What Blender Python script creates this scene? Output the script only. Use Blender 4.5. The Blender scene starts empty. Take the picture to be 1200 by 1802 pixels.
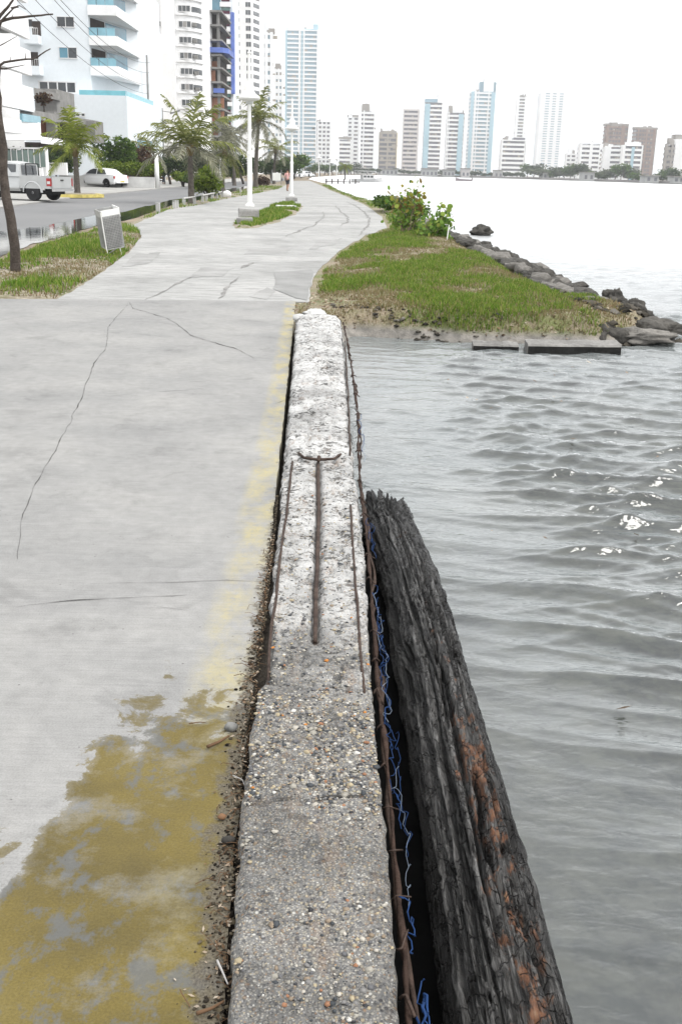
import bpy, math, random
import numpy as np
from mathutils import Vector, Matrix

random.seed(11)
RNG = np.random.default_rng(11)
sc = bpy.context.scene
COL = sc.collection
PI = math.pi
R = math.radians

# ---------------------------------------------------------------- camera
EYE = 1.65
FPX = 1800.0
TH = math.atan((901 - 301.5) / FPX)
RO = R(1.4)
FW = Vector((0, math.cos(TH), -math.sin(TH)))
_u0 = Vector((0, math.sin(TH), math.cos(TH)))
_r0 = Vector((1, 0, 0))
RT = _r0 * math.cos(RO) + _u0 * math.sin(RO)
UP = -_r0 * math.sin(RO) + _u0 * math.cos(RO)
cam = bpy.data.cameras.new('camera')
cam.sensor_fit = 'VERTICAL'
cam.sensor_height = 24.0
cam.lens = 24.0 * FPX / 1802.0
cam.clip_start = 0.05
cam.clip_end = 20000
camo = bpy.data.objects.new('camera', cam)
COL.objects.link(camo)
M3 = Matrix((RT, UP, -FW)).transposed()
camo.matrix_world = Matrix.Translation((0, 0, EYE)) @ M3.to_4x4()
sc.camera = camo

# ---------------------------------------------------------------- sky, sun, exposure
SUN_EL, SUN_AZ = R(58), R(108)          # azimuth clockwise from +Y (the way the camera looks)
w = bpy.data.worlds.new('World')
sc.world = w
w.use_nodes = True
wn = w.node_tree
for n in list(wn.nodes):
    wn.nodes.remove(n)
sky = wn.nodes.new('ShaderNodeTexSky')
sky.sky_type = 'NISHITA'
sky.sun_disc = False
sky.sun_elevation = SUN_EL
sky.sun_rotation = SUN_AZ
sky.dust_density = 4.0
hsv = wn.nodes.new('ShaderNodeHueSaturation')
hsv.inputs['Saturation'].default_value = 0.25
mixw = wn.nodes.new('ShaderNodeMix')
mixw.data_type = 'RGBA'
mixw.inputs[0].default_value = 0.8
mixw.inputs[7].default_value = (10.0, 10.1, 10.2, 1)      # bright even cloud cover
bg = wn.nodes.new('ShaderNodeBackground')
bg.inputs['Strength'].default_value = 0.1
wo = wn.nodes.new('ShaderNodeOutputWorld')
wn.links.new(sky.outputs[0], hsv.inputs['Color'])
wn.links.new(hsv.outputs[0], mixw.inputs[6])
wn.links.new(mixw.outputs[2], bg.inputs['Color'])
wn.links.new(bg.outputs[0], wo.inputs['Surface'])
sun = bpy.data.lights.new('sun', 'SUN')
sun.energy = 1.4
sun.angle = R(30)
sun.color = (1.0, 0.97, 0.92)
suno = bpy.data.objects.new('sun', sun)
COL.objects.link(suno)
_sd = Vector((math.sin(SUN_AZ) * math.cos(SUN_EL), math.cos(SUN_AZ) * math.cos(SUN_EL), math.sin(SUN_EL)))
suno.rotation_euler = _sd.to_track_quat('Z', 'Y').to_euler()
suno.location = (40, -10, 60)
vs = sc.view_settings
vs.view_transform = 'Standard'
vs.look = 'None'
vs.exposure = 1.05
vs.gamma = 1.0
vs.use_curve_mapping = False
sc.render.engine = 'CYCLES'
sc.cycles.use_denoising = True
sc.cycles.max_bounces = 8
sc.cycles.diffuse_bounces = 3
sc.cycles.glossy_bounces = 3
sc.cycles.transmission_bounces = 4
sc.cycles.transparent_max_bounces = 8
sc.cycles.caustics_reflective = False
sc.cycles.caustics_refractive = False

# ---------------------------------------------------------------- helpers
def ray(px, py):
    return FW + RT * ((px - 600) / FPX) - UP * ((py - 901) / FPX)
def G(px, py, z=0.0):
    """the place on the level plane z that the survey point (px, py) of the photograph shows"""
    d = ray(px, py)
    t = (z - EYE) / d.z
    return Vector((0, 0, EYE)) + d * t
def P(px, py, Y):
    d = ray(px, py)
    return Vector((0, 0, EYE)) + d * (Y / d.y)

def _h(ix, iy, iz):
    n = (ix * 374761393 + iy * 668265263 + iz * 2147483647 + 1013904223) & 0xffffffff
    n = ((n ^ (n >> 13)) * 1274126177) & 0xffffffff
    n = n ^ (n >> 16)
    return (n & 0xffff) / 32767.5 - 1.0
def vnoise(x, y, z=0.0):
    x, y, z = np.broadcast_arrays(np.asarray(x, float), np.asarray(y, float), np.asarray(z, float))
    ix, iy, iz = np.floor(x).astype(np.int64), np.floor(y).astype(np.int64), np.floor(z).astype(np.int64)
    fx, fy, fz = x - ix, y - iy, z - iz
    ux, uy, uz = (q * q * q * (q * (q * 6 - 15) + 10) for q in (fx, fy, fz))
    def c(a, b, d):
        return _h(ix + a, iy + b, iz + d)
    def L(a, b, t):
        return a + (b - a) * t
    return L(L(L(c(0,0,0), c(1,0,0), ux), L(c(0,1,0), c(1,1,0), ux), uy),
             L(L(c(0,0,1), c(1,0,1), ux), L(c(0,1,1), c(1,1,1), ux), uy), uz)
def fbm(x, y, z=0.0, o=4, g=0.5):
    s, a, t = 0, 1.0, 0
    for k in range(o):
        s = s + a * vnoise(np.asarray(x) * 2**k + 17.3*k, np.asarray(y) * 2**k - 9.1*k, np.asarray(z) * 2**k)
        t += a
        a *= g
    return s / t

def link(o, parent=None):
    COL.objects.link(o)
    if parent is not None:
        o.parent = parent
        if parent.type == 'EMPTY':           # parts are modelled where they stand
            o.matrix_parent_inverse = parent.matrix_basis.inverted()
    return o
def tag(o, label=None, cat=None, group=None, kind=None):
    if label: o['label'] = label
    if cat: o['category'] = cat
    if group: o['group'] = group
    if kind: o['kind'] = kind
    return o
def empty(name, loc=(0, 0, 0), rz=0.0):
    o = bpy.data.objects.new(name, None)
    o.location = loc
    o.rotation_euler = (0, 0, rz)
    o.empty_display_size = 0.2
    return link(o)
ORD = ['first', 'second', 'third', 'fourth', 'fifth', 'sixth', 'seventh', 'eighth', 'ninth', 'tenth', 'eleventh', 'twelfth', 'thirteenth', 'fourteenth', 'fifteenth', 'sixteenth', 'seventeenth', 'eighteenth', 'nineteenth', 'twentieth']
ORD += ['twenty-' + q for q in ORD[:9]] + ['thirtieth'] + ['thirty-' + q for q in ORD[:9]] + ['fortieth'] + ['forty-' + q for q in ORD[:9]]
def copy_tree(o, parent=None):
    c = o.copy()
    COL.objects.link(c)
    c.parent = parent
    for ch in [k for k in COL.objects if k.parent == o]:
        copy_tree(ch, c)
    return c

class MB:
    """collects faces; build() links them as ONE mesh object"""
    def __init__(s):
        s.v, s.f, s.m = [], [], []
    def face(s, pts, m=0):
        b = len(s.v)
        s.v += [tuple(p) for p in pts]
        s.f.append(tuple(range(b, b + len(pts))))
        s.m.append(m)
        return s
    def _hex(s, c, m):
        b = len(s.v)
        s.v += [tuple(p) for p in c]
        for q in ((0,3,2,1), (4,5,6,7), (0,1,5,4), (1,2,6,5), (2,3,7,6), (3,0,4,7)):
            s.f.append(tuple(b + i for i in q))
            s.m.append(m)
    def box(s, x0, x1, y0, y1, z0, z1, m=0):
        s._hex([(x0,y0,z0),(x1,y0,z0),(x1,y1,z0),(x0,y1,z0),(x0,y0,z1),(x1,y0,z1),(x1,y1,z1),(x0,y1,z1)], m)
        return s
    def obox(s, c, ax, ay, az, m=0):
        c, ax, ay, az = Vector(c), Vector(ax), Vector(ay), Vector(az)
        s._hex([c-ax-ay-az, c+ax-ay-az, c+ax+ay-az, c-ax+ay-az, c-ax-ay+az, c+ax-ay+az, c+ax+ay+az, c-ax+ay+az], m)
        return s
    def prism(s, poly, z0, z1, m=0):
        """poly counter-clockwise list of (x, y)"""
        n = len(poly)
        b = len(s.v)
        s.v += [(p[0], p[1], z0) for p in poly] + [(p[0], p[1], z1) for p in poly]
        s.f.append(tuple(b + n + i for i in range(n))); s.m.append(m)
        s.f.append(tuple(b + n - 1 - i for i in range(n))); s.m.append(m)
        for i in range(n):
            j = (i + 1) % n
            s.f.append((b+i, b+j, b+n+j, b+n+i)); s.m.append(m)
        return s
    def tube(s, pts, r, n=6, m=0):
        pts = [Vector(p) for p in pts]
        k = len(pts)
        rr = r if isinstance(r, (list, tuple)) else [r] * k
        b = len(s.v)
        ref = None
        for i, p in enumerate(pts):
            t = (pts[min(i+1, k-1)] - pts[max(i-1, 0)])
            t = t.normalized() if t.length > 1e-9 else Vector((0, 0, 1))
            if ref is None:
                ref = Vector((0, 0, 1)) if abs(t.z) < 0.9 else Vector((1, 0, 0))
            a = t.cross(ref)
            a = a.normalized() if a.length > 1e-6 else Vector((1, 0, 0))
            c = a.cross(t)
            ref = c
            for q in range(n):
                ph = 2 * PI * q / n
                s.v.append(tuple(p + (a * math.cos(ph) + c * math.sin(ph)) * rr[i]))
        for i in range(k - 1):
            for q in range(n):
                q2 = (q + 1) % n
                s.f.append((b+i*n+q, b+(i+1)*n+q, b+(i+1)*n+q2, b+i*n+q2)); s.m.append(m)
        s.f.append(tuple(b + q for q in range(n))); s.m.append(m)
        s.f.append(tuple(b + (k-1)*n + n-1-q for q in range(n))); s.m.append(m)
        return s
    def lathe(s, prof, c=(0, 0, 0), n=12, m=0):
        """prof list of (r, z) bottom to top"""
        b = len(s.v)
        for (r, z) in prof:
            for q in range(n):
                a = 2 * PI * q / n
                s.v.append((c[0] + r*math.cos(a), c[1] + r*math.sin(a), c[2] + z))
        for i in range(len(prof) - 1):
            for q in range(n):
                q2 = (q + 1) % n
                s.f.append((b+i*n+q, b+i*n+q2, b+(i+1)*n+q2, b+(i+1)*n+q)); s.m.append(m)
        s.f.append(tuple(b + n-1-q for q in range(n))); s.m.append(m)
        s.f.append(tuple(b + (len(prof)-1)*n + q for q in range(n))); s.m.append(m)
        return s
    def build(s, name, mats, parent=None, smooth=False):
        me = bpy.data.meshes.new(name)
        me.from_pydata(s.v, [], s.f)
        if not isinstance(mats, (list, tuple)):
            mats = [mats]
        for q in mats:
            me.materials.append(q)
        if len(mats) > 1:
            me.polygons.foreach_set('material_index', s.m)
        if smooth:
            me.polygons.foreach_set('use_smooth', [True] * len(s.f))
        me.update()
        return link(bpy.data.objects.new(name, me), parent)

def fastmesh(name, V, Fq, mats, parent=None, smooth=False, attrs=None):
    """V (n,3) array; Fq (m,k) array of faces with k corners"""
    me = bpy.data.meshes.new(name)
    V = np.asarray(V, np.float32); Fq = np.asarray(Fq, np.int32)
    nf, k = Fq.shape
    me.vertices.add(len(V)); me.vertices.foreach_set('co', V.ravel())
    me.loops.add(nf * k); me.loops.foreach_set('vertex_index', Fq.ravel())
    me.polygons.add(nf)
    me.polygons.foreach_set('loop_start', np.arange(0, nf*k, k, dtype=np.int32))
    me.polygons.foreach_set('loop_total', np.full(nf, k, np.int32))
    if not isinstance(mats, (list, tuple)):
        mats = [mats]
    for q in mats:
        me.materials.append(q)
    if smooth:
        me.polygons.foreach_set('use_smooth', np.ones(nf, bool))
    for an, av in (attrs or {}).items():
        a = me.attributes.new(an, 'FLOAT', 'POINT')
        a.data.foreach_set('value', np.asarray(av, np.float32).ravel())
    me.update(calc_edges=True)
    return link(bpy.data.objects.new(name, me), parent)
def gridfaces(nr, nc):
    i = np.arange(nr * nc).reshape(nr, nc)
    return np.stack([i[:-1,:-1], i[:-1,1:], i[1:,1:], i[1:,:-1]], -1).reshape(-1, 4)

# ---------------------------------------------------------------- materials
class NT:
    def __init__(s, name):
        s.mat = bpy.data.materials.new(name)
        s.mat.use_nodes = True
        s.t = s.mat.node_tree
        s.bsdf = s.t.nodes['Principled BSDF']
        s.out = s.t.nodes['Material Output']
        s.pos = s.n('ShaderNodeNewGeometry').outputs['Position']
        s.obj = s.n('ShaderNodeTexCoord').outputs['Object']
    def n(s, typ, **kw):
        x = s.t.nodes.new(typ)
        for k, v in kw.items():
            setattr(x, k, v)
        return x
    def put(s, sock, v):
        if isinstance(v, bpy.types.NodeSocket):
            s.t.links.new(v, sock)
        elif v is not None:
            if isinstance(v, (tuple, list)) and len(v) == 3 and sock.type == 'RGBA':
                v = (*v, 1)
            sock.default_value = v
    def m(s, op, a, b=0.0, c=None, clamp=False):
        x = s.n('ShaderNodeMath', operation=op, use_clamp=clamp)
        s.put(x.inputs[0], a); s.put(x.inputs[1], b)
        if c is not None: s.put(x.inputs[2], c)
        return x.outputs[0]
    def mix(s, f, a, b, mode='MIX'):
        x = s.n('ShaderNodeMix', data_type='RGBA', blend_type=mode)
        s.put(x.inputs[0], f); s.put(x.inputs[6], a); s.put(x.inputs[7], b)
        return x.outputs[2]
    def scale(s, vec, xyz):
        x = s.n('ShaderNodeMapping')
        s.put(x.inputs['Vector'], vec)
        x.inputs['Scale'].default_value = xyz
        return x.outputs[0]
    def m2(s, vec, off, k):
        x = s.n('ShaderNodeVectorMath', operation='MULTIPLY_ADD')
        s.put(x.inputs[0], off); x.inputs[1].default_value = (k, k, k); s.put(x.inputs[2], vec)
        return x.outputs[0]
    def noise(s, sc_, vec=None, det=4.0, rough=0.55, dist=0.0, col=False):
        x = s.n('ShaderNodeTexNoise')
        s.put(x.inputs['Vector'], s.obj if vec is None else vec)
        x.inputs['Scale'].default_value = sc_
        x.inputs['Detail'].default_value = det
        x.inputs['Roughness'].default_value = rough
        x.inputs['Distortion'].default_value = dist
        return x.outputs['Color' if col else 'Fac']
    def voro(s, sc_, vec=None, feat='F1', rnd=1.0):
        x = s.n('ShaderNodeTexVoronoi', feature=feat)
        s.put(x.inputs['Vector'], s.obj if vec is None else vec)
        x.inputs['Scale'].default_value = sc_
        x.inputs['Randomness'].default_value = rnd
        return x.outputs
    def ramp(s, f, stops, interp='LINEAR'):
        x = s.n('ShaderNodeValToRGB')
        s.put(x.inputs[0], f)
        cr = x.color_ramp
        cr.interpolation = interp
        while len(cr.elements) < len(stops):
            cr.elements.new(0.5)
        for e, (p, c) in zip(cr.elements, stops):
            e.position = p
            e.color = (c, c, c, 1) if not isinstance(c, (tuple, list)) else (*c, 1)
        return x.outputs[0]
    def sep(s, vec):
        x = s.n('ShaderNodeSeparateXYZ')
        s.put(x.inputs[0], vec)
        return x.outputs
    def curve(s, v, pts, lo, hi, vlo, vhi):
        """piecewise curve through pts [(v, out)], both scaled to 0..1 inside"""
        u = s.m('DIVIDE', s.m('SUBTRACT', v, lo), hi - lo, clamp=True)
        x = s.n('ShaderNodeFloatCurve')
        s.put(x.inputs['Value'], u)
        cv = x.mapping.curves[0]
        q = [((a - lo) / (hi - lo), (b - vlo) / (vhi - vlo)) for a, b in pts]
        cv.points[0].location = q[0]
        cv.points[1].location = q[-1]
        for a in q[1:-1]:
            cv.points.new(*a)
        for p_ in cv.points:
            p_.handle_type = 'VECTOR'
        x.mapping.update()
        return s.m('MULTIPLY_ADD', x.outputs[0], vhi - vlo, vlo)
    def bump(s, h, strength=0.3, dist=0.01, normal=None):
        x = s.n('ShaderNodeBump')
        s.put(x.inputs['Height'], h)
        x.inputs['Strength'].default_value = strength
        x.inputs['Distance'].default_value = dist
        if normal is not None: s.put(x.inputs['Normal'], normal)
        return x.outputs[0]
    def done(s, col=None, rough=None, normal=None, metal=None, spec=None, **kw):
        b = s.bsdf.inputs
        s.put(b['Base Color'], col); s.put(b['Roughness'], rough)
        if normal is not None: s.put(b['Normal'], normal)
        if metal is not None: s.put(b['Metallic'], metal)
        if spec is not None: s.put(b['Specular IOR Level'], spec)
        for k, v in kw.items():
            s.put(b[k], v)
        return s.mat

_MC = {}
def pm(name, c, rough=0.7, var=0.18, scale=3.0, bump=0.0, bdist=0.01, metal=0.0, fine=0.0, fscale=60.0, spec=None, **kw):
    """plain material with a little uneven colour"""
    if name in _MC:
        return _MC[name]
    t = NT(name)
    n1 = t.noise(scale, det=5)
    lo = tuple(x * (1 - var) for x in c); hi = tuple(min(1, x * (1 + var)) for x in c)
    col = t.ramp(n1, [(0.3, lo), (0.7, hi)])
    nf = None
    if fine or bump:
        nf = t.noise(fscale, det=4)
    if fine:
        col = t.mix(1.0, col, t.ramp(nf, [(0.3, 1 - fine), (0.7, 1.0)]), 'MULTIPLY')
    nor = t.bump(nf, bump, bdist) if bump else None
    if spec is None:
        spec = 0.12 if rough > 0.62 else 0.4
    _MC[name] = t.done(col, rough, nor, metal, spec, **kw)
    return _MC[name]
def leafm(name, c1, c2, c3=None, rough=0.55):
    """foliage: each leaf its own shade"""
    if name in _MC:
        return _MC[name]
    t = NT(name)
    g = t.n('ShaderNodeNewGeometry')
    st = [(0.0, c1), (0.6, c2)] + ([(1.0, c3)] if c3 else [])
    col = t.ramp(g.outputs['Random Per Island'], st)
    t.done(col, rough, spec=0.12)
    tr = t.n('ShaderNodeBsdfTranslucent')
    t.put(tr.inputs['Color'], col)
    mx = t.n('ShaderNodeMixShader')
    mx.inputs[0].default_value = 0.35
    t.t.links.new(t.bsdf.outputs[0], mx.inputs[1])
    t.t.links.new(tr.outputs[0], mx.inputs[2])
    t.t.links.new(mx.outputs[0], t.out.inputs['Surface'])
    _MC[name] = t.mat
    return t.mat
# ================================================================ THE SETTING
WZ = -0.25                                   # water level; the promenade is z = 0

def poly_px(pts, z=0.0):
    return [(G(x, y, z).x, G(x, y, z).y) for x, y in pts]
def interp(tab, y):
    t = sorted(tab)
    return np.interp(y, [a for a, b in t], [b for a, b in t])

# --- seabed
t = NT('seabed')
n1 = t.noise(1.6, t.pos, 5, 0.6); n2 = t.noise(9, t.pos, 4)
c = t.ramp(n1, [(0.36, (0.012, 0.020, 0.024)), (0.48, (0.085, 0.092, 0.085)), (0.62, (0.19, 0.185, 0.155))])
c = t.mix(0.5, c, t.ramp(n2, [(0.38, (0.02, 0.028, 0.028)), (0.62, (0.20, 0.19, 0.155))]))
SEABED = t.done(c, 0.9)
s = MB().face([(-2900, -60, -0.72), (2900, -60, -0.72), (2900, 3900, -0.72), (-2900, 3900, -0.72)]).build('seabed', SEABED)
tag(s, 'grey mottled sea floor seen through the shallow water', kind='structure')

# --- water: a wave-shaped sheet, fine near the wall, coarse far out
def wave_h(X, Y):
    wx = X + 0.35 * fbm(X*0.5, Y*0.5, 3.1, 3); wy = Y + 0.30 * fbm(X*0.55+9, Y*0.6, 1.7, 3)
    def ridge(kx, ky, ph, p):
        a = np.abs(np.sin((wx*kx + wy*ky + ph) * 0.5))
        return (1 - a) ** p
    am = np.clip(0.55 + 0.75 * fbm(X*0.28+4, Y*0.22, 0.4, 3), 0.1, 1.3)
    am2 = np.clip(0.5 + 0.9 * fbm(X*0.4-7, Y*0.35, 5.4, 3), 0.0, 1.3)
    near = 0.35 + 0.65 * np.clip((Y - 2.2) / 3.5, 0, 1)
    lee = np.clip((X - 0.55) / 0.8, 0.25, 1)
    h = 0.070*am*ridge(3.6, 12.5, 0.3, 2.0) + 0.046*am2*ridge(-4.6, 18.0, 1.1, 1.9) + 0.020*am*ridge(10.0, 27.0, 2.0, 1.5) + 0.012*am2*ridge(-13.0, 34.0, 0.7, 1.5) + 0.007*am*ridge(24.0, 47.0, 3.0, 1.5) + 0.005*am2*ridge(-31.0, 62.0, 1.0, 1.4)
    h = h + 0.026*am2*ridge(1.6, 6.4, 0.0, 1.8) + 0.010*fbm(X*6, Y*9, 0.2, 3)
    return h * near * lee
ys = np.concatenate([np.linspace(-8, 1.0, 8), np.geomspace(1.1, 16, 900), np.geomspace(16.3, 140, 260), np.geomspace(150, 3600, 22)])
NC = 430
u = np.linspace(0, 1, NC)
rows = []
for y in ys:
    x0 = -1.3 - max(0, y - 100) * 0.7
    x1 = max(4.0, y * 0.62 + 3.0) + max(0, y - 300) * 0.12
    rows.append(x0 + (x1 - x0) * u)
X = np.array(rows); Y = np.repeat(ys[:, None], NC, 1)
fade = np.interp(Y, [0, 5, 8, 14, 30, 60, 140], [1, 1.05, 1.0, 0.6, 0.25, 0.12, 0.0])
Z = WZ + (wave_h(X, Y) - 0.03) * fade
t = NT('sea_water')
wv = t.scale(t.pos, (1.0, 1.9, 1.0))
h1 = t.noise(4.0, wv, 3, 0.5, 0.6); h2 = t.noise(14.0, wv, 2, 0.5, 0.5)
hh = t.m('ADD', h1, t.m('MULTIPLY', h2, 0.36))
calm = t.curve(t.sep(t.pos)[1], [(0, 1.0), (7, .9), (12, .6), (30, .35), (60, .15), (120, .08)], 0, 120, 0, 1)     # smoother out on the bay
nor = t.bump(t.m('MULTIPLY', hh, calm), 0.40, 0.05)
fr = t.n('ShaderNodeFresnel'); fr.inputs['IOR'].default_value = 1.85
t.put(fr.inputs['Normal'], nor)
gl = t.n('ShaderNodeBsdfGlossy'); t.put(gl.inputs['Roughness'], t.curve(t.sep(t.pos)[1], [(0, .04), (6, .06), (12, .16), (25, .30), (80, .45), (200, .5)], 0, 200, 0, 1))
t.put(gl.inputs['Normal'], nor)
silt = t.noise(0.9, t.pos, 4)
df = t.n('ShaderNodeBsdfDiffuse')
t.put(df.inputs['Color'], t.ramp(silt, [(0.3, (0.155, 0.173, 0.177)), (0.7, (0.21, 0.223, 0.221))]))
tr = t.n('ShaderNodeBsdfTransparent'); t.put(tr.inputs['Color'], (0.90, 0.95, 0.94, 1))
body = t.n('ShaderNodeMixShader'); lw = t.n('ShaderNodeLayerWeight'); lw.inputs['Blend'].default_value = 0.5      # a slanting look passes through more silt
t.put(body.inputs[0], t.ramp(lw.outputs['Facing'], [(0.25, 0.04), (0.45, 0.20), (0.70, 0.80), (0.9, 1.0)]))
t.t.links.new(tr.outputs[0], body.inputs[1]); t.t.links.new(df.outputs[0], body.inputs[2])
surf = t.n('ShaderNodeMixShader')
t.t.links.new(fr.outputs[0], surf.inputs[0])
t.t.links.new(body.outputs[0], surf.inputs[1]); t.t.links.new(gl.outputs[0], surf.inputs[2])
t.t.links.new(surf.outputs[0], t.out.inputs['Surface'])
WATER = t.mat
wobj = fastmesh('water', np.stack([X, Y, Z], -1).reshape(-1, 3), gridfaces(len(ys), NC), WATER, smooth=True)
tag(wobj, 'rippled grey bay water lapping at the sea wall', kind='structure')

# --- land
SOIL = pm('soil', (0.23, 0.19, 0.14), 0.95, 0.35, 1.2, 0.4, 0.02, fine=0.35, fscale=25)
shore = [(-60, -20), (-0.45, -20), (-0.40, 1.0), (-0.75, 11.5), (-0.75, 13.9), (-0.2, 14.2), (0.3, 18.0), (1.2, 26), (2.3, 33), (1.9, 57),
         (-0.9, 97), (-3.6, 154), (-9, 230), (-11, 320), (-2, 600), (24, 700), (60, 665), (103, 621), (136, 455), (300, 420), (2800, 400), (2800, 3800),
         (-2800, 3800), (-2800, -20)]
land = MB().prism(shore, -1.2, -0.04).build('ground', SOIL)
tag(land, 'bare brown soil under the promenade and the shore', kind='structure')

# --- promenade
t = NT('near_concrete')
sx = t.sep(t.pos); X_, Y_ = sx[0], sx[1]
n1 = t.noise(1.1, t.pos, 6, 0.6); n2 = t.noise(14, t.pos, 5, 0.6); n3 = t.noise(160, t.pos, 3, 0.6)
br = t.noise(30, t.scale(t.pos, (0.12, 3.0, 1)), 4, 0.6)
base = t.ramp(n1, [(0.28, (0.205, 0.205, 0.202)), (0.5, (0.25, 0.248, 0.242)), (0.72, (0.288, 0.284, 0.274))])
base = t.mix(1.0, base, t.ramp(n2, [(0.25, 0.86), (0.7, 1.06)]), 'MULTIPLY')
base = t.mix(1.0, base, t.ramp(br, [(0.3, 0.90), (0.7, 1.05)]), 'MULTIPLY')
base = t.mix(1.0, base, t.ramp(n3, [(0.3, 0.84), (0.6, 1.05)]), 'MULTIPLY')
blot = t.noise(2.4, t.pos, 7, 0.72, 0.5)
base = t.mix(1.0, base, t.ramp(blot, [(0.33, 0.80), (0.46, 0.98), (0.60, 1.0), (0.70, 1.09)]), 'MULTIPLY')
scf = t.noise(9, t.scale(t.pos, (0.5, 2.6, 1)), 6, 0.75, 1.2)
base = t.mix(t.ramp(scf, [(0.66, 0.0), (0.74, 0.45)]), base, (0.40, 0.395, 0.385))
sp = t.voro(26, t.pos)
spk = t.m('MULTIPLY', t.m('LESS_THAN', sp['Distance'], 0.10), t.m('GREATER_THAN', t.noise(5, t.pos, 2), 0.60))
base = t.mix(t.m('MULTIPLY', spk, 0.75), base, (0.09, 0.085, 0.08))
EDGE = [(-4, -0.12), (1.64, -0.21), (2.27, -0.25), (3.03, -0.276), (4.15, -0.306), (5.9, -0.375), (7.68, -0.438), (13.8, -0.68)]
xe = t.curve(Y_, EDGE, -4, 13.8, -0.8, 0.0)
d = t.m('SUBTRACT', xe, X_)                                     # distance from the slab edge
# faded yellow kerb paint
pn = t.noise(4.5, t.scale(t.pos, (1.6, 0.8, 1)), 5, 0.65)
wid = t.curve(Y_, [(0, 0.26), (3, 0.24), (6, 0.17), (13.8, 0.14)], 0, 13.8, 0, 0.4)
pw = t.m('SUBTRACT', 1.0, t.m('DIVIDE', d, wid))
paint = t.m('MULTIPLY', t.m('MULTIPLY', t.m('MULTIPLY', pw, 3.0, clamp=True), t.ramp(pn, [(0.38, 0.0), (0.68, 1.0)])), t.curve(Y_, [(0, 0.5), (4, 0.6), (6, 0.8), (13.3, 0.85), (13.8, 0.2)], 0, 13.8, 0, 1))
paint = t.m('MULTIPLY', paint, t.ramp(t.noise(34, t.pos, 5, 0.75), [(0.36, 0.15), (0.50, 1.0)]))
base = t.mix(t.m('MULTIPLY', paint, 0.95), base, (0.37, 0.315, 0.13))
# ochre mud left by a drying puddle
lim = t.curve(X_, [(-2.0, 1.9), (-0.9, 1.98), (-0.79, 2.12), (-0.74, 2.55), (-0.68, 2.86), (-0.6, 2.98), (-0.45, 2.98), (-0.30, 3.06), (-0.1, 3.06)], -2.0, -0.1, 0, 4)
mn = t.noise(6.0, t.pos, 8, 0.70, 0.4)
mud = t.m('ADD', t.m('MULTIPLY', t.m('SUBTRACT', lim, Y_), 1.15), t.m('MULTIPLY', t.m('SUBTRACT', mn, 0.5), 2.6))
mudm = t.ramp(mud, [(0.0, 0.0), (0.10, 0.75), (0.4, 1.0)])
pat = t.m('ADD', t.m('MULTIPLY', t.noise(9.0, t.scale(t.pos, (1.3, 0.9, 1)), 8, 0.72), 0.6), t.m('MULTIPLY', t.noise(2.6, t.pos, 4, 0.6), 0.4))
hole = t.ramp(pat, [(0.42, 1.0), (0.48, 0.0)])
deep = t.noise(2.2, t.pos, 5, 0.6)
mcol = t.ramp(deep, [(0.3, (0.070, 0.054, 0.016)), (0.55, (0.118, 0.089, 0.020)), (0.75, (0.145, 0.115, 0.036))])
mcol = t.mix(1.0, mcol, t.ramp(n3, [(0.3, 0.8), (0.65, 1.08)]), 'MULTIPLY')
mcol = t.mix(t.m('MULTIPLY', hole, 0.80), mcol, (0.088, 0.093, 0.098))
grit = t.ramp(t.noise(70, t.pos, 4, 0.75), [(0.30, 1.0), (0.37, 0.0)])
mcol = t.mix(t.m('MULTIPLY', grit, 0.7), mcol, (0.035, 0.03, 0.022))
base = t.mix(t.m('MULTIPLY', mudm, t.ramp(t.noise(3.5, t.pos, 6, 0.7), [(0.36, 0.60), (0.48, 0.95)])), base, mcol)
# grime caught against the wall
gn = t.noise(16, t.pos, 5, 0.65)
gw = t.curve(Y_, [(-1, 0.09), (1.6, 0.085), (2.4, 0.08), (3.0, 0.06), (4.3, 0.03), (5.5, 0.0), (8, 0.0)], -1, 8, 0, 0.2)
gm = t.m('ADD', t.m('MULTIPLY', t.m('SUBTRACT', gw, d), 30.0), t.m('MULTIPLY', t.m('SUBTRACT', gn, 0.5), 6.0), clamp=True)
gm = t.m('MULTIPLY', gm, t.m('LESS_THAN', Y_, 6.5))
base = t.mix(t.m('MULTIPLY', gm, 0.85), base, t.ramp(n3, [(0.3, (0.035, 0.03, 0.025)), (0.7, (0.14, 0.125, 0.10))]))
rough = t.m('SUBTRACT', 0.78, t.m('MULTIPLY', mudm, 0.22))
hb = t.m('ADD', t.m('MULTIPLY', n3, 0.5), t.m('MULTIPLY', br, 0.6))
NEARCON = t.done(base, rough, t.bump(hb, 0.35, 0.004), spec=0.12)

edge_pts = [(-0.12, -3.0)] + [(x, y) for y, x in EDGE[1:-1]] + [(-0.665, 13.77)]
rag = []
for (x0, y0), (x1, y1) in zip(edge_pts[:-1], edge_pts[1:]):
    k = max(2, int((y1 - y0) / 0.06))
    for i in range(k):
        f_ = i / k
        yy = y0 + (y1 - y0) * f_
        rag.append((x0 + (x1 - x0) * f_ - 0.014 * abs(float(fbm(yy * 5, 2.2, 0, 3))), yy))
slab = MB().prism([(-9, -3)] + rag + [(-0.665, 13.77), (-3.0, 13.48), (-9, 12.52)], -0.30, 0.0)
near_slab = slab.build('pavement', NEARCON)
tag(near_slab, 'grey concrete promenade slab with ochre mud and faded yellow edge paint', kind='structure')

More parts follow.
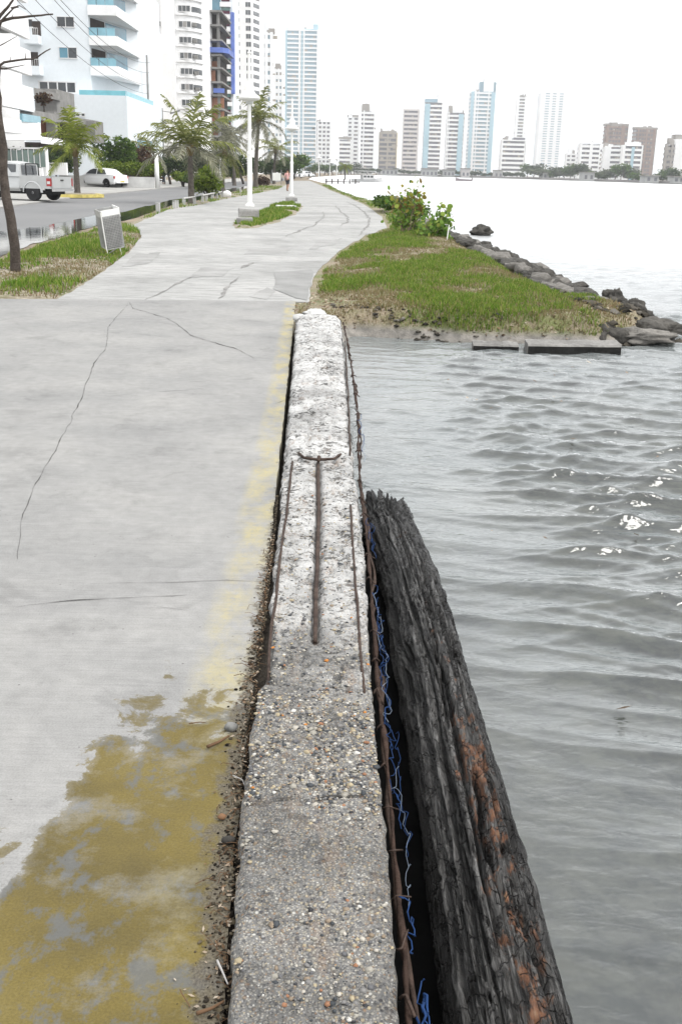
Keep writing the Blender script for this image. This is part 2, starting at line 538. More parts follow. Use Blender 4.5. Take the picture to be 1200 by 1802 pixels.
t = NT('far_concrete')
n1 = t.noise(0.45, t.pos, 6, 0.6); n2 = t.noise(5, t.scale(t.pos, (0.5, 1.6, 1)), 5, 0.65); n3 = t.noise(60, t.pos, 3)
base = t.ramp(n1, [(0.3, (0.235, 0.235, 0.228)), (0.5, (0.30, 0.30, 0.292)), (0.7, (0.35, 0.346, 0.337))])
base = t.mix(1.0, base, t.ramp(n2, [(0.34, 0.72), (0.55, 1.04)]), 'MULTIPLY')
base = t.mix(1.0, base, t.ramp(n3, [(0.3, 0.86), (0.65, 1.04)]), 'MULTIPLY')
FARCON = t.done(base, 0.8, t.bump(n3, 0.3, 0.004), spec=0.15)
PATH_R = [(545, 531), (547, 500), (563, 470), (598, 440), (640, 416), (679, 400), (673, 381), (645, 362), (610, 346), (582, 335), (566, 327), (556, 322.5), (545, 318)]
PATH_L = [(100, 525), (140, 503), (180, 480), (225, 445), (250, 418), (246, 405), (232, 397), (262, 383), (300, 368), (345, 361), (400, 349), (450, 340), (488, 332), (503, 326), (508, 322), (512, 318)]
def wob(pts, amp):
    out = []
    for (a, b) in zip(pts[:-1], pts[1:]):
        k = max(1, int(math.hypot(a[0]-b[0], a[1]-b[1]) / 6))
        for i in range(k):
            f_ = i / k
            q = (a[0] + (b[0]-a[0])*f_, a[1] + (b[1]-a[1])*f_)
            n_ = float(fbm(q[0]*0.09, q[1]*0.2, 7.7, 3)) * amp
            out.append((q[0] + n_, q[1] + n_ * 0.3))
    return out + [pts[-1]]
path_poly = poly_px(wob(PATH_R, 5) + wob(PATH_L, 5)[::-1])
path_poly = [(x, y + (0.004 if y < 13.9 else 0)) for x, y in path_poly]
path = MB().prism(path_poly, -0.25, -0.006).build('path', FARCON)
tag(path, 'pale worn concrete path curving away along the shore', kind='structure')

DARKJ = pm('crack_dark', (0.045, 0.043, 0.04), 0.95, 0.3)
STAINJ = pm('joint_grey', (0.20, 0.196, 0.19), 0.95, 0.3)
def ribbon(name, pts, w0, mat, parent, z=0.003, jit=0.6, step=0.05, amp=0.02):
    """a jagged crack or joint: pts world (x, y)"""
    V, n_ = [], 0
    pts = [Vector((p[0], p[1])) for p in pts]
    tot = sum((b - a).length for a, b in zip(pts[:-1], pts[1:]))
    acc = 0
    ph = random.random() * 50
    for a, b in zip(pts[:-1], pts[1:]):
        L = (b - a).length
        k = max(1, int(L / step))
        dr = (b - a).normalized()
        nm = Vector((-dr.y, dr.x))
        for i in range(k + (1 if b is pts[-1] else 0)):
            s_ = acc + L * i / k
            c_ = a + (b - a) * (i / k) + nm * float(fbm(s_ / step * 0.21 + ph, 0.5, ph, 3)) * amp
            w_ = 0.6 * w0 * (0.15 + jit * abs(float(fbm(s_ / step * 0.35 + ph, 4.5, 1, 2))) * 2.2)
            e = min(s_, tot - s_) / tot
            w_ *= min(1, 0.25 + e * 6)
            V += [(c_.x - nm.x*w_, c_.y - nm.y*w_, z), (c_.x + nm.x*w_, c_.y + nm.y*w_, z)]
            n_ += 1
        acc += L
    Fq = [(2*i, 2*i+1, 2*i+3, 2*i+2) for i in range(n_ - 1)]
    return fastmesh(name, np.array(V), np.array(Fq), mat, parent)
def gpx(pts): return [tuple(G(*p)[:2]) for p in pts]
for pts, w0 in [([(228, 532), (192, 575), (188, 610), (165, 640), (148, 690), (133, 725), (110, 770), (88, 810), (60, 860), (42, 905), (36, 950), (33, 985)], 0.006),
                ([(228, 532), (234, 543), (262, 550), (292, 560), (315, 572), (335, 590), (372, 602), (410, 612), (450, 631)], 0.011),
                ([(292, 560), (340, 563)], 0.005),
                ([(20, 1068), (80, 1063), (140, 1058), (250, 1052), (330, 1047)], 0.0045),
                ([(160, 1028), (250, 1026), (330, 1024), (400, 1021), (466, 1024)], 0.003),
                ([(270, 1066), (310, 1073), (350, 1079)], 0.002),
                ([(275, 690), (320, 688), (360, 684)], 0.006),
                ([(445, 690), (468, 696)], 0.005), ([(480, 712), (500, 705)], 0.006)]:
    ribbon('crack', gpx(pts), w0, DARKJ, near_slab)
for pts, w0, m_ in [([(240, 462), (330, 461), (380, 461), (470, 461), (560, 460), (600, 459)], 0.045, STAINJ),
                 ([(448, 462), (425, 472)], 0.14, STAINJ), ([(422, 486), (398, 505), (386, 525)], 0.07, STAINJ),
                 ([(455, 514), (475, 515)], 0.035, DARKJ), ([(466, 533), (500, 536)], 0.04, DARKJ),
                 ([(345, 485), (300, 505), (255, 528)], 0.05, STAINJ),
                 ([(632, 415), (648, 395), (650, 385), (640, 372), (625, 362), (610, 355)], 0.11, STAINJ),
                 ([(598, 398), (611, 390), (612, 382), (602, 374), (590, 362)], 0.10, STAINJ),
                 ([(500, 416), (550, 397), (570, 383), (568, 372)], 0.09, STAINJ),
                 ([(612, 380), (640, 380)], 0.06, STAINJ), ([(560, 375), (600, 376)], 0.05, STAINJ),
                 ([(250, 425), (420, 424), (540, 422)], 0.03, STAINJ), ([(270, 400), (400, 398)], 0.03, STAINJ)]:
    ribbon('crack', gpx(pts), w0, m_, path, z=0.0, step=0.18, amp=0.10)
PATCH = pm('repair_mortar', (0.235, 0.235, 0.23), 0.9, 0.15, 2.0, 0.3, 0.004, fine=0.15)
pp = poly_px(wob([(480, 508), (520, 524), (540, 528), (546, 500), (553, 478), (548, 474), (482, 479), (486, 494), (478, 507)], 4)[:-1])
MB().face([(x, y, 0.0) for x, y in pp]).build('repair_patch', PATCH, path)
for q_ in ([(330, 488), (395, 486), (410, 470), (352, 471)], [(545, 440), (590, 430), (604, 419), (556, 424)], [(215, 470), (262, 463), (285, 444), (240, 447)], [(430, 448), (505, 446), (512, 436), (446, 437)], [(470, 505), (440, 522), (468, 526), (486, 512)]):
    MB().face([(x, y, -0.002) for x, y in poly_px(wob(q_ + [q_[0]], 6)[:-1])]).build('repair_patch', pm('worn_mortar', (0.285, 0.284, 0.277), 0.9, 0.2, 1.5, 0.3, 0.004, fine=0.2), path)

# ================================================================ SEA WALL
t = NT('wall_aggregate')
sx = t.sep(t.pos); Y_ = sx[1]
v1 = t.voro(95, t.pos); v2 = t.voro(190, t.pos)
pal = [(0.0, (0.05, 0.05, 0.055)), (0.10, (0.11, 0.11, 0.11)), (0.22, (0.24, 0.225, 0.20)), (0.38, (0.30, 0.255, 0.18)), (0.5, (0.16, 0.155, 0.15)),
       (0.62, (0.33, 0.31, 0.27)), (0.75, (0.20, 0.13, 0.08)), (0.82, (0.26, 0.255, 0.245)), (0.93, (0.42, 0.41, 0.38)), (0.97, (0.03, 0.03, 0.033))]
c1 = t.ramp(t.sep(v1['Color'])[0], pal, 'CONSTANT'); c2 = t.ramp(t.sep(v2['Color'])[1], pal, 'CONSTANT')
mort = t.noise(12, t.pos, 5, 0.6)
mcol = t.ramp(mort, [(0.3, (0.085, 0.085, 0.083)), (0.7, (0.145, 0.142, 0.136))])
peb = t.ramp(v1['Distance'], [(0.30, 1.0), (0.52, 0.0)])
col = t.mix(t.ramp(v2['Distance'], [(0.3, 0.8), (0.55, 0.1)]), mcol, c2)
wear = t.noise(5, t.pos, 4, 0.6)
col = t.mix(t.m('MULTIPLY', peb, t.ramp(wear, [(0.40, 0.15), (0.58, 0.85)])), col, c1)
white = t.curve(Y_, [(0, 0.0), (2.6, 0.03), (3.1, 0.22), (3.8, 0.62), (6, 0.78), (11.5, 0.85)], 0, 11.5, 0, 1)
wn_ = t.noise(22, t.pos, 5, 0.7)
wm = t.m('MULTIPLY', white, t.ramp(wn_, [(0.36, 0.35), (0.52, 1.0)]))
col = t.mix(wm, col, (0.52, 0.52, 0.515))
pit = t.noise(44, t.scale(t.pos, (0.65, 1.0, 1.0)), 4, 0.65)
pits = t.m('MULTIPLY', t.ramp(t.m('ADD', pit, t.m('MULTIPLY', t.m('SUBTRACT', t.noise(6, t.pos, 4, 0.6), 0.5), 0.55)), [(0.37, 1.0), (0.44, 0.0)]), t.curve(Y_, [(0, 0.25), (3.0, 0.5), (4.5, 0.85), (11.5, 0.9)], 0, 11.5, 0, 1))
col = t.mix(pits, col, (0.06, 0.058, 0.055))
rst = t.m('MULTIPLY', t.ramp(t.noise(11, t.scale(t.pos, (1.4, .5, 1)), 5, 0.7), [(0.55, 0.0), (0.70, 0.55)]), t.curve(Y_, [(0, .3), (2.8, .6), (5.8, .9), (11.5, .5)], 0, 11.5, 0, 1))
col = t.mix(rst, col, (0.21, 0.13, 0.075))
col = t.mix(1.0, col, t.ramp(t.noise(2.6, t.pos, 5, 0.65), [(0.34, 0.62), (0.58, 1.05)]), 'MULTIPLY')
hgt = t.m('SUBTRACT', t.m('ADD', t.m('MULTIPLY', peb, 0.6), t.m('MULTIPLY', wn_, 0.8)), t.m('MULTIPLY', pits, 1.0))
WALLM = t.done(col, 0.85, t.bump(hgt, 0.8, 0.006), spec=0.12)

WL_N = [(-1.0, -0.175), (1.593, -0.197), (2.1, -0.228), (2.35, -0.245), (2.6, -0.252), (2.93, -0.255), (3.05, -0.255)]
WR_N = [(-1.0, 0.155), (1.603, 0.140), (2.0, 0.139), (2.31, 0.131), (2.62, 0.125), (2.78, 0.118), (2.9, 0.108), (3.05, 0.100)]
WL_F = [(2.7, -0.222), (2.985, -0.227), (4.05, -0.280), (5.73, -0.337), (7.5, -0.40), (9.5, -0.47), (11.24, -0.534), (11.6, -0.52)]
WR_F = [(2.7, 0.119), (3.0, 0.117), (4.31, 0.106), (5.77, 0.066), (7.6, 0.025), (9.5, -0.01), (11.3, -0.052), (11.6, -0.09)]
CBAR = [tuple(G(560, 808, 0.03)[:2]), tuple(G(561, 880, 0.03)[:2]), tuple(G(559, 960, 0.03)[:2]), tuple(G(556, 1060, 0.03)[:2]), tuple(G(555, 1128, 0.03)[:2])]
def cbar_x(y): return interp([(b, a) for a, b in CBAR], y)
wall = empty('sea_wall', (0, 5, -0.7))
tag(wall, 'weathered pebbly concrete sea wall with broken top and exposed steel bars', 'wall')
def wall_section(name, tabL, tabR, y0, y1, topz, far):
    ny = int((y1 - y0) / 0.011) if not far else 620
    yy = np.linspace(y0, y1, ny) if not far else np.geomspace(y0, y1, ny)
    nt = 46
    ut = np.linspace(0, 1, nt)
    nd = 9                                    # points down each side
    prof = np.concatenate([-np.ones(nd), ut, np.ones(nd) * 2])
    C = nd + nt + nd
    V = np.zeros((ny, C, 3))
    xl = interp(tabL, yy) + 0.014 * fbm(yy*7, 1.0, 0, 5, 0.6) - 0.004 * np.abs(fbm(yy*25, 8.0, 0, 2))
    xr = interp(tabR, yy) + 0.012 * fbm(yy*7, 5.0, 0, 5, 0.6) + 0.004 * fbm(yy*25, 3.0, 0, 2)
    zt = topz(yy)
    for j in range(C):
        if j < nd:
            dd = (nd - j) / nd
            x = xl - 0.004 * fbm(yy*18, dd*6, 1, 3); z = zt - 0.012 - dd ** 1.6 * 0.75
        elif j >= nd + nt:
            dd = (j - nd - nt + 1) / nd
            x = xr + 0.010 * fbm(yy*14, dd*6, 2, 3); z = zt - 0.012 - dd ** 1.6 * 0.75
        else:
            q = ut[j - nd]
            x = xl + (xr - xl) * q
            e = np.minimum(q, 1 - q) * (xr - xl)
            chip = np.clip(0.022 + 0.040 * fbm(yy*5, 4.0 + (q > 0.5) * 9, 0, 5, 0.65), 0.004, 0.075)
            z = zt - (0.022 if not far else 0.034) * np.clip(1 - e / chip, 0, 1) ** 1.4
            z = z + 0.006 * fbm(x*18, yy*18, 0.3, 4) + 0.005 * fbm(x*60, yy*60, 0.9, 2)
            if far:
                pitn = fbm(x*34, yy*20, 2.2, 3)
                z = z - 0.018 * np.clip(pitn - 0.18, 0, 1) * 3
                crown = np.clip((yy - 5.75) / 0.6, 0, 1)
                z = z + crown * (0.028 * (1 - (2*q - 1) ** 2) - 0.02) + crown * 0.010 * fbm(x*9, yy*7, 1.2, 3)
                gr = np.exp(-((x - cbar_x(yy)) / 0.020) ** 2) * (yy < 5.78) * np.clip((yy - 3.30) / 0.1, 0, 1)
                z = z - 0.030 * gr
                z = z - 0.012 * np.exp(-((yy - 5.78 - 0.02 * fbm(x*30, 1, 0, 2)) / 0.03) ** 2)
            else:
                z = z - 0.010 * np.exp(-((yy - 2.365 - 0.055 * (q - 0.5) - 0.022 * fbm(x*16, 1, 0, 3)) / 0.006) ** 2)
        V[:, j, 0] = x; V[:, j, 1] = yy; V[:, j, 2] = z
    if not far:      # ragged far end of the thick near part
        k = np.clip((yy - 2.85) / 0.14, 0, 1)[:, None]
        V[:, :, 1] += k * 0.07 * fbm(V[:, :, 0]*17, 3.3, 0, 3) * 1.2 - k * 0.10 * np.clip((V[:, :, 0] + 0.02) * 4, 0, 1.2)
        V[-3:, :, 2] -= np.array([0.004, 0.014, 0.10])[:, None]
    else:
        V[-4:, :, 2] -= np.array([0.01, 0.03, 0.07, 0.4])[:, None]
        k = np.clip((yy - 11.2) / 0.4, 0, 1)[:, None]
        V[:, :, 1] += k * 0.14 * fbm(V[:, :, 0]*10, 2.3, 0, 2)
    return fastmesh(name, V.reshape(-1, 3), gridfaces(ny, C), WALLM, wall, smooth=True)
wl = wall_section('near_section', WL_N, WR_N, -1.0, 3.0, lambda y: 0.05 + 0 * y, False)
wall_section('far_section', WL_F, WR_F, 2.72, 11.6, lambda y: np.interp(y, [2.7, 3.2, 3.5, 5.7, 6.2, 9, 11.6], [0.040, 0.040, 0.033, 0.036, 0.055, 0.09, 0.13]), True)

RUST = pm('rusty_steel', (0.060, 0.042, 0.034), 0.75, 0.5, 22, 0.6, 0.004, fine=0.4, fscale=140)
RUST2 = pm('brown_rust', (0.050, 0.032, 0.025), 0.85, 0.5, 14, 0.7, 0.006, fine=0.45, fscale=110)
def wig(pts, n, amp, seed, zamp=None):
    pts = [Vector(p) for p in pts]
    out = []
    L = [0]
    for a, b in zip(pts[:-1], pts[1:]):
        L.append(L[-1] + (b - a).length)
    for i in range(n):
        s_ = L[-1] * i / (n - 1)
        p = Vector([np.interp(s_, L, [q[k] for q in pts]) for k in range(3)])
        p.x += amp * float(fbm(s_*4, seed, 0, 3)); p.z += (amp if zamp is None else zamp) * float(fbm(s_*4, seed, 5, 3))
        out.append(p)
    return out
def bar(name, pts, r, mat, parent, n=30, amp=0.004, seed=0.0, sides=7, rj=0.25):
    p = wig(pts, n, amp, seed)
    return MB().tube(p, [r * (1 + rj * float(fbm(i*0.7, seed, 2, 2))) for i in range(n)], sides).build(name, mat, parent, smooth=True)
bar('steel_bar', [(x, y, 0.026) for x, y in CBAR], 0.0095, RUST, wall, 60, 0.003, 1.1)
bar('steel_bar', [G(514, 812, 0.040), G(505, 900, 0.036), G(490, 1010, 0.034), G(478, 1110, 0.030), G(470, 1215, 0.03)], 0.006, RUST, wall, 50, 0.004, 2.2)
bar('steel_bar', [G(617, 890, 0.040), G(622, 985, 0.036), G(630, 1085, 0.036), G(640, 1217, 0.036), G(650, 1260, 0.02)], 0.0055, RUST, wall, 50, 0.004, 3.2)
bar('steel_bar', [G(607, 600, 0.075), G(613, 700, 0.055), G(616, 800, 0.045)], 0.006, RUST, wall, 30, 0.006, 3.9)
bar('stirrup_bar', [G(526, 797, 0.05), G(535, 806, 0.052), G(560, 810, 0.05), G(588, 808, 0.052), G(600, 799, 0.055)], 0.0085, RUST, wall, 24, 0.004, 4.2)
bar('stirrup_bar', [G(560, 812, 0.048), G(561, 804, 0.062)], 0.011, RUST, wall, 6, 0.002, 5)
# lumps of broken concrete at the far end
LUMP = pm('pale_concrete_lump', (0.5, 0.5, 0.49), 0.9, 0.15, 8, 0.8, 0.01, fine=0.3, fscale=45)
def rock(name, c, r, mat, parent=None, seed=0, sq=(1, 1, 0.7), nu=14, nv=9, rough_=0.35, rz=0.0):
    th = np.linspace(0, PI, nv); ph = np.linspace(0, 2*PI, nu, endpoint=False)
    V = []
    for a in th:
        for b in ph:
            d_ = np.array([math.sin(a)*math.cos(b), math.sin(a)*math.sin(b), math.cos(a)])
            k = 1 + rough_ * float(fbm(d_[0]*1.7+seed*3.1, d_[1]*1.7, d_[2]*1.7+seed, 5, 0.55))
            p = d_ * k * np.array(sq) * r
            V.append((c[0] + p[0]*math.cos(rz) - p[1]*math.sin(rz), c[1] + p[0]*math.sin(rz) + p[1]*math.cos(rz), c[2] + p[2]))
    Fq = []
    for i in range(nv - 1):
        for j in range(nu):
            Fq.append((i*nu+j, (i+1)*nu+j, (i+1)*nu+(j+1) % nu, i*nu+(j+1) % nu))
    return fastmesh(name, np.array(V), np.array(Fq), mat, parent)
for i, (px, py, r_) in enumerate([(553, 551, 0.13), (537, 557, 0.09), (570, 556, 0.09), (545, 546, 0.07)]):
    p = G(px, py, 0.10)
    rock('concrete_lump', (p.x, p.y, 0.07), r_, LUMP, wall, i + 1, (1, 1.2, 0.55), 20, 13, 0.9, rz=i)

# pebbles standing proud of the worn top: too many and too small to pick apart
t = NT('pebbles')
g = t.n('ShaderNodeNewGeometry')
col = t.ramp(g.outputs['Random Per Island'], [(0.0, (0.045, 0.05, 0.055)), (0.14, (0.10, 0.10, 0.105)), (0.3, (0.27, 0.255, 0.22)), (0.46, (0.32, 0.27, 0.18)), (0.58, (0.17, 0.165, 0.16)),
       (0.70, (0.38, 0.355, 0.31)), (0.80, (0.25, 0.125, 0.07)), (0.82, (0.21, 0.165, 0.12)), (0.92, (0.46, 0.45, 0.42)), (0.965, (0.03, 0.03, 0.033)), (0.992, (0.42, 0.17, 0.04))], 'CONSTANT')
PEB = t.done(t.mix(1.0, col, t.ramp(t.noise(90, t.pos, 3), [(0.3, 0.75), (0.7, 1.1)]), 'MULTIPLY'), 0.6, spec=0.2)
_oct = np.array([(1,0,0),(0,1,0),(-1,0,0),(0,-1,0),(0.7,0.7,0.55),(-0.7,0.7,0.55),(-0.7,-0.7,0.55),(0.7,-0.7,0.55),(0,0,1.0)], float)
_of = np.array([(0,4,3+4),(0,1,4),(1,5,4),(1,2,5),(2,6,5),(2,3,6),(3,7,6),(3,0,7),(4,5,8),(5,6,8),(6,7,8),(7,4,8)])
def pebbles(name, pts, rad, mat, parent, flat=0.6):
    n_ = len(pts)
    a = RNG.uniform(0, 2*PI, n_)
    el = RNG.uniform(0.65, 1.0, n_)
    B = np.repeat(_oct[None], n_, 0) * (1 + RNG.uniform(-0.22, 0.22, (n_, 9, 1)))
    x = B[:, :, 0] * rad[:, None]; y = B[:, :, 1] * rad[:, None] * el[:, None]; z = B[:, :, 2] * rad[:, None] * flat
    V = np.stack([pts[:, 0:1] + x*np.cos(a)[:, None] - y*np.sin(a)[:, None], pts[:, 1:2] + x*np.sin(a)[:, None] + y*np.cos(a)[:, None], pts[:, 2:3] + z], -1)
    Fq = (_of[None] + 9*np.arange(n_)[:, None, None]).reshape(-1, 3)
    return fastmesh(name, V.reshape(-1, 3), Fq, mat, parent, smooth=True)
# near part: thick where the skin has worn off (y 2.3..3.0), thin towards the camera
N = 5200
py_ = np.concatenate([RNG.uniform(2.32, 2.98, 3300), RNG.uniform(1.2, 2.35, 1900)])
q = RNG.uniform(0.015, 0.985, len(py_))
px_ = interp(WL_N, py_) * (1 - q) + interp(WR_N, py_) * q
keep = (fbm(px_*7, py_*7, 0.6, 3) + np.where(py_ > 2.38, 0.45, -0.02)) > 0
keep &= ~((py_ > 2.82) & (px_ > -0.02 + 0 * py_) & (py_ - 2.82 > 0.10))
px_, py_ = px_[keep], py_[keep]
rad = np.clip(RNG.lognormal(math.log(0.0041), 0.38, len(px_)), 0.002, 0.012)
po = pebbles('pebbles', np.stack([px_, py_, np.full(len(px_), 0.049)], -1), rad, PEB, wall)
po['kind'] = 'stuff'
py2 = RNG.uniform(2.85, 5.7, 3200); q = RNG.uniform(0.02, 0.98, len(py2))
px2 = interp(WL_F, py2) * (1 - q) + interp(WR_F, py2) * q
keep = (np.abs(px2 - cbar_x(py2)) > 0.022) & (RNG.uniform(0, 1, len(py2)) < np.clip(1.1 - (py2 - 2.9) * 0.35, 0.25, 1))
px2, py2 = px2[keep], py2[keep]
rad = np.clip(RNG.lognormal(math.log(0.0045), 0.35, len(px2)), 0.002, 0.010)
po = pebbles('pebbles', np.stack([px2, py2, np.interp(py2, [2.7, 3.2, 3.5, 5.7], [0.038, 0.038, 0.031, 0.034])], -1), rad, PEB, wall)
po['kind'] = 'stuff'

# --- rusty pipe and wires beside the wall
PX = [(604, 566), (618, 640), (629, 720), (633, 830), (646, 967), (656, 1090), (664, 1217), (676, 1342), (688, 1500), (699, 1650), (707, 1802)]
pp = [G(a, b, -0.005) for a, b in PX]
pp = [Vector((max(p.x, float(interp(WR_F if p.y > 2.95 else WR_N, p.y)) + 0.026), p.y, -0.012)) for p in pp]
pp.append(Vector((0.19, 0.6, -0.02)))
pipe = empty('rusted_bar', (pp[5].x, pp[5].y, -0.05))
tag(pipe, 'long rusted reinforcing bar hanging along the water side of the wall', 'steel bar')
def under(o, e):
    o.parent = e
    o.matrix_parent_inverse = e.matrix_basis.inverted()
    return o
def pbar(name, pts, r, mat, par, **kw):
    o = bar(name, pts, r, mat, None, **kw)
    return under(o, par)
pbar('bar_rod', pp, 0.0075, RUST2, pipe, n=200, amp=0.007, seed=7.7, rj=0.9)
pbar('bar_rod', [p + Vector((0.012, 0, -0.05)) for p in pp], 0.007, RUST, pipe, n=160, amp=0.024, seed=9.1, rj=0.8)
for i in range(34):        # tie wires and flakes along the bar
    y = 1.35 + 9.2 * (i / 34) ** 1.5
    x = float(np.interp(y, [p.y for p in pp[::-1]], [p.x for p in pp[::-1]]))
    a = Vector((x - 0.02, y, 0.0))
    b = a + Vector((random.uniform(0.02, 0.05), random.uniform(-0.06, 0.06), random.uniform(-0.03, 0.012)))
    c_ = a + Vector((0.012, random.uniform(-0.02, 0.02), 0.016))
    pbar('tie_wire', [a, c_, b], random.uniform(0.002, 0.0045), RUST, pipe, n=7, amp=0.004, seed=i * 1.3, sides=5)

BLUE = pm('blue_twine', (0.012, 0.036, 0.11), 0.7, 0.35, 30)
PALETW = pm('pale_twine', (0.16, 0.20, 0.26), 0.5, 0.3, 30)
rope = empty('blue_twine', (0.16, 3.2, -0.02))
tag(rope, 'tangled blue plastic twine caught on the rusted bar', 'rope')
def barx(y): return float(np.interp(y, [p.y for p in pp[::-1]], [p.x for p in pp[::-1]]))
for k, (ya, yb, n_, r_, off, m_) in enumerate([(2.95, 4.0, 70, 0.0032, 0.020, BLUE), (2.7, 3.6, 60, 0.0028, 0.026, BLUE), (2.85, 3.9, 60, 0.0022, 0.028, PALETW), (2.3, 2.95, 60, 0.0032, 0.024, BLUE),
        (2.2, 2.8, 50, 0.0022, 0.034, BLUE), (1.55, 1.78, 26, 0.0045, 0.028, BLUE), (1.66, 1.72, 16, 0.008, 0.032, BLUE), (1.85, 2.02, 22, 0.0045, 0.022, BLUE), (4.35, 4.85, 34, 0.0035, 0.022, BLUE), (4.4, 4.75, 26, 0.003, 0.030, BLUE),
        (6.2, 7.2, 34, 0.005, 0.02, BLUE), (5.9, 6.9, 30, 0.004, 0.03, PALETW), (3.2, 3.85, 40, 0.0025, 0.034, BLUE), (2.0, 2.6, 40, 0.0016, 0.03, PALETW)]):
    pts = []
    for i in range(n_):
        y = yb + (ya - yb) * i / (n_ - 1)
        pts.append(Vector((barx(y) + off - 0.004 + 0.030 * float(fbm(i*0.28, k*3.3, 1, 3)), y + 0.02 * math.sin(i*0.9), 0.0 + 0.02 * float(fbm(i*0.3, k*1.7, 6, 3)))))
    under(MB().tube(pts, r_*0.38, 5).build('strand', m_, None, smooth=True), rope)

# ================================================================ LOG
t = NT('wet_old_timber')
g_ = t.n('ShaderNodeAttribute'); g_.attribute_name = 'rot'
gv = t.n('ShaderNodeAttribute'); gv.attribute_name = 'groove'
gr = t.noise(22, t.scale(t.pos, (3.0, 0.26, 3.0)), 8, 0.74, 0.8)
plate = t.ramp(t.voro(9.0, t.m2(t.scale(t.pos, (2.4, 0.55, 2.4)), t.noise(7, t.pos, 3, col=True), 0.35), 'DISTANCE_TO_EDGE')['Distance'], [(0.0, 1.0), (0.05, 0.0)])
gr2 = t.noise(110, t.scale(t.pos, (2.0, 0.25, 2.0)), 4, 0.6)
col = t.ramp(gr, [(0.39, (0.003, 0.003, 0.003)), (0.46, (0.022, 0.021, 0.020)), (0.55, (0.105, 0.102, 0.098)), (0.70, (0.26, 0.256, 0.25))])
col = t.mix(1.0, col, t.ramp(gr2, [(0.3, 0.6), (0.65, 1.15)]), 'MULTIPLY')
rm = t.m('ADD', t.m('MULTIPLY', g_.outputs['Fac'], 1.0), t.m('MULTIPLY', t.m('SUBTRACT', t.noise(20, t.scale(t.pos, (1.5, 0.7, 1.5)), 5, 0.65), 0.5), 2.2))
rmask = t.ramp(rm, [(0.34, 0.0), (0.54, 1.0)])
rcol = t.ramp(t.noise(45, t.scale(t.pos, (1.5, 0.6, 1.5)), 4), [(0.35, (0.04, 0.018, 0.010)), (0.55, (0.19, 0.082, 0.040)), (0.72, (0.26, 0.16, 0.095))])
col = t.mix(t.m('MULTIPLY', rmask, 0.85), col, rcol)
col = t.mix(t.m('MULTIPLY', plate, 0.85), col, (0.006, 0.005, 0.005))
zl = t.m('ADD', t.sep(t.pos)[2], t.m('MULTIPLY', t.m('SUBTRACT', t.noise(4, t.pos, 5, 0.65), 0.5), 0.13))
zmask = t.ramp(t.m('ADD', zl, 0.5), [(0.465, 1.0), (0.515, 0.0)])            # shade of the lower sides painted in near black over the damp wood
col = t.mix(t.m('MULTIPLY', zmask, 0.86), col, (0.008, 0.0075, 0.007))
dk = t.ramp(gv.outputs['Fac'], [(0.35, 0.0), (0.75, 1.0)])
col = t.mix(dk, col, (0.010, 0.009, 0.008))
rg = t.m('ADD', t.ramp(t.noise(7, t.pos, 3), [(0.35, 0.22), (0.65, 0.45)]), t.m('MULTIPLY', rmask, 0.3))
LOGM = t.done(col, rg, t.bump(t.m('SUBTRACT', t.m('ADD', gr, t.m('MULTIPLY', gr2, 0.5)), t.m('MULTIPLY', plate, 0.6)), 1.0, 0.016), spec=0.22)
ns, na = 760, 190
s_ = np.linspace(0, 1, ns)[:, None]; a_ = np.linspace(0, 2*PI, na, endpoint=False)[None, :]
yy = 0.55 + s_ * 5.05 + 0 * a_
cx = np.interp(yy, [0.5, 1.6, 2.6, 3.4, 4.2, 5.0, 5.4], [0.388, 0.388, 0.376, 0.355, 0.333, 0.276, 0.250])
cz = np.interp(yy, [0.5, 2.0, 4.0, 5.0, 5.5], [-0.10, -0.105, -0.125, -0.165, -0.20])
r0 = np.interp(yy, [0.5, 2.0, 3.0, 4.2, 5.0, 5.4], [0.152, 0.155, 0.153, 0.154, 0.158, 0.165])
ca, sa = np.cos(a_) + 0*yy, np.sin(a_) + 0*yy
sq_ = 1.0 / (np.abs(ca)**2.6 + np.abs(sa)**2.6) ** (1/2.6)
drift = a_ + 0.10 * fbm(yy*1.2, 2.0, 0, 2) + 0.05*fbm(yy*5, a_*2, 4, 2)
k = 10.0
def cyl(f_, fy, z_, o): return fbm(np.cos(drift)*f_, np.sin(drift)*f_, yy*fy + z_, o)
fib = cyl(10.0, 0.8, 3.0, 4)
grv = np.clip((0.10 - np.abs(cyl(5.5, 0.45, 9.0, 3))) / 0.10, 0, 1) ** 1.5
grv2 = np.clip((0.09 - np.abs(cyl(13.0, 0.7, 21.0, 3))) / 0.09, 0, 1)
holes = np.clip(cyl(4.2, 2.2, 40.0, 4) - 0.30, 0, 1) * 5.0
lump = cyl(1.5, 1.5, 60.0, 4)
rr = r0 * (0.90 * sq_ + 0.11*lump) + 0.016*fib - 0.038*grv - 0.014*grv2 - 0.065*np.clip(holes, 0, 1) + 0.007*cyl(26, 4, 2, 3) + 0.010*cyl(4, 6, 33, 3)
endr = np.clip((5.60 - yy - 0.22 * fbm(ca*2.6, sa*2.6, 5.0, 3) - 0.08) / 0.07, 0, 1)
rr = rr * (0.08 + 0.92 * endr ** 0.5)
V = np.stack([cx + rr*ca*0.92, yy + 0.02*fib, cz + rr*sa], -1)
i_ = np.arange(ns*na).reshape(ns, na)
Fq = np.stack([i_[:-1], np.roll(i_, -1, 1)[:-1], np.roll(i_, -1, 1)[1:], i_[1:]], -1).reshape(-1, 4)
rot = 0.46 * np.exp(-((a_ - 1.25) / 0.5) ** 2) * (0.75 + 0.8*fbm(yy*2.0, 3.3, 0, 2)) * np.clip((3.7 - yy) / 0.8, 0, 1) + 0.10*np.clip((yy-3.8), 0, 1)*0 + 0.28*np.clip(lump, 0, 1) - 0.25*(np.cos(a_) < -0.25)
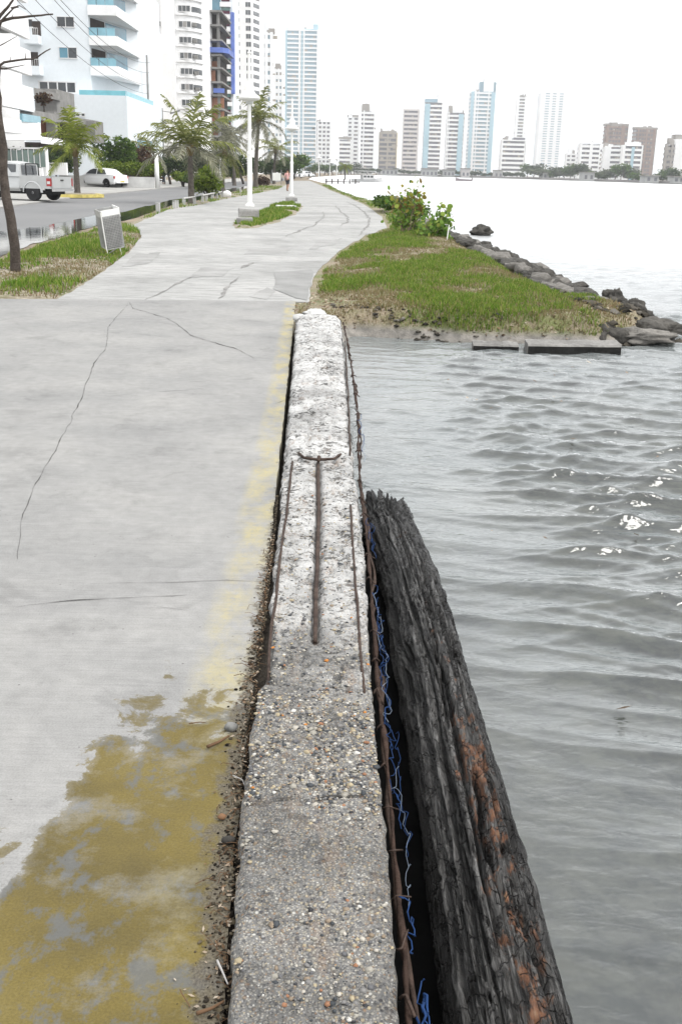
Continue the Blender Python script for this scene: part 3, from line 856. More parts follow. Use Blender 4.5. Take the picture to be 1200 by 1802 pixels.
log = fastmesh('driftwood_log', V.reshape(-1, 3), Fq, LOGM, smooth=True, attrs={'rot': rot, 'groove': np.clip(grv*0.75 + grv2*0.35 + np.clip(holes, 0, 1), 0, 1)})
tag(log, 'thick dark rotting timber log lying in the water beside the sea wall', 'log')
# ================================================================ BANK, VERGE, ROAD, PUDDLE
def sdf(poly, X, Y):
    """signed distance to a polygon, positive inside"""
    poly = np.asarray(poly, float)
    d = np.full(X.shape, 1e9); ins = np.zeros(X.shape, bool)
    n_ = len(poly)
    for i in range(n_):
        a, b = poly[i], poly[(i+1) % n_]
        ex, ey = b - a
        t_ = np.clip(((X-a[0])*ex + (Y-a[1])*ey) / (ex*ex + ey*ey + 1e-12), 0, 1)
        d = np.minimum(d, np.hypot(X - a[0] - t_*ex, Y - a[1] - t_*ey))
        c_ = ((a[1] > Y) != (b[1] > Y)) & (X < (b[0]-a[0]) * (Y-a[1]) / (b[1]-a[1] + 1e-12) + a[0])
        ins ^= c_
    return np.where(ins, d, -d)
def sst(x):
    x = np.clip(x, 0, 1)
    return x * x * (3 - 2 * x)
PATHP = path_poly
BANK = [(-1.2, 12.6), (-0.65, 11.9), (-0.05, 11.95), (0.15, 12.5), (0.62, 12.5), (1.45, 12.2), (2.15, 12.1), (3.0, 12.1), (3.55, 12.4), (4.15, 13.5), (4.0, 14.6), (3.40, 15.5), (3.22, 18), (3.15, 21.9), (2.95, 27.5), (2.65, 32.8),
        (2.75, 44), (2.05, 57.6), (0.7, 75), (-0.7, 97.4), (-3.2, 154), (-6, 154), (-3, 97), (-0.5, 57), (-1.2, 33), (-1.6, 22)]
def bank_z(X, Y):
    d_ = sdf(BANK, X, Y) + 0.16 * fbm(X*1.3, Y*1.3, 4.4, 3) + 0.05*fbm(X*5, Y*5, 1.4, 2)
    dp = np.minimum(-sdf(PATHP, X, Y), np.where(Y < 13.85, X + 0.70 - 0.0*Y, 99))
    z = -0.42 + 0.405 * sst(d_ / 0.55 + 0.30)
    return z + (0.075 * sst(dp / 1.2) + 0.025 * fbm(X*1.7, Y*1.7, 2.2, 3) * sst(dp / 0.3)) * sst(d_ / 0.6) + 0.010*fbm(X*8, Y*8, 0, 2)*sst(dp / 0.15)
t = NT('bank_soil')
n1 = t.noise(0.9, t.pos, 5, 0.6); n2 = t.noise(7, t.pos, 5, 0.65); n3 = t.noise(45, t.pos, 3, 0.7)
c = t.ramp(n1, [(0.40, (0.20, 0.165, 0.115)), (0.54, (0.13, 0.13, 0.055)), (0.7, (0.09, 0.12, 0.03))])
c = t.mix(t.ramp(n2, [(0.50, 0.0), (0.62, 0.8)]), c, (0.21, 0.17, 0.12))
c = t.mix(t.ramp(n3, [(0.58, 0.0), (0.66, 0.8)]), c, (0.30, 0.25, 0.19))
c = t.mix(t.ramp(n3, [(0.34, 0.8), (0.42, 0.0)]), c, (0.05, 0.04, 0.03))
zz = t.sep(t.pos)[2]
c = t.mix(t.m('MULTIPLY', t.m('SUBTRACT', -0.10, zz), 12.0, clamp=True), c, t.ramp(n2, [(0.3, (0.10, 0.095, 0.085)), (0.7, (0.27, 0.25, 0.225))]))
BANKM = t.done(c, 0.95, t.bump(n3, 0.6, 0.02))
def terrain(name, x0, x1, y0, y1, nx, ny, zf, mat, lab, cut, geo=False):
    xs = np.linspace(x0, x1, nx); ys_ = np.geomspace(y0, y1, ny) if geo else np.linspace(y0, y1, ny)
    X, Y = np.meshgrid(xs, ys_)
    Z = zf(X, Y)
    F_ = gridfaces(ny, nx)
    zv = Z.ravel()
    F_ = F_[zv[F_].max(1) > cut]
    o = fastmesh(name, np.stack([X, Y, Z], -1).reshape(-1, 3), F_, mat, smooth=True)
    return tag(o, lab, kind='structure')
terrain('grass_bank', -1.3, 4.8, 11.6, 34, 90, 300, bank_z, BANKM, 'low grassy bank jutting into the bay beside the path', -0.41)
terrain('grass_bank', -6.5, 4.4, 33.7, 154, 90, 240, lambda X, Y: bank_z(X, Y) - 0.004, BANKM, 'narrow grassy strip between the far path and the bay', -0.41, True)

VERGE = poly_px([(-120, 530), (0, 527.5), (100, 526), (140, 503), (180, 480), (225, 445), (252, 415), (247, 404), (234, 396), (262, 384), (300, 369), (345, 362), (400, 350), (450, 341), (490, 333), (503, 327), (508, 321), (470, 325), (440, 331),
                 (400, 341.5), (345, 354), (300, 364), (232, 389), (175, 400), (110, 420), (60, 432), (0, 457), (-120, 490)])
def verge_z(X, Y):
    d_ = sdf(VERGE, X, Y) + 0.10 * fbm(X*1.1, Y*0.8, 3, 3)
    return -0.10 + 0.10 * sst(d_ / 0.5 + 0.5) + 0.05 * sst(d_ / 0.9) * (0.6 + fbm(X*1.6, Y*1.6, 1.1, 3)) + 0.012*fbm(X*7, Y*7, 2, 2)*sst(d_/0.3)
t = NT('verge_soil')
n1 = t.noise(0.8, t.pos, 5, 0.6); n2 = t.noise(6, t.scale(t.pos, (1, 1.8, 1)), 5, 0.7); n3 = t.noise(38, t.pos, 3, 0.7)
c = t.ramp(n1, [(0.40, (0.22, 0.19, 0.145)), (0.55, (0.15, 0.135, 0.075)), (0.68, (0.075, 0.10, 0.03))])
c = t.mix(t.ramp(n2, [(0.50, 0.0), (0.60, 0.8)]), c, (0.33, 0.29, 0.23))
c = t.mix(t.ramp(n2, [(0.36, 0.8), (0.45, 0.0)]), c, (0.09, 0.07, 0.045))
c = t.mix(t.ramp(n3, [(0.36, 0.8), (0.44, 0.0)]), c, (0.06, 0.05, 0.035))
VERGEM = t.done(c, 0.95, t.bump(n3, 0.6, 0.02))
terrain('grass_verge', -9.5, -3.0, 13.2, 30, 80, 150, verge_z, VERGEM, 'patchy verge of dry soil and grass between path and road', -0.075)
terrain('grass_verge', -13, -3.0, 29.8, 130, 80, 160, lambda X, Y: verge_z(X, Y) - 0.003, VERGEM, 'thin far verge between the flooded road edge and the path', -0.075, True)

t = NT('asphalt')
n1 = t.noise(0.35, t.scale(t.pos, (1, 0.4, 1)), 5, 0.6); n3 = t.noise(50, t.pos, 3, 0.7)
c = t.ramp(n1, [(0.3, (0.125, 0.127, 0.13)), (0.7, (0.17, 0.17, 0.17))])
c = t.mix(1.0, c, t.ramp(n3, [(0.3, 0.75), (0.7, 1.1)]), 'MULTIPLY')
ASPH = t.done(c, 0.85, t.bump(n3, 0.3, 0.01))
def sheet(name, pts, z, mat, lab, w_=0, parent=None, kind='structure'):
    pl = poly_px(wob(pts + [pts[0]], w_)[:-1] if w_ else pts, z)
    o = MB().face([(x, y, z) for x, y in pl]).build(name, mat, parent)
    return tag(o, lab, kind=kind)
sheet('road', [(-300, 560), (0, 440), (110, 412), (175, 395), (230, 386), (300, 360), (345, 351), (400, 337), (440, 328), (490, 320), (515, 315), (516, 311), (430, 319), (300, 330.5), (160, 344), (105, 351), (0, 366), (-300, 398)], -0.034, ASPH, 'grey asphalt road running along the buildings')
FORE = pm('forecourt_concrete', (0.34, 0.335, 0.32), 0.9, 0.2, 0.4, 0.3, 0.01, fine=0.2, fscale=20)
fo = MB().prism(poly_px([(-300, 397), (0, 365.5), (105, 350.5), (160, 343.5), (300, 330), (430, 318.5), (430, 314), (300, 317), (200, 317), (0, 314), (-300, 306)], 0.0), -0.2, 0.02).build('forecourt', FORE)
tag(fo, 'pale concrete forecourt and pavement in front of the buildings', kind='structure')
t = NT('puddle_water')
pn_ = t.noise(2.5, t.scale(t.pos, (1, 2.0, 1)), 3)
PUD = t.done((0.02, 0.022, 0.02), 0.03, t.bump(pn_, 0.05, 0.02), spec=1.0)
t.bsdf.inputs['IOR'].default_value = 1.6
pud = [(-200, 520), (0, 452), (60, 428), (110, 416), (175, 396), (232, 385.5), (300, 361.5), (345, 352.5), (400, 340), (440, 330), (442, 326.5), (400, 333), (345, 346), (300, 352.5), (215, 373), (175, 377), (115, 390.5), (80, 398), (0, 407), (-200, 430)]
sheet('puddle', pud, -0.026, PUD, 'long still puddle of flood water along the road edge', 4)

# ---------------------------------------------------------------- grass, litter
GRASS = leafm('grass_blades', (0.06, 0.12, 0.012), (0.135, 0.235, 0.026), (0.30, 0.29, 0.09))
DRYG = leafm('dry_grass', (0.16, 0.12, 0.06), (0.26, 0.21, 0.12), (0.10, 0.12, 0.03))
LITT = leafm('leaf_litter', (0.055, 0.035, 0.02), (0.22, 0.14, 0.08), (0.50, 0.44, 0.36))
def blades(name, pts, hmin, hmax, wd, mat, lab, lean=0.5):
    n_ = len(pts)
    a = RNG.uniform(0, 2*PI, n_); h_ = RNG.uniform(hmin, hmax, n_) * np.clip(1 + 1.1*fbm(pts[:, 0]*2.2, pts[:, 1]*1.6, 3.3, 3), .35, 2.0); l_ = RNG.uniform(0, lean, n_) * h_; b = RNG.uniform(0, 2*PI, n_)
    w_ = RNG.uniform(0.6, 1.3, n_) * wd
    dx, dy = np.cos(a)*w_, np.sin(a)*w_
    tip = pts + np.stack([np.cos(b)*l_, np.sin(b)*l_, h_], -1)
    mid = pts + np.stack([np.cos(b)*l_*0.3, np.sin(b)*l_*0.3, h_*0.55], -1)
    V = np.stack([pts + np.stack([-dx, -dy, 0*dx-0.01], -1), pts + np.stack([dx, dy, 0*dx-0.01], -1), mid + np.stack([dx*.8, dy*.8, 0*dx], -1), mid - np.stack([dx*.8, dy*.8, 0*dx], -1), tip], 1)
    i = 5*np.arange(n_)[:, None]
    Fq = np.concatenate([i + np.array([[0, 1, 2]]), i + np.array([[0, 2, 3]]), i + np.array([[3, 2, 4]])], 0)
    o = fastmesh(name, V.reshape(-1, 3), Fq, mat)
    return tag(o, lab, kind='stuff')
def scatter(n_, x0, x1, y0, y1, zf, ok, geo=True):
    x = RNG.uniform(x0, x1, n_)
    y = np.exp(RNG.uniform(math.log(y0), math.log(y1), n_)) if geo else RNG.uniform(y0, y1, n_)
    z = zf(x, y)
    k = ok(x, y, z)
    return np.stack([x, y, z], -1)[k]
def bank_ok(thr):
    def f(x, y, z):
        m_ = 1.5*fbm(x*0.8, y*0.45, 8.8, 4) + 0.5*fbm(x*3, y*2.2, 1.8, 3)
        zmask = (z > -0.14) & ((x > -0.6) | (y > 13.85))
        bare = np.exp(-(((x + 0.1) / 0.9) ** 2 + ((y - 13.7) / 1.5) ** 2)) * 1.2 + np.exp(-(((x - 3.4) / 0.55)**2 + ((y - 13.3) / 1.0)**2))
        return zmask & (sdf(PATHP, x, y) < -0.08 - 0.3*np.abs(fbm(x*1.5, y*1.5, 5, 2))) & (m_ - bare + RNG.uniform(-.28, .28, x.shape) > thr) & (x < 3.95)
    return f
blades('bank_grass', scatter(170000, -0.7, 3.6, 12, 36, bank_z, bank_ok(0.04)), 0.025, 0.085, 0.005, GRASS, 'short green grass growing on the bank', 0.9)
blades('dry_grass', scatter(80000, -0.7, 3.6, 12, 36, bank_z, bank_ok(-0.75)), 0.02, 0.05, 0.005, DRYG, 'dry straw coloured grass on the bank', 1.3)
blades('bank_grass', scatter(60000, -4, 3.4, 34, 130, bank_z, bank_ok(-0.2)), 0.05, 0.13, 0.012, GRASS, 'green grass on the far shore strip', 0.8)
def verge_ok(x, y, z):
    m_ = 1.5*fbm(x*0.7, y*0.6, 6.1, 4)
    d_ = sdf(VERGE, x, y)
    back = np.clip((y - 17.5 - (x + 5) * -0.6) / 4.0, -0.55, 0.35)
    return (d_ > 0.04) & (m_ + back + RNG.uniform(-.35, .35, x.shape) > 0.22)
blades('verge_grass', scatter(70000, -9, -3, 13.5, 30, verge_z, verge_ok), 0.03, 0.11, 0.008, GRASS, 'green grass tufts on the verge beside the road', 0.9)
blades('dry_grass', scatter(30000, -9, -3, 13.5, 30, verge_z, lambda x, y, z: sdf(VERGE, x, y) > 0.05), 0.02, 0.05, 0.007, DRYG, 'dry straw and stubble on the verge', 1.4)
blades('verge_grass', scatter(40000, -12, -3, 30, 110, verge_z, lambda x, y, z: (sdf(VERGE, x, y) > 0.05) & (fbm(x*0.5, y*0.3, 3, 3) > -0.15)), 0.05, 0.14, 0.014, GRASS, 'grass on the far verge', 0.8)
def litter(name, pts, smin, smax, mat, lab, parent=None, lift=0.006):
    n_ = len(pts)
    s1 = RNG.uniform(smin, smax, n_); s2 = s1 * RNG.uniform(0.3, 0.7, n_); a = RNG.uniform(0, 2*PI, n_)
    u_ = np.stack([np.cos(a), np.sin(a), RNG.uniform(-0.5, 0.5, n_)], -1) * s1[:, None]
    v_ = np.stack([-np.sin(a), np.cos(a), RNG.uniform(-0.5, 0.5, n_)], -1) * s2[:, None]
    c_ = pts + np.array([0, 0, lift]) + np.stack([0*a, 0*a, 0.25*s1], -1)
    V = np.stack([c_ - u_, c_ - v_*0.9 + u_*0.1, c_ + u_, c_ + v_], 1)
    i = 4*np.arange(n_)[:, None]
    o = fastmesh(name, V.reshape(-1, 3), i + np.array([[0, 1, 2, 3]]), mat, parent)
    if parent is None: tag(o, lab, kind='stuff')
    else: o['kind'] = 'stuff'
    return o
litter('leaf_litter', scatter(9000, -0.7, 4.3, 12, 26, bank_z, lambda x, y, z: (z > -0.2) & (sdf(PATHP, x, y) < -0.02) & (fbm(x*0.9, y*0.8, 2.6, 3) + 0.8*np.exp(-((y-13.3)/1.1)**2) > 0.22)), 0.012, 0.035, LITT, 'dead leaves and small litter on the bank')
litter('leaf_litter', scatter(2200, -9, -3, 13.5, 28, verge_z, lambda x, y, z: sdf(VERGE, x, y) > 0.03), 0.015, 0.04, LITT, 'dead leaves and litter on the verge')

# ---------------------------------------------------------------- stones along the shore
STONE = pm('dark_shore_stone', (0.085, 0.08, 0.072), 0.75, 0.55, 3.0, 0.8, 0.02, fine=0.5, fscale=22)
PALES = pm('pale_shore_stone', (0.19, 0.18, 0.165), 0.8, 0.35, 3.0, 0.7, 0.02, fine=0.4, fscale=25)
rev = empty('stone_revetment', (3.5, 24, -0.4))
tag(rev, 'low revetment of dark rough stones along the bay side of the bank', 'stone wall')
OUT = [(14.9, 3.95), (15.5, 3.92), (18, 3.98), (21.9, 4.0), (27.5, 3.75), (32.8, 3.4), (44, 2.95), (57, 2.3)]
variants = []
for k in range(7):
    th = np.linspace(0, PI, 6); ph = np.linspace(0, 2*PI, 10, endpoint=False)
    V = []
    for a in th:
        for b in ph:
            d_ = np.array([math.sin(a)*math.cos(b), math.sin(a)*math.sin(b), math.cos(a)])
            d_ = np.sign(d_) * np.abs(d_) ** 0.55
            d_ = d_ * (1 + 0.45 * float(fbm(d_[0]*2.2 + k*5, d_[1]*2.2, d_[2]*2.2 + k, 3)))
            V.append(d_)
    Fq = [(i*10+j, (i+1)*10+j, (i+1)*10+(j+1) % 10, i*10+(j+1) % 10) for i in range(5) for j in range(10)]
    o = fastmesh('stone', np.array(V), np.array(Fq), STONE if k % 3 != 1 else PALES)
    variants.append(o.data)
    bpy.data.objects.remove(o)
def stone(mesh, c, sx_, sy_, sz_, rz_, parent, name='stone', tilt=0.0):
    o = bpy.data.objects.new(name, mesh)
    link(o, parent)
    o.location = c
    o.scale = (sx_, sy_, sz_)
    o.rotation_euler = (random.uniform(-tilt, tilt), random.uniform(-tilt, tilt), rz_)
    return o
y = 14.9
while y < 50:
    ln = random.uniform(0.34, 0.60) * (1 + max(0, y - 30) * 0.03)
    xo = float(interp(OUT, y))
    for col_ in range(3):
        w_ = random.uniform(0.10, 0.26)
        x = xo - 0.06 - col_ * 0.31 + random.uniform(-0.05, 0.05)
        stone(random.choice(variants), (x, y + random.uniform(-0.12, 0.12), -0.235 + col_ * 0.075 + random.uniform(-0.03, 0.03)), w_, ln * 0.52, random.uniform(0.05, 0.15), random.uniform(-0.7, 0.7), rev, tilt=0.28)
    y += ln
rk = [((1076, 527), 0.20, (1, .9, 1.0), 'rounded dark rock standing in the water off the tip of the bank', STONE), ((1112, 553), 0.27, (1.1, .9, .75), 'mossy brown rock at the outer edge of the tip', STONE),
      ((1150, 583), 0.30, (1.5, .8, .5), 'low tapering dark rock farthest out at the tip of the bank', STONE), ((1060, 596), 0.30, (.9, .6, .62), 'dark leaning rock beside the end of the kerb block', STONE),
      ((1120, 596), 0.36, (1.4, .8, .30), 'flat pale rock awash at the tip of the bank', PALES), ((1082, 560), 0.20, (1.2, .8, .6), 'small grey rock behind the mossy rock', PALES),
      ((1040, 570), 0.16, (1.2, .9, .6), 'small brown rock at the edge of the grass', STONE), ((1096, 575), 0.17, (1, 1, .6), 'small rock wedged between larger rocks at the tip', STONE),
      ((845, 411), 0.40, (1.05, .7, .62), 'dark round boulder alone in the bay beyond the shrub', STONE), ((1010, 541), 0.15, (1.3, .9, .5), 'grey stone on the revetment next to the grass', PALES)]
for i, ((px, py), r_, sq, lab, m_) in enumerate(rk):
    p = G(px, py, -0.2)
    o = rock('shore_rock', (p.x, p.y, -0.23 + 0.15 * r_), r_*0.85, m_, None, i + 11, sq, 30, 20, 0.9, rz=random.uniform(-0.4, 0.4))
    tag(o, lab, 'rock', 'rocks around the tip of the bank' if i != 8 else None)
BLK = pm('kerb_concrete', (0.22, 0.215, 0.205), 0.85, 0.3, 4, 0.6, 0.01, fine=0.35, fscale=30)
BLKD = pm('dark_concrete_face', (0.022, 0.022, 0.021), 0.8, 0.3, 4, 0.6, 0.01, fine=0.3, fscale=30, spec=0.1)  # near black front face, much darker than the block's top
def kerb(px0, px1, py, ztop, dep, lab):
    a, b = G(px0, py, WZ), G(px1, py + 2, WZ)
    m_ = MB()
    nx = 14
    V, Fq = [], []
    for i in range(nx + 1):
        f_ = i / nx
        x = a.x + (b.x - a.x) * f_; y_ = a.y + (b.y - a.y) * f_
        j = 0.02 * float(fbm(i*0.8, px0, 0, 2))
        V += [(x, y_ + j, -0.5), (x, y_ + j*0.7, ztop - 0.02), (x, y_ + 0.02 + j, ztop + j*0.3), (x, y_ + dep, ztop + 0.02 + j*0.5), (x, y_ + dep + 0.02, -0.5)]
    for i in range(nx):
        for k in range(4):
            Fq.append((i*5+k, (i+1)*5+k, (i+1)*5+k+1, i*5+k+1))
    for i in (0, nx):
        Fq.append((i*5, i*5+1, i*5+2, i*5+3)); Fq.append((i*5, i*5+3, i*5+4, i*5+4))
    me = bpy.data.meshes.new('kerb_block')
    me.from_pydata(V, [], [tuple(dict.fromkeys(q)) for q in Fq])
    me.materials.append(BLK); me.materials.append(BLKD)
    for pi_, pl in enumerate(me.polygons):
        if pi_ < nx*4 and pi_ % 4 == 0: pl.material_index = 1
    o = link(bpy.data.objects.new('kerb_block', me))
    return tag(o, lab, 'kerb block', 'kerb blocks at the water edge')
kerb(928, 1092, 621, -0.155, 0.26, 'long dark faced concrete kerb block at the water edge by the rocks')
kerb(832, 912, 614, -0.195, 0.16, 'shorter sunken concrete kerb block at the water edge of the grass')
# ================================================================ STREET FURNITURE
WHITEP = pm('white_paint', (0.78, 0.78, 0.76), 0.55, 0.06, 2.0)
CONC = pm('plain_concrete', (0.30, 0.295, 0.285), 0.9, 0.25, 3.0, 0.5, 0.01, fine=0.3, fscale=30)
GLASSD = pm('lamp_glass', (0.55, 0.57, 0.56), 0.3, 0.05)
# median island
MED = poly_px([(405, 394), (413, 402), (450, 401), (492, 390), (528, 374), (534, 363), (516, 356), (484, 360), (452, 375), (420, 385)])
def med_z(X, Y):
    return -0.07 + 0.14 * sst((sdf(MED, X, Y) + 0.15*fbm(X*1.2, Y*0.9, 2, 3)) / 0.7 + 0.4) + 0.01*fbm(X*6, Y*6, 2, 2)
terrain('median_island', -5.5, -1.3, 30.5, 58, 60, 130, med_z, VERGEM, 'low grassy island in the middle of the path', -0.045)
blades('island_grass', scatter(50000, -5.5, -1.3, 31, 58, med_z, lambda x, y, z: (sdf(MED, x, y) > 0.12) & (fbm(x*0.8, y*0.5, 7, 3) > -0.25)), 0.04, 0.13, 0.012, GRASS, 'short green grass on the median island', 0.8)
def chunk(name, c, sx_, sy_, sz_, mat, lab, cat, group=None, rz_=0.0, seed=0):
    """a worn rectangular block"""
    n_ = 5
    V, Fq = [], []
    m_ = MB()
    prof = [(1.0, 0.0), (1.0, 0.86), (0.94, 1.0)]
    o = MB()
    rings = []
    for (k, zf) in prof:
        r_ = []
        for (ax, ay) in [(-1, -1), (0, -1), (1, -1), (1, 0), (1, 1), (0, 1), (-1, 1), (-1, 0)]:
            j = 1 + 0.06 * float(fbm(ax*2 + seed, ay*2 + zf*3, seed, 2))
            x, y_ = ax*sx_*k*j, ay*sy_*k*j
            r_.append((c[0] + x*math.cos(rz_) - y_*math.sin(rz_), c[1] + x*math.sin(rz_) + y_*math.cos(rz_), c[2] + sz_*zf*(1 + 0.08*float(fbm(ax + seed, ay, 3, 2)))))
        rings.append(r_)
    for a, b in zip(rings[:-1], rings[1:]):
        for i in range(8):
            o.face([a[i], a[(i+1) % 8], b[(i+1) % 8], b[i]])
    o.face(rings[-1])
    return tag(o.build(name, mat), lab, cat, group)

def lamp_proto():
    root = empty('promenade_lamp')
    MB().lathe([(0.17, 0.0), (0.17, 0.05), (0.11, 0.10), (0.09, 0.14), (0.085, 1.75), (0.10, 1.78), (0.10, 1.84), (0.068, 1.90), (0.06, 3.55), (0.05, 5.1)], n=14).build('pole', WHITEP, root, smooth=False)
    MB().lathe([(0.11, 3.55), (0.36, 3.62), (0.39, 3.66), (0.39, 3.685), (0.34, 3.71), (0.20, 3.84), (0.17, 3.90), (0.165, 4.05), (0.12, 4.16), (0.07, 4.22)], n=20).build('lamp_shade', WHITEP, root, smooth=False)
    MB().lathe([(0.05, 3.46), (0.10, 3.47), (0.13, 3.52), (0.13, 3.56), (0.08, 3.60)], n=12).build('lamp_bulb', GLASSD, root, smooth=True)
    MB().lathe([(0.055, 5.1), (0.07, 5.13), (0.03, 5.2), (0.012, 5.32)], n=10).build('finial', WHITEP, root)
    return root
lamp0 = lamp_proto()
LB = [((440, 381), 0.36, 'white promenade lamp post nearest the viewer on the grassy island'), ((513, 352), 0.22, 'second white promenade lamp post at the far end of the island'),
      ((561, 318.3), 0.0, 'far white lamp post at the end of the path, left of a close pair'), ((580, 317.6), 0.0, 'tallest looking of the three far white lamp posts by the jetty'), ((592, 318), 0.0, 'far white lamp post nearest the moored boat'),
      ((530, 307.8), 0.0, 'very distant white lamp post before the trees, nearer the tall tower'), ((538, 307.6), 0.0, 'very distant white lamp post before the trees, beside its twin')]
for i, ((px, py), dz, lab) in enumerate(LB):
    o = lamp0 if i == 0 else copy_tree(lamp0)
    p = G(px, py, 0)
    o.location = (p.x, p.y, dz)
    o.rotation_euler.z = i * 0.4
    tag(o, lab, 'lamp post', 'white promenade lamp posts')
p = G(437, 388, 0); chunk('lamp_footing', (p.x, p.y + 0.1, -0.05), 0.33, 0.30, 0.42, CONC, 'square concrete footing under the nearest lamp post', 'footing', 'concrete lamp footings', 0.15, 1)
p = G(443, 396, 0); chunk('concrete_block', (p.x - 0.20, p.y - 0.15, -0.05), 0.25, 0.17, 0.27, CONC, 'broken concrete block lying against the nearest lamp footing', 'block', None, 0.1, 2)
p = G(513, 354, 0); chunk('lamp_footing', (p.x, p.y, -0.05), 0.30, 0.30, 0.27, CONC, 'square concrete footing under the second lamp post', 'footing', 'concrete lamp footings', 0.1, 3)
p = G(503, 369, 0); chunk('concrete_slab', (p.x, p.y, -0.02), 0.42, 0.28, 0.20, pm('pale_slab', (0.5, 0.5, 0.48), 0.9, 0.2), 'flat pale concrete slab lying in the grass of the island', 'slab', None, 0.2, 4)
p = G(400, 347, 0); tag(rock('white_boulder', (p.x, p.y, 0.16), 0.27, pm('white_rock', (0.68, 0.68, 0.66), 0.9, 0.1, 6, 0.5), None, 5, (1, .9, .9), 16, 10, 0.25), 'white painted boulder on the verge beside the far path', 'rock')

# --- litter bin
BINM = pm('galvanised_mesh', (0.42, 0.42, 0.41), 0.55, 0.2, 6, metal=0.5)
BIND = pm('bin_liner', (0.22, 0.22, 0.225), 0.7, 0.3, 3)
binp = G(206, 449, 0)
bn = empty('litter_bin', (binp.x, binp.y, 0.0))
tag(bn, 'leaning wire mesh litter bin with white metal top on the verge', 'litter bin')
Mb = Matrix.Translation((binp.x - 0.06, binp.y + 0.05, 0.0)) @ Matrix.Rotation(R(31), 4, 'Z') @ Matrix.Rotation(R(-9), 4, 'Y') @ Matrix.Rotation(R(6), 4, 'X')
def bput(mb, name, mat, par):
    mb.v = [tuple(Mb @ Vector(q)) for q in mb.v]
    return mb.build(name, mat, par)
hw, z0, z1 = 0.175, 0.17, 0.80
bput(MB().box(-hw+.012, hw-.012, -hw+.012, hw-.012, z0+.02, z1-.05), 'liner', BIND, bn)
for s_, (ux, uy, nx_, ny_) in enumerate([(1, 0, 0, -1), (0, 1, 1, 0), (1, 0, 0, 1), (0, 1, -1, 0)]):
    mb = MB()
    for k in range(12):
        a = -hw + 2*hw*k/11
        c_ = (ux*a + nx_*hw, uy*a + ny_*hw, (z0+z1)/2)
        mb.obox(c_, (0.0045 if ux else 0.004, 0, 0), (0, 0.0045 if uy else 0.004, 0), (0, 0, (z1-z0)/2))
    for k in range(22):
        z = z0 + (z1-z0)*k/21
        mb.obox((nx_*hw*1.0, ny_*hw*1.0, z), (hw if ux else 0.005, 0, 0), (0, hw if uy else 0.005, 0), (0, 0, 0.0035))
    bput(mb, 'mesh_panel', BINM, bn)
    bput(MB().obox((nx_*(hw+.006), ny_*(hw+.006), z1 + (0.02 if s_ else 0.04)), ((hw+.012) if ux else .006, 0, 0), (0, (hw+.012) if uy else .006, 0), (0, 0, 0.055 if s_ != 1 else 0.085)), 'rim_plate', WHITEP if s_ in (0, 1) else BINM, bn)
bput(MB().box(-hw, hw, -hw, hw, z0-.02, z0), 'bin_floor', BINM, bn)
for (x, y_) in ((-hw-.02, -hw-.02), (hw+.02, hw+.02)):
    bput(MB().tube([(x, y_, z1+.06), (x, y_, z0), (x*0.9+0.03, y_*0.9, -0.12)], 0.010, 7), 'leg', WHITEP, bn)
bput(MB().tube([(-hw, -hw, 0.08), (hw, hw, 0.10)], 0.012, 6), 'brace', BINM, bn)

# --- low white barrier along the flooded road edge
bp = [(279, 373), (307, 366.5), (312, 365.5), (324, 362.5), (343, 359), (357, 355.5), (364, 354), (374, 351.5), (382, 349.5), (391, 347.5), (424, 340), (436, 337)]
for i, (px, py) in enumerate(bp):
    p = G(px, py, 0)
    h_ = 0.30 if i else 0.34
    w_ = 0.09 if i else 0.10
    o = MB().obox((p.x, p.y, h_/2 - 0.06), (w_*.75, 0, 0), (0, w_*.75, 0), (0.02*math.sin(i*3), 0, h_/2 + .03)).obox((p.x + 0.01*math.sin(i*3), p.y, h_ + 0.0), (w_*.8, 0, 0), (0, w_*.8, 0), (0, 0, 0.012)).build('bollard', pm('dirty_white_paint', (0.40, 0.40, 0.385), 0.7, 0.2, 3))
    tag(o, ORD[i] + ' dirty white bollard from the viewer along the flooded road edge', 'bollard', 'white bollards along the puddle')
for a, b in ((3, 4), (5, 7), (7, 9)):
    pa, pb = G(*bp[a], 0), G(*bp[b], 0)
    tag(MB().tube([(pa.x, pa.y, 0.33), (pb.x, pb.y, 0.33)], 0.04, 6).build('low_rail', pm('dirty_white_paint', (0.40, 0.40, 0.385), 0.7, 0.2, 3)), ['low white rail joining two bollards left of the bush', 'low white rail right behind the small bush', 'low white rail ending beside the white boulder'][(a - 3) // 2], 'rail')

# --- poles and wires
GREYP = pm('grey_pole_concrete', (0.24, 0.24, 0.235), 0.85, 0.15, 2.0)
def pole(px, pyt, pyb, Y, r_, lab, name='utility_pole', mat=None, arm=None):
    a, b = P(px, pyb, Y), P(px, pyt, Y)
    root = empty(name, (a.x, Y, 0))
    MB().tube([(a.x, Y, -0.1), (a.x, Y, b.z)], [r_, r_*0.65], 9).build('shaft', mat or GREYP, root, smooth=True)
    if arm:
        e = P(*arm, Y)
        MB().tube([(a.x, Y, b.z - 0.3), ((a.x+e.x)/2, Y, e.z + 0.05), (e.x, Y, e.z)], r_*0.4, 6).build('arm', mat or GREYP, root)
        MB().obox((e.x + 0.2, Y, e.z + 0.05), (0.5, 0, 0.16), (0, 0.13, 0), (0, 0, 0.06)).build('lamp_head', GREYP, root)
    tag(root, lab, 'pole')
    return root
pole(266, 97, 318, 118, 0.16, 'tall grey concrete utility pole in front of the white tower')
pole(290, 190, 320, 112, 0.10, 'grey street light pole with short arm behind the near palm', 'street_light', arm=(305, 198))
o = pole(277, 270, 322, 86, 0.22, 'stout white concrete gatepost at the end of the hedge wall', 'gatepost', WHITEP)
pole(388, 268, 316, 116, 0.10, 'thin leaning white pole among the palms', 'white_pole', WHITEP)
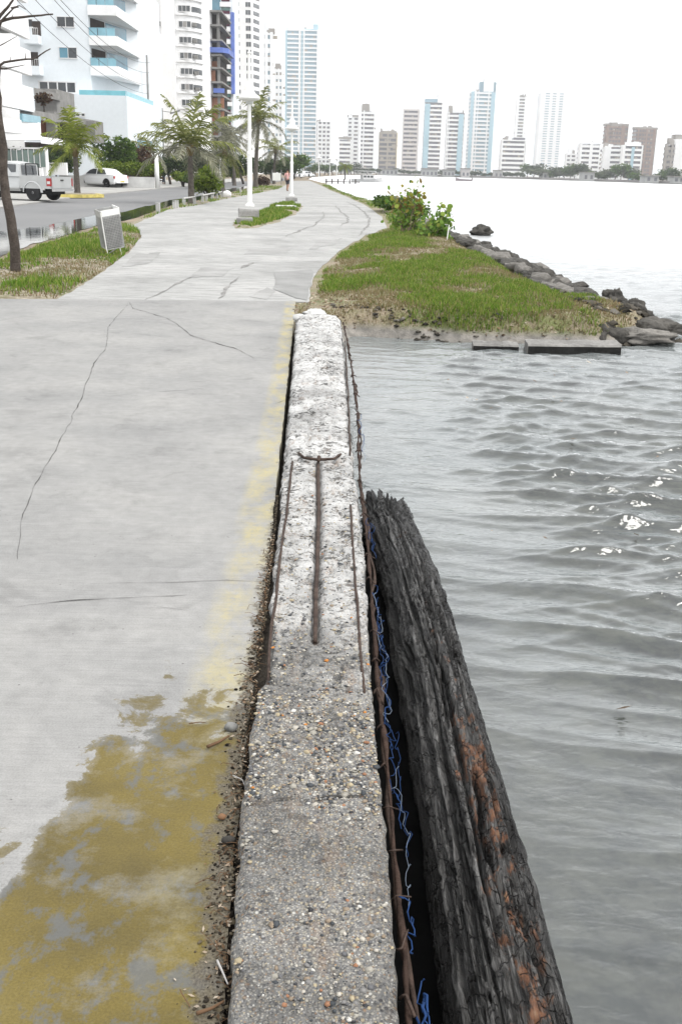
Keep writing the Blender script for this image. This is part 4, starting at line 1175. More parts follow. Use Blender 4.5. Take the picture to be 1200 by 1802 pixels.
WIRE = pm('black_cable', (0.06, 0.06, 0.06), 0.7)
for i, (a, b, c_) in enumerate([((40, -25), (150, 85), (262, 150)), ((75, -25), (170, 70), (263, 128)), ((85, -25), (190, 60), (264, 110)), ((20, -10), (130, 100), (262, 165))]):
    pa, pc = P(*a, 55), P(*c_, 118)
    pts = []
    for k in range(15):
        f_ = k / 14
        q = pa.lerp(pc, f_)
        q.z -= 1.0 * 4 * f_ * (1 - f_)
        pts.append(q)
    tag(MB().tube(pts, 0.016, 5).build('power_cable', WIRE), ['lowest but one sagging black cable before the white building', 'second black power cable from the top before the white building', 'uppermost black power cable before the white building', 'lowest black power cable before the white building'][i], 'cable', 'power cables above the road')

# ================================================================ PLANTS
BARK = pm('grey_bark', (0.085, 0.07, 0.06), 0.9, 0.35, 8, 0.9, 0.02, fine=0.4, fscale=40)
PALMB = pm('palm_bark', (0.13, 0.115, 0.10), 0.9, 0.3, 6, 0.8, 0.02, fine=0.3, fscale=20)
def leaf_cloud(name, blobs, n_, smin, smax, mat, parent, shell=0.5, asp=0.55):
    """leaf-sized faces through the volume of a few overlapping clumps; blobs (x,y,z, rx,ry,rz)"""
    B = np.array(blobs, float)
    wgt = (B[:, 3]*B[:, 4]*B[:, 5]) ** 0.67
    k = RNG.choice(len(B), n_, p=wgt / wgt.sum())
    d_ = RNG.normal(size=(n_, 3)); d_ /= np.linalg.norm(d_, axis=1)[:, None]
    r_ = RNG.uniform(0, 1, n_) ** shell
    lump = 1 + 0.28 * fbm(d_[:, 0]*2.3 + k*3.7, d_[:, 1]*2.3, d_[:, 2]*2.3, 2)
    c_ = B[k, :3] + d_ * (r_*lump)[:, None] * B[k, 3:]
    s1 = RNG.uniform(smin, smax, n_)
    a = RNG.normal(size=(n_, 3)); a[:, 2] *= 0.6; a /= np.linalg.norm(a, axis=1)[:, None]
    b = np.cross(a, RNG.normal(size=(n_, 3))); b /= np.linalg.norm(b, axis=1)[:, None]
    a *= s1[:, None]; b *= (s1*asp)[:, None]
    V = np.stack([c_ - a, c_ - a*0.1 - b, c_ + a, c_ + a*0.1 + b], 1)
    return fastmesh(name, V.reshape(-1, 3), 4*np.arange(n_)[:, None] + np.array([[0, 1, 2, 3]]), mat, parent)
GREEN1 = leafm('leaf_mid_green', (0.02, 0.045, 0.008), (0.06, 0.115, 0.018), (0.11, 0.17, 0.03))
GREEN2 = leafm('leaf_yellow_green', (0.06, 0.10, 0.012), (0.13, 0.19, 0.02), (0.20, 0.25, 0.04))
GREEN3 = leafm('leaf_dark_green', (0.012, 0.026, 0.010), (0.035, 0.06, 0.018), (0.07, 0.10, 0.03))
GREEN4 = leafm('leaf_grey_green', (0.045, 0.06, 0.035), (0.10, 0.125, 0.07), (0.17, 0.19, 0.12))
BROWNL = leafm('leaf_brown_red', (0.035, 0.018, 0.012), (0.09, 0.05, 0.03), (0.12, 0.09, 0.05))
def tree(name, base, h_, blobs, n_, s, mat, lab, cat='tree', group=None, trunk_r=0.1, stems=1):
    root = empty(name, base)
    mb = MB()
    bx_, by_, bz_ = base
    for k in range(stems):
        top = blobs[k % len(blobs)]
        mid = Vector((bx_ + (top[0]-bx_)*0.3, by_ + (top[1]-by_)*0.3, bz_ + (top[2]-bz_)*0.5))
        mb.tube(wig([Vector(base) + Vector((0.06*k, 0, -0.05)), mid, Vector(top[:3])], 8, 0.05*h_*0.5, k + bx_), [trunk_r*(1 - 0.09*i) for i in range(8)], 7)
    for bl in blobs[:6]:
        st = Vector((bx_ + (bl[0]-bx_)*0.25, by_ + (bl[1]-by_)*0.25, bz_ + (blobs[0][2]-bz_)*0.6))
        mb.tube(wig([st, Vector(bl[:3])], 6, 0.05*h_, bl[0]), [trunk_r*0.5*(1-0.14*i) for i in range(6)], 5)
    mb.build('trunk', BARK, root, smooth=True)
    leaf_cloud('crown', blobs, n_, s*0.6, s*1.3, mat, root)
    return tag(root, lab, cat, group)
def frond(mb, base, az, el, L, wid, droop, n_=30, m=0, twist=0.0):
    """one palm frond: arching rib with hanging leaflets"""
    d_ = Vector((math.cos(az)*math.cos(el), math.sin(az)*math.cos(el), math.sin(el)))
    p = Vector(base); pts = [p.copy()]; dirs = [d_.copy()]
    st = L / n_
    for i in range(n_):
        d_.z -= droop * (0.35 + 1.3 * i / n_) / n_
        d_.normalize()
        p = p + d_ * st
        pts.append(p.copy()); dirs.append(d_.copy())
    mb.tube(pts[::3] + [pts[-1]], [0.03*L/2.5*(1 - 0.85*i/(len(pts[::3]))) for i in range(len(pts[::3]) + 1)], 4, m)
    for i in range(2, n_ + 1):
        f_ = i / n_
        w_ = wid * (math.sin(PI * min(1, 0.12 + 0.86*f_)) ** 0.6) * random.uniform(0.8, 1.1)
        t_ = dirs[i]
        side = t_.cross(Vector((0, 0, 1)))
        side = side.normalized() if side.length > 1e-4 else Vector((1, 0, 0))
        up = side.cross(t_)
        for s_ in (-1, 1):
            o = pts[i]
            v = (side*s_*0.75 + t_*0.75 + up*(0.18) - Vector((0, 0, 0.30 + random.uniform(0, 0.8)))).normalized()
            tip = o + v*w_
            kn = o + (v + Vector((0, 0, 0.25))).normalized()*w_*0.5
            b = t_ * (st*0.48)
            mb.face([o - b, o + b, kn + b*0.8, kn - b*0.8], m); mb.face([kn - b*0.8, kn + b*0.8, tip], m)
def palm(base, h_, L, n_, mats, lab, lean=(0, 0), els=(1.25, -0.2), r_=0.13, droop=1.3, wid=None, seed=0, group='coconut palms along the road', name='coconut_palm'):
    st = random.getstate(); random.seed(seed*7 + 3)
    root = empty(name, base)
    top = Vector(base) + Vector((lean[0], lean[1], h_))
    pts = [Vector(base).lerp(top, f_) + Vector((lean[0]*(f_*f_ - f_), 0, 0)) for f_ in np.linspace(-0.02, 1, 14)]
    MB().tube(pts, [r_*(1.35 if i == 0 else 1.0 - 0.028*i) * (1 + 0.06*(i % 2)) for i in range(14)], 9).build('trunk', PALMB, root, smooth=False)
    MB().lathe([(r_*0.6, -0.15), (r_*1.25, 0.1), (r_*1.1, 0.35), (r_*0.4, 0.6)], tuple(top), 8).build('crown_shaft', pm('palm_sheath', (0.16, 0.12, 0.05), 0.8, 0.3), root, smooth=True)
    for k in range(n_):
        f_ = (k + 0.5) / n_
        el = els[0] + (els[1] - els[0]) * f_ + random.uniform(-0.12, 0.12)
        mb = MB()
        frond(mb, top + Vector((0, 0, 0.3)), k*2.399 + seed, el, L*random.uniform(0.82, 1.1), (wid or L*0.26), droop*random.uniform(0.8, 1.25))
        mb.build('frond', mats[0] if f_ < 0.62 or len(mats) < 2 else mats[1], root)
    random.setstate(st)
    return tag(root, lab, 'palm tree', group)
PALMY = leafm('palm_yellow_green', (0.09, 0.12, 0.015), (0.17, 0.21, 0.03), (0.24, 0.25, 0.06))
PALMG = leafm('palm_olive', (0.085, 0.105, 0.028), (0.185, 0.205, 0.06), (0.31, 0.31, 0.14))
PALMD = leafm('palm_grey', (0.10, 0.103, 0.07), (0.20, 0.20, 0.145), (0.30, 0.295, 0.22))
def onz(px, py, z=0.0):
    p = G(px, py, z); return (p.x, p.y, z)
palm(onz(337, 358), 2.3, 2.75, 17, [PALMG, PALMD], 'young coconut palm with grey drooping fronds on the verge beside the bush', (0.0, 0), (1.42, -0.35), 0.16, 1.15, 0.85, seed=1)
palm(onz(137, 342), 2.2, 2.5, 15, [PALMY, PALMY], 'bright yellow green palm on the kerbed island behind the pickup', (0.0, 0), (1.45, -0.15), 0.19, 1.35, 0.8, seed=2)
palm(onz(450, 330), 5.6, 3.2, 20, [PALMG, PALMD], 'tall dark coconut palm right behind the nearest lamp post', (0.3, 0), (1.40, -0.7), 0.22, 1.35, 0.9, seed=3)
palm((P(409, 320, 110).x, 112, 0), 4.6, 3.0, 16, [PALMD, PALMD], 'grey green palm before the unfinished tower', (-0.3, 0), (1.2, -0.6), 0.18, 1.5, 0.9, seed=4)
palm((P(392, 320, 88).x, 88, 0), 2.6, 2.6, 15, [PALMD, PALMG], 'dry looking palm right behind the young coconut palm', (0.2, 0), (1.2, -0.6), 0.17, 1.5, 0.8, seed=5)
palm((P(262, 320, 100).x, 100, 0), 2.8, 2.7, 14, [PALMG, PALMD], 'small palm behind the hedge before the white tower', (0.2, 0), (1.2, -0.4), 0.17, 1.4, 0.8, seed=6)
palm((P(480, 318, 130).x, 132, 0), 3.6, 3.0, 15, [PALMG, PALMD], 'low dark palm at the right end of the roadside planting', (0.2, 0), (1.1, -0.6), 0.2, 1.4, 0.9, seed=8)
palm((P(325, 318, 120).x, 120, 0), 3.0, 2.8, 13, [PALMD, PALMG], 'faded palm in front of the rounded white tower', (-0.2, 0), (1.0, -0.6), 0.2, 1.4, 0.9, seed=9)
palm((P(607, 316, 230).x, 230, 0), 2.2, 2.2, 12, [PALMY, PALMY], 'little yellow palm standing beside the moored boat', (0, 0), (1.0, -0.3), 0.15, 1.3, 0.7, seed=10, group=None)

# bare tree at the left edge of the photograph
bt = onz(27, 480)
root = empty('bare_tree', bt)
tag(root, 'leafless dark tree leaning over the verge with broken twigs', 'tree')
Yb = bt[1]
def bp3(l, dy=0.0):
    return [P(a, b, Yb + dy*i) for i, (a, b) in enumerate(l)]
MB().tube(wig([Vector((bt[0], Yb, -0.1))] + bp3([(27, 460), (26, 430), (17, 370), (8, 310), (3, 240), (-6, 160), (-22, 60), (-30, -60)]), 26, 0.03, 2.2), [0.082 - 0.0015*i for i in range(26)], 10).build('trunk', BARK, root, smooth=True)
for i, (l, r_) in enumerate([([(-14, 60), (0, 28), (15, 12), (28, -8)], 0.035), ([(-12, 100), (0, 38), (20, 32), (50, 30), (74, 27), (95, 24)], 0.032), ([(20, 14), (35, 10), (46, 18)], 0.012), ([(0, 40), (24, 14), (34, 12)], 0.02),
                             ([(-6, 165), (2, 112), (18, 108), (43, 104), (62, 104), (78, 92), (90, 86)], 0.024), ([(-4, 118), (8, 121), (24, 118), (45, 115)], 0.014), ([(-4, 82), (6, 77), (22, 68), (31, 64)], 0.010), ([(45, 104), (46, 94)], 0.008), ([(18, 108), (19, 100)], 0.008), ([(20, 32), (24, 24)], 0.008)]):
    MB().tube(wig(bp3(l, 0.02), 16, 0.012, i*2.1), [r_*(1 - 0.045*k) for k in range(16)], 6).build('branch', BARK, root, smooth=True)

# shrubs and trees near the road
b = onz(365, 350); tree('round_bush', b, 1.6, [(b[0], b[1], 1.0, .75, .7, .65), (b[0]+.35, b[1], .75, .6, .6, .5), (b[0]-.45, b[1], .7, .5, .5, .45), (b[0]+.1, b[1], 1.5, .4, .4, .35)], 2600, 0.085, GREEN2, 'leafy green bush beside the young palm on the verge', 'bush', None, 0.06, 3)
b = onz(458, 327); tree('brown_shrub', b, 1.0, [(b[0]+.35, b[1], .5, .75, .6, .5), (b[0]-.2, b[1], .4, .5, .5, .4)], 1200, 0.10, BROWNL, 'reddish brown shrub at the foot of the tall palm', 'shrub', None, 0.05, 2)
for i, (px, Y, w_, h_, m_, lab) in enumerate([(205, 92, 2.4, 3.9, GREEN1, 'flowering green tree above the hedge behind the parked car'), (243, 96, 1.9, 3.2, BROWNL, 'dark brownish tree between hedge and white tower'), (300, 106, 2.0, 2.6, GREEN3, 'dark shrub behind the man by the gatepost'),
        (345, 112, 2.2, 3.4, GREEN4, 'grey green tree behind the young palm'), (372, 120, 2.2, 3.0, GREEN3, 'dark green tree below the unfinished tower'), (428, 125, 2.8, 3.4, GREEN3, 'dark green tree left of the tall palm'), (480, 150, 3.0, 3.2, GREEN3, 'dark tree right of the tall palm'), (410, 135, 2.0, 2.2, GREEN2, 'light green shrub at the roadside below the palms'), (322, 98, 1.2, 1.2, GREEN2, 'low light green shrub near the gatepost'), (345, 92, 1.3, 1.1, GREEN1, 'low green shrub at the far road edge')]):
    p = P(px, 318, Y); b = (p.x, Y, 0.0)
    bl = [(p.x + random.uniform(-.5, .5)*w_, Y + random.uniform(-.4, .4)*w_, h_*random.uniform(.5, .85), w_*random.uniform(.4, .6), w_*.5, h_*random.uniform(.22, .34)) for _ in range(6)]
    tree('roadside_tree' if h_ > 2 else 'roadside_shrub', b, h_, bl, 2400, 0.16, m_, lab, 'tree' if h_ > 2 else 'shrub', None, 0.12, 2)
# flowers on the tree over the hedge
# clipped hedge on its wall
ha, hb = P(172, 305, 84), P(272, 305, 87)
hd = empty('clipped_hedge', (ha.x, ha.y, 0.8)); tag(hd, 'long clipped green hedge on top of the white garden wall', 'hedge')
nb = 16
leaf_cloud('foliage', [(ha.x + (hb.x-ha.x)*k/(nb-1), 85.5 + (hb.y-ha.y)*k/(nb-1), 1.35 + 0.10*math.sin(k*1.7), .42, .6, .65) for k in range(nb)], 5200, 0.06, 0.14, GREEN2, hd, 0.4)
leaf_cloud('foliage_base', [(ha.x + (hb.x-ha.x)*k/(nb-1), 85.5 + (hb.y-ha.y)*k/(nb-1), 0.85, .42, .5, .35) for k in range(nb)], 2200, 0.06, 0.14, BROWNL, hd, 0.4)
gw = MB().box(P(98, 320, 84).x, hb.x + 0.3, 85.2, 85.5, -0.1, 0.85).build('garden_wall', pm('garden_wall_white', (0.55, 0.55, 0.54), 0.85, 0.2, 1.0, fine=0.15)); tag(gw, 'low whitewashed garden wall under the clipped hedge', 'wall')

# sea grape shrub on the bank
SGL = leafm('sea_grape_leaf', (0.07, 0.14, 0.02), (0.15, 0.25, 0.04), (0.30, 0.34, 0.07))
SGR = leafm('sea_grape_red_leaf', (0.13, 0.08, 0.025), (0.30, 0.27, 0.05), (0.22, 0.26, 0.04))
def seagrape(basepx, tips, lab, seed, nl=9, ls=0.10, name='sea_grape_shrub', Yo=0.0):
    st = random.getstate(); random.seed(seed)
    g_ = G(*basepx, 0.03); root = empty(name, (g_.x, g_.y + Yo, 0.03))
    stem = MB(); lv = MB(); lr = MB()
    def leaf(mb, c_, s):
        n_ = Vector((random.uniform(-1, 1), random.uniform(-1, .4), random.uniform(-.2, 1))).normalized()
        a = n_.orthogonal().normalized(); b = n_.cross(a)
        ro = random.uniform(0, PI)
        a, b = a*math.cos(ro) + b*math.sin(ro), b*math.cos(ro) - a*math.sin(ro)
        mb.face([c_ + (a*math.cos(q*PI/3.5) + b*math.sin(q*PI/3.5)*0.85)*s + n_*(0.15*s*(q % 2)) for q in range(7)])
    for (tx, ty, red, k) in tips:
        tp = P(tx, ty, g_.y + Yo + random.uniform(-.45, .45))
        b0 = Vector((g_.x + random.uniform(-.28, .28), g_.y + Yo + random.uniform(-.3, .3), 0.0))
        pts = wig([b0, b0.lerp(tp, .5) + Vector((0, 0, .05)), tp], 9, 0.08, tx*0.1)
        stem.tube(pts, [0.016*(1 - .08*i) for i in range(9)], 5)
        for _ in range(int(k*1.9)):
            f_ = random.uniform(0.6, 1.05) if red else random.uniform(0.35, 1.08)
            i = min(8, f_*8); q = pts[int(i)]
            c_ = q + Vector((random.gauss(0, .13), random.gauss(0, .13), random.gauss(0, .10)))
            leaf(lr if (red and random.random() < 0.6) else lv, c_, random.uniform(.6, 1.15)*ls)
    stem.build('stems', pm('shrub_stem', (0.20, 0.15, 0.11), 0.9, 0.3), root)
    lv.build('leaves', SGL, root); 
    if lr.f: lr.build('red_leaves', SGR, root)
    random.setstate(st)
    return tag(root, lab, 'shrub')
seagrape((722, 412), [(684, 336, 1, 9), (695, 338, 1, 9), (716, 317, 1, 12), (722, 322, 1, 12), (738, 326, 1, 14), (728, 337, 1, 16), (732, 345, 1, 16), (705, 352, 1, 8), (700, 365, 0, 14), (715, 370, 0, 16), (728, 368, 0, 14), (745, 375, 0, 12), (710, 385, 0, 14), (690, 380, 0, 14), (735, 390, 0, 12)], 'taller sea grape shrub with reddish top leaves on the bank', 5, ls=0.072)
seagrape((765, 418), [(776, 354, 0, 16), (790, 364, 0, 14), (755, 375, 0, 9), (768, 378, 0, 14), (783, 385, 0, 13), (797, 382, 0, 7), (760, 392, 0, 18), (775, 398, 0, 20), (750, 400, 0, 16), (785, 402, 0, 10), (765, 405, 0, 16)], 'lower sea grape shrub at the bay edge beside the white stick', 6, ls=0.072)
b = onz(668, 374); 
tree('leafy_shrub', (b[0]+.6, b[1], .03), 0.8, [(b[0]+.5, b[1], .42, .55, 1.2, .30), (b[0]+1.2, b[1]-.6, .35, .6, 1.0, .28), (b[0]+0.2, b[1]+2, .4, .5, 1.5, .28), (b[0]+1.3, b[1]-5, .3, .5, 1.4, .25)], 2600, 0.085, GREEN1, 'dense low green shrub at the path edge left of the sea grape', 'shrub', None, 0.03, 3)
p = G(785, 424, 0.02); tag(MB().tube([(p.x, p.y, -0.1), (p.x + .03, p.y, .20), (p.x + .05, p.y, .42)], [.018, .016, .012], 6).build('white_stick', WHITEP), 'thin white stick standing at the right foot of the sea grape', 'stick')

# ================================================================ VEHICLES
def wheel(root, c, r_, w_, side):
    w0 = empty('wheel', c); w0.parent = root; w0.matrix_parent_inverse = root.matrix_basis.inverted()
    def ring(prof, mat, nm):
        mb = MB()
        mb.lathe(prof, (0, 0, 0), 20)
        mb.v = [(c[0] + x, c[1] + side*z, c[2] + y_) for x, y_, z in mb.v]
        o = mb.build(nm, mat, None, smooth=False)
        o.parent = w0; o.matrix_parent_inverse = (root.matrix_basis @ w0.matrix_basis).inverted() if False else Matrix.Translation(c).inverted()
    ring([(r_*.62, -w_*.5), (r_*.94, -w_*.5), (r_, -w_*.35), (r_, w_*.35), (r_*.94, w_*.5), (r_*.64, w_*.5)], pm('tyre', (0.025, 0.025, 0.026), 0.85, 0.2), 'tyre')
    ring([(r_*.63, -w_*.3), (r_*.63, w_*.44), (r_*.50, w_*.34), (r_*.22, w_*.46), (r_*.16, w_*.50)], pm('rim_metal', (0.42, 0.42, 0.43), 0.35, 0.1, metal=0.7), 'rim')
GLS = pm('car_glass', (0.035, 0.04, 0.045), 0.08, 0.1, spec=0.8)
def loft(mb, secs, m=0, cap=True):
    """secs: list of rings with equal point count"""
    n_ = len(secs[0])
    for a, b in zip(secs[:-1], secs[1:]):
        for i in range(n_ - 1):
            mb.face([a[i], a[i+1], b[i+1], b[i]], m)
    if cap:
        mb.face(secs[0][::-1], m); mb.face(secs[-1], m)
def body_ring(x, w_, z0, zb, zt, cr=0.09):
    """half-round section across y from one sill over the top to the other"""
    return [(x, -w_*.90, z0), (x, -w_, z0 + .12), (x, -w_*1.0, (z0 + zb)/2), (x, -w_*.97, zb), (x, -w_*.90, zt - .02), (x, -w_*.6, zt + .015), (x, 0, zt + .03), (x, w_*.6, zt + .015), (x, w_*.90, zt - .02), (x, w_*.97, zb), (x, w_, (z0+zb)/2), (x, w_, z0+.12), (x, w_*.90, z0)]
def make_sedan():
    root = empty('parked_car')
    PA = pm('white_car_paint', (0.70, 0.71, 0.72), 0.25, 0.03, spec=0.6)
    mb = MB()
    S = [(-2.15, .72, .34, .60, .80), (-2.08, .80, .26, .62, .93), (-1.6, .85, .22, .66, .97), (-0.9, .86, .20, .70, .93), (0.4, .86, .20, .70, .92), (1.1, .85, .22, .68, .92), (1.75, .80, .24, .60, .80), (2.05, .74, .26, .52, .66), (2.15, .64, .32, .48, .54)]
    loft(mb, [body_ring(*q) for q in S])
    mb.build('body', PA, root, smooth=True)
    cab = MB()
    C = [(-1.62, .66, .93, .99), (-1.05, .60, .93, 1.36), (-0.4, .585, .93, 1.43), (0.25, .585, .93, 1.42), (0.65, .60, .93, 1.30), (1.20, .68, .90, .94)]
    loft(cab, [[(x, -.80, zb), (x, -w_ - (zt-1.43)*-.15, zt - .03), (x, -w_*.7, zt), (x, 0, zt + .02), (x, w_*.7, zt), (x, w_ + (zt-1.43)*.15, zt - .03), (x, .80, zb)] for (x, w_, zb, zt) in C])
    cab.build('cabin', PA, root, smooth=True)
    for s_ in (-1, 1):
        MB().face([(-1.30, s_*.785, .98), (-.28, s_*.785, .98), (-.28, s_*.635, 1.37), (-.98, s_*.645, 1.32)][::s_]).build('side_window', GLS, root)
        MB().face([(-.20, s_*.785, .98), (.92, s_*.785, .98), (.56, s_*.66, 1.27), (.20, s_*.635, 1.37), (-.20, s_*.635, 1.37)][::s_]).build('side_window', GLS, root)
        MB().obox((-2.08, s_*.66, .76), (.05, 0, 0), (0, .13, 0), (0, 0, .09)).build('tail_light', pm('tail_red', (0.35, 0.02, 0.02), 0.3), root)
        MB().obox((2.02, s_*.60, .58), (.09, 0, 0), (0, .12, 0), (0, 0, .06)).build('headlight', GLASSD, root)
        for x in (-1.32, 1.36):
            wheel(root, (x, s_*.76, .31), .31, .20, s_)
            arch = MB()
            for k in range(10):
                a0, a1 = PI*k/10, PI*(k+1)/10
                arch.face([(x + .39*math.cos(a0), s_*.868, .29 + .39*math.sin(a0)), (x + .39*math.cos(a1), s_*.868, .29 + .39*math.sin(a1)), (x + .30*math.cos(a1), s_*.868, .29 + .30*math.sin(a1)), (x + .30*math.cos(a0), s_*.868, .29 + .30*math.sin(a0))][::s_])
            arch.build('wheel_arch', pm('arch_dark', (0.03, 0.03, 0.03), 0.9), root)
    MB().face([(-1.50, -.60, 1.03), (-1.50, .60, 1.03), (-1.10, .50, 1.33), (-1.10, -.50, 1.33)][::-1]).build('rear_window', GLS, root)
    MB().box(-2.22, -2.10, -.66, .66, .34, .52).build('bumper', PA, root)
    MB().box(-2.235, -2.222, -.22, .22, .42, .52).build('number_plate', pm('plate_yellow', (0.6, 0.5, 0.12), 0.6), root)
    MB().box(-2.0, 2.0, -.74, .74, .17, .24).build('underbody', pm('arch_dark', (0.03, 0.03, 0.03), 0.9), root)
    return root
car = make_sedan()
p = G(180, 329, 0.02)
car.location = (p.x, p.y, 0.024); car.rotation_euler.z = math.atan2(0.52, -0.85)
tag(car, 'white saloon car parked before the garden wall', 'car')
def make_pickup():
    root = empty('pickup_truck')
    PA = pm('silver_truck_paint', (0.42, 0.43, 0.43), 0.3, 0.05, metal=0.3, spec=0.6)
    DK = pm('arch_dark', (0.03, 0.03, 0.03), 0.9)
    mb = MB()
    S = [(-.85, .86, .42, .75, 1.06), (0.2, .87, .40, .75, 1.07), (1.25, .87, .40, .75, 1.08), (1.6, .86, .42, .75, 1.08), (2.3, .82, .42, .72, 1.02), (2.52, .76, .46, .70, .92)]
    loft(mb, [body_ring(*q) for q in S]); mb.build('body', PA, root, smooth=True)
    cab = MB()
    C = [(-.84, .70, 1.05, 1.10), (-.80, .68, 1.05, 1.64), (-.2, .68, 1.05, 1.72), (0.6, .68, 1.05, 1.70), (0.85, .70, 1.05, 1.62), (1.50, .76, 1.05, 1.10)]
    loft(cab, [[(x, -.84, zb), (x, -w_, zt-.04), (x, -w_*.7, zt), (x, 0, zt+.02), (x, w_*.7, zt), (x, w_, zt-.04), (x, .84, zb)] for (x, w_, zb, zt) in C]); cab.build('cab', PA, root, smooth=True)
    bed = MB()
    for s_ in (-1, 1):
        bed.box(-2.50, -.90, s_*.86 - .045, s_*.86 + .045, .55, 1.08)
    bed.box(-2.50, -.90, -.81, .81, .55, .62); bed.box(-.95, -.89, -.81, .81, .62, 1.07)
    bed.build('bed', PA, root)
    tg = MB().box(-2.545, -2.50, -.80, .80, .57, 1.07).build('tailgate', PA, root)
    MB().box(-2.58, -2.545, -.10, .10, .90, .96).build('handle', DK, tg)
    bmp = MB().box(-2.66, -2.54, -.84, .84, .44, .55).build('rear_bumper', pm('chrome_bumper', (0.5, 0.5, 0.5), 0.3, 0.05, metal=0.8), root)
    for s_ in (-1, 1):
        lt = MB().obox((-2.43, s_*.88, .84), (.115, 0, 0), (0, .035, 0), (0, 0, .17)).build('tail_light', pm('tail_red', (0.35, 0.02, 0.02), 0.3), root)
        MB().obox((-2.43, s_*.88, .82), (.08, 0, 0), (0, .039, 0), (0, 0, .06)).build('reversing_lens', GLASSD, lt)
        y_ = s_*.80
        MB().face([(-.66, s_*.808, 1.14), (.02, s_*.808, 1.14), (.02, s_*.705, 1.60), (-.62, s_*.705, 1.58)][::s_]).build('side_window', GLS, root)
        MB().face([(.12, s_*.808, 1.14), (1.15, s_*.808, 1.14), (.80, s_*.725, 1.56), (.12, s_*.705, 1.60)][::s_]).build('side_window', GLS, root)
        for xx in (.07,):
            MB().box(xx - .008, xx + .008, s_*.872 - .004, s_*.872 + .004, .52, 1.04).build('door_gap', DK, root)
        MB().box(-.05, -.02 + .02, s_*.88 - .012, s_*.88 + .012, .93, .97).build('door_handle', DK, root)
        for x in (-1.55, 1.62):
            wheel(root, (x, s_*.78, .37), .37, .24, s_)
            arch = MB()
            for k in range(10):
                a0, a1 = PI*k/10, PI*(k+1)/10
                q = lambda rr, a, yy: (x + rr*math.cos(a), yy, .38 + rr*math.sin(a))
                arch.face([q(.54, a0, s_*.885), q(.54, a1, s_*.885), q(.45, a1, s_*.93), q(.45, a0, s_*.93)][::s_])
                arch.face([q(.45, a0, s_*.93), q(.45, a1, s_*.93), q(.42, a1, s_*.80), q(.42, a0, s_*.80)][::s_], 1)
            arch.build('wheel_arch', [PA, DK], root)
    MB().face([(-.86, -.60, 1.14), (-.86, .60, 1.14), (-.832, .58, 1.56), (-.832, -.58, 1.56)]).build('rear_window', GLS, root)
    MB().box(-2.3, 2.3, -.6, .6, .30, .45).build('chassis', DK, root)
    MB().tube([(-1.0, -.5, 1.10), (-1.0, -.5, 1.62), (-1.0, .5, 1.62), (-1.0, .5, 1.10)], .03, 6).build('roll_bar', DK, root)
    return root
pk = make_pickup()
p = G(62, 354.5, 0.0)
hd_ = math.atan2(0.30, -0.95)
pk.rotation_euler.z = hd_
rw = Vector((-1.55*math.cos(hd_) - .78*math.sin(hd_), -1.55*math.sin(hd_) + .78*math.cos(hd_)))
pk.location = (p.x - rw.x, p.y - rw.y, 0.024)
tag(pk, 'silver double cab pickup truck cut by the photo edge', 'pickup truck')

# kerbed island under the yellow palm
YK = pm('yellow_kerb', (0.50, 0.42, 0.14), 0.85, 0.3, 3)
a, b_ = G(95, 347, 0), G(158, 347, 0)
ki = MB().prism([(a.x, a.y - .9), (b_.x, b_.y - 1.6), (b_.x + .8, b_.y), (b_.x - .2, b_.y + 2.5), (a.x, a.y + 2.5), (a.x - .6, a.y + .8)], 0, 0.16).build('kerbed_island', YK); tag(ki, 'yellow kerbed planting island under the bright palm', 'kerb')
ii = MB().prism([(a.x + .15, a.y - .65), (b_.x - .1, b_.y - 1.3), (b_.x + .55, b_.y), (b_.x - .3, b_.y + 2.2), (a.x + .1, a.y + 2.2), (a.x - .35, a.y + .8)], 0.1, 0.175).build('soil_bed', VERGEM, ki)

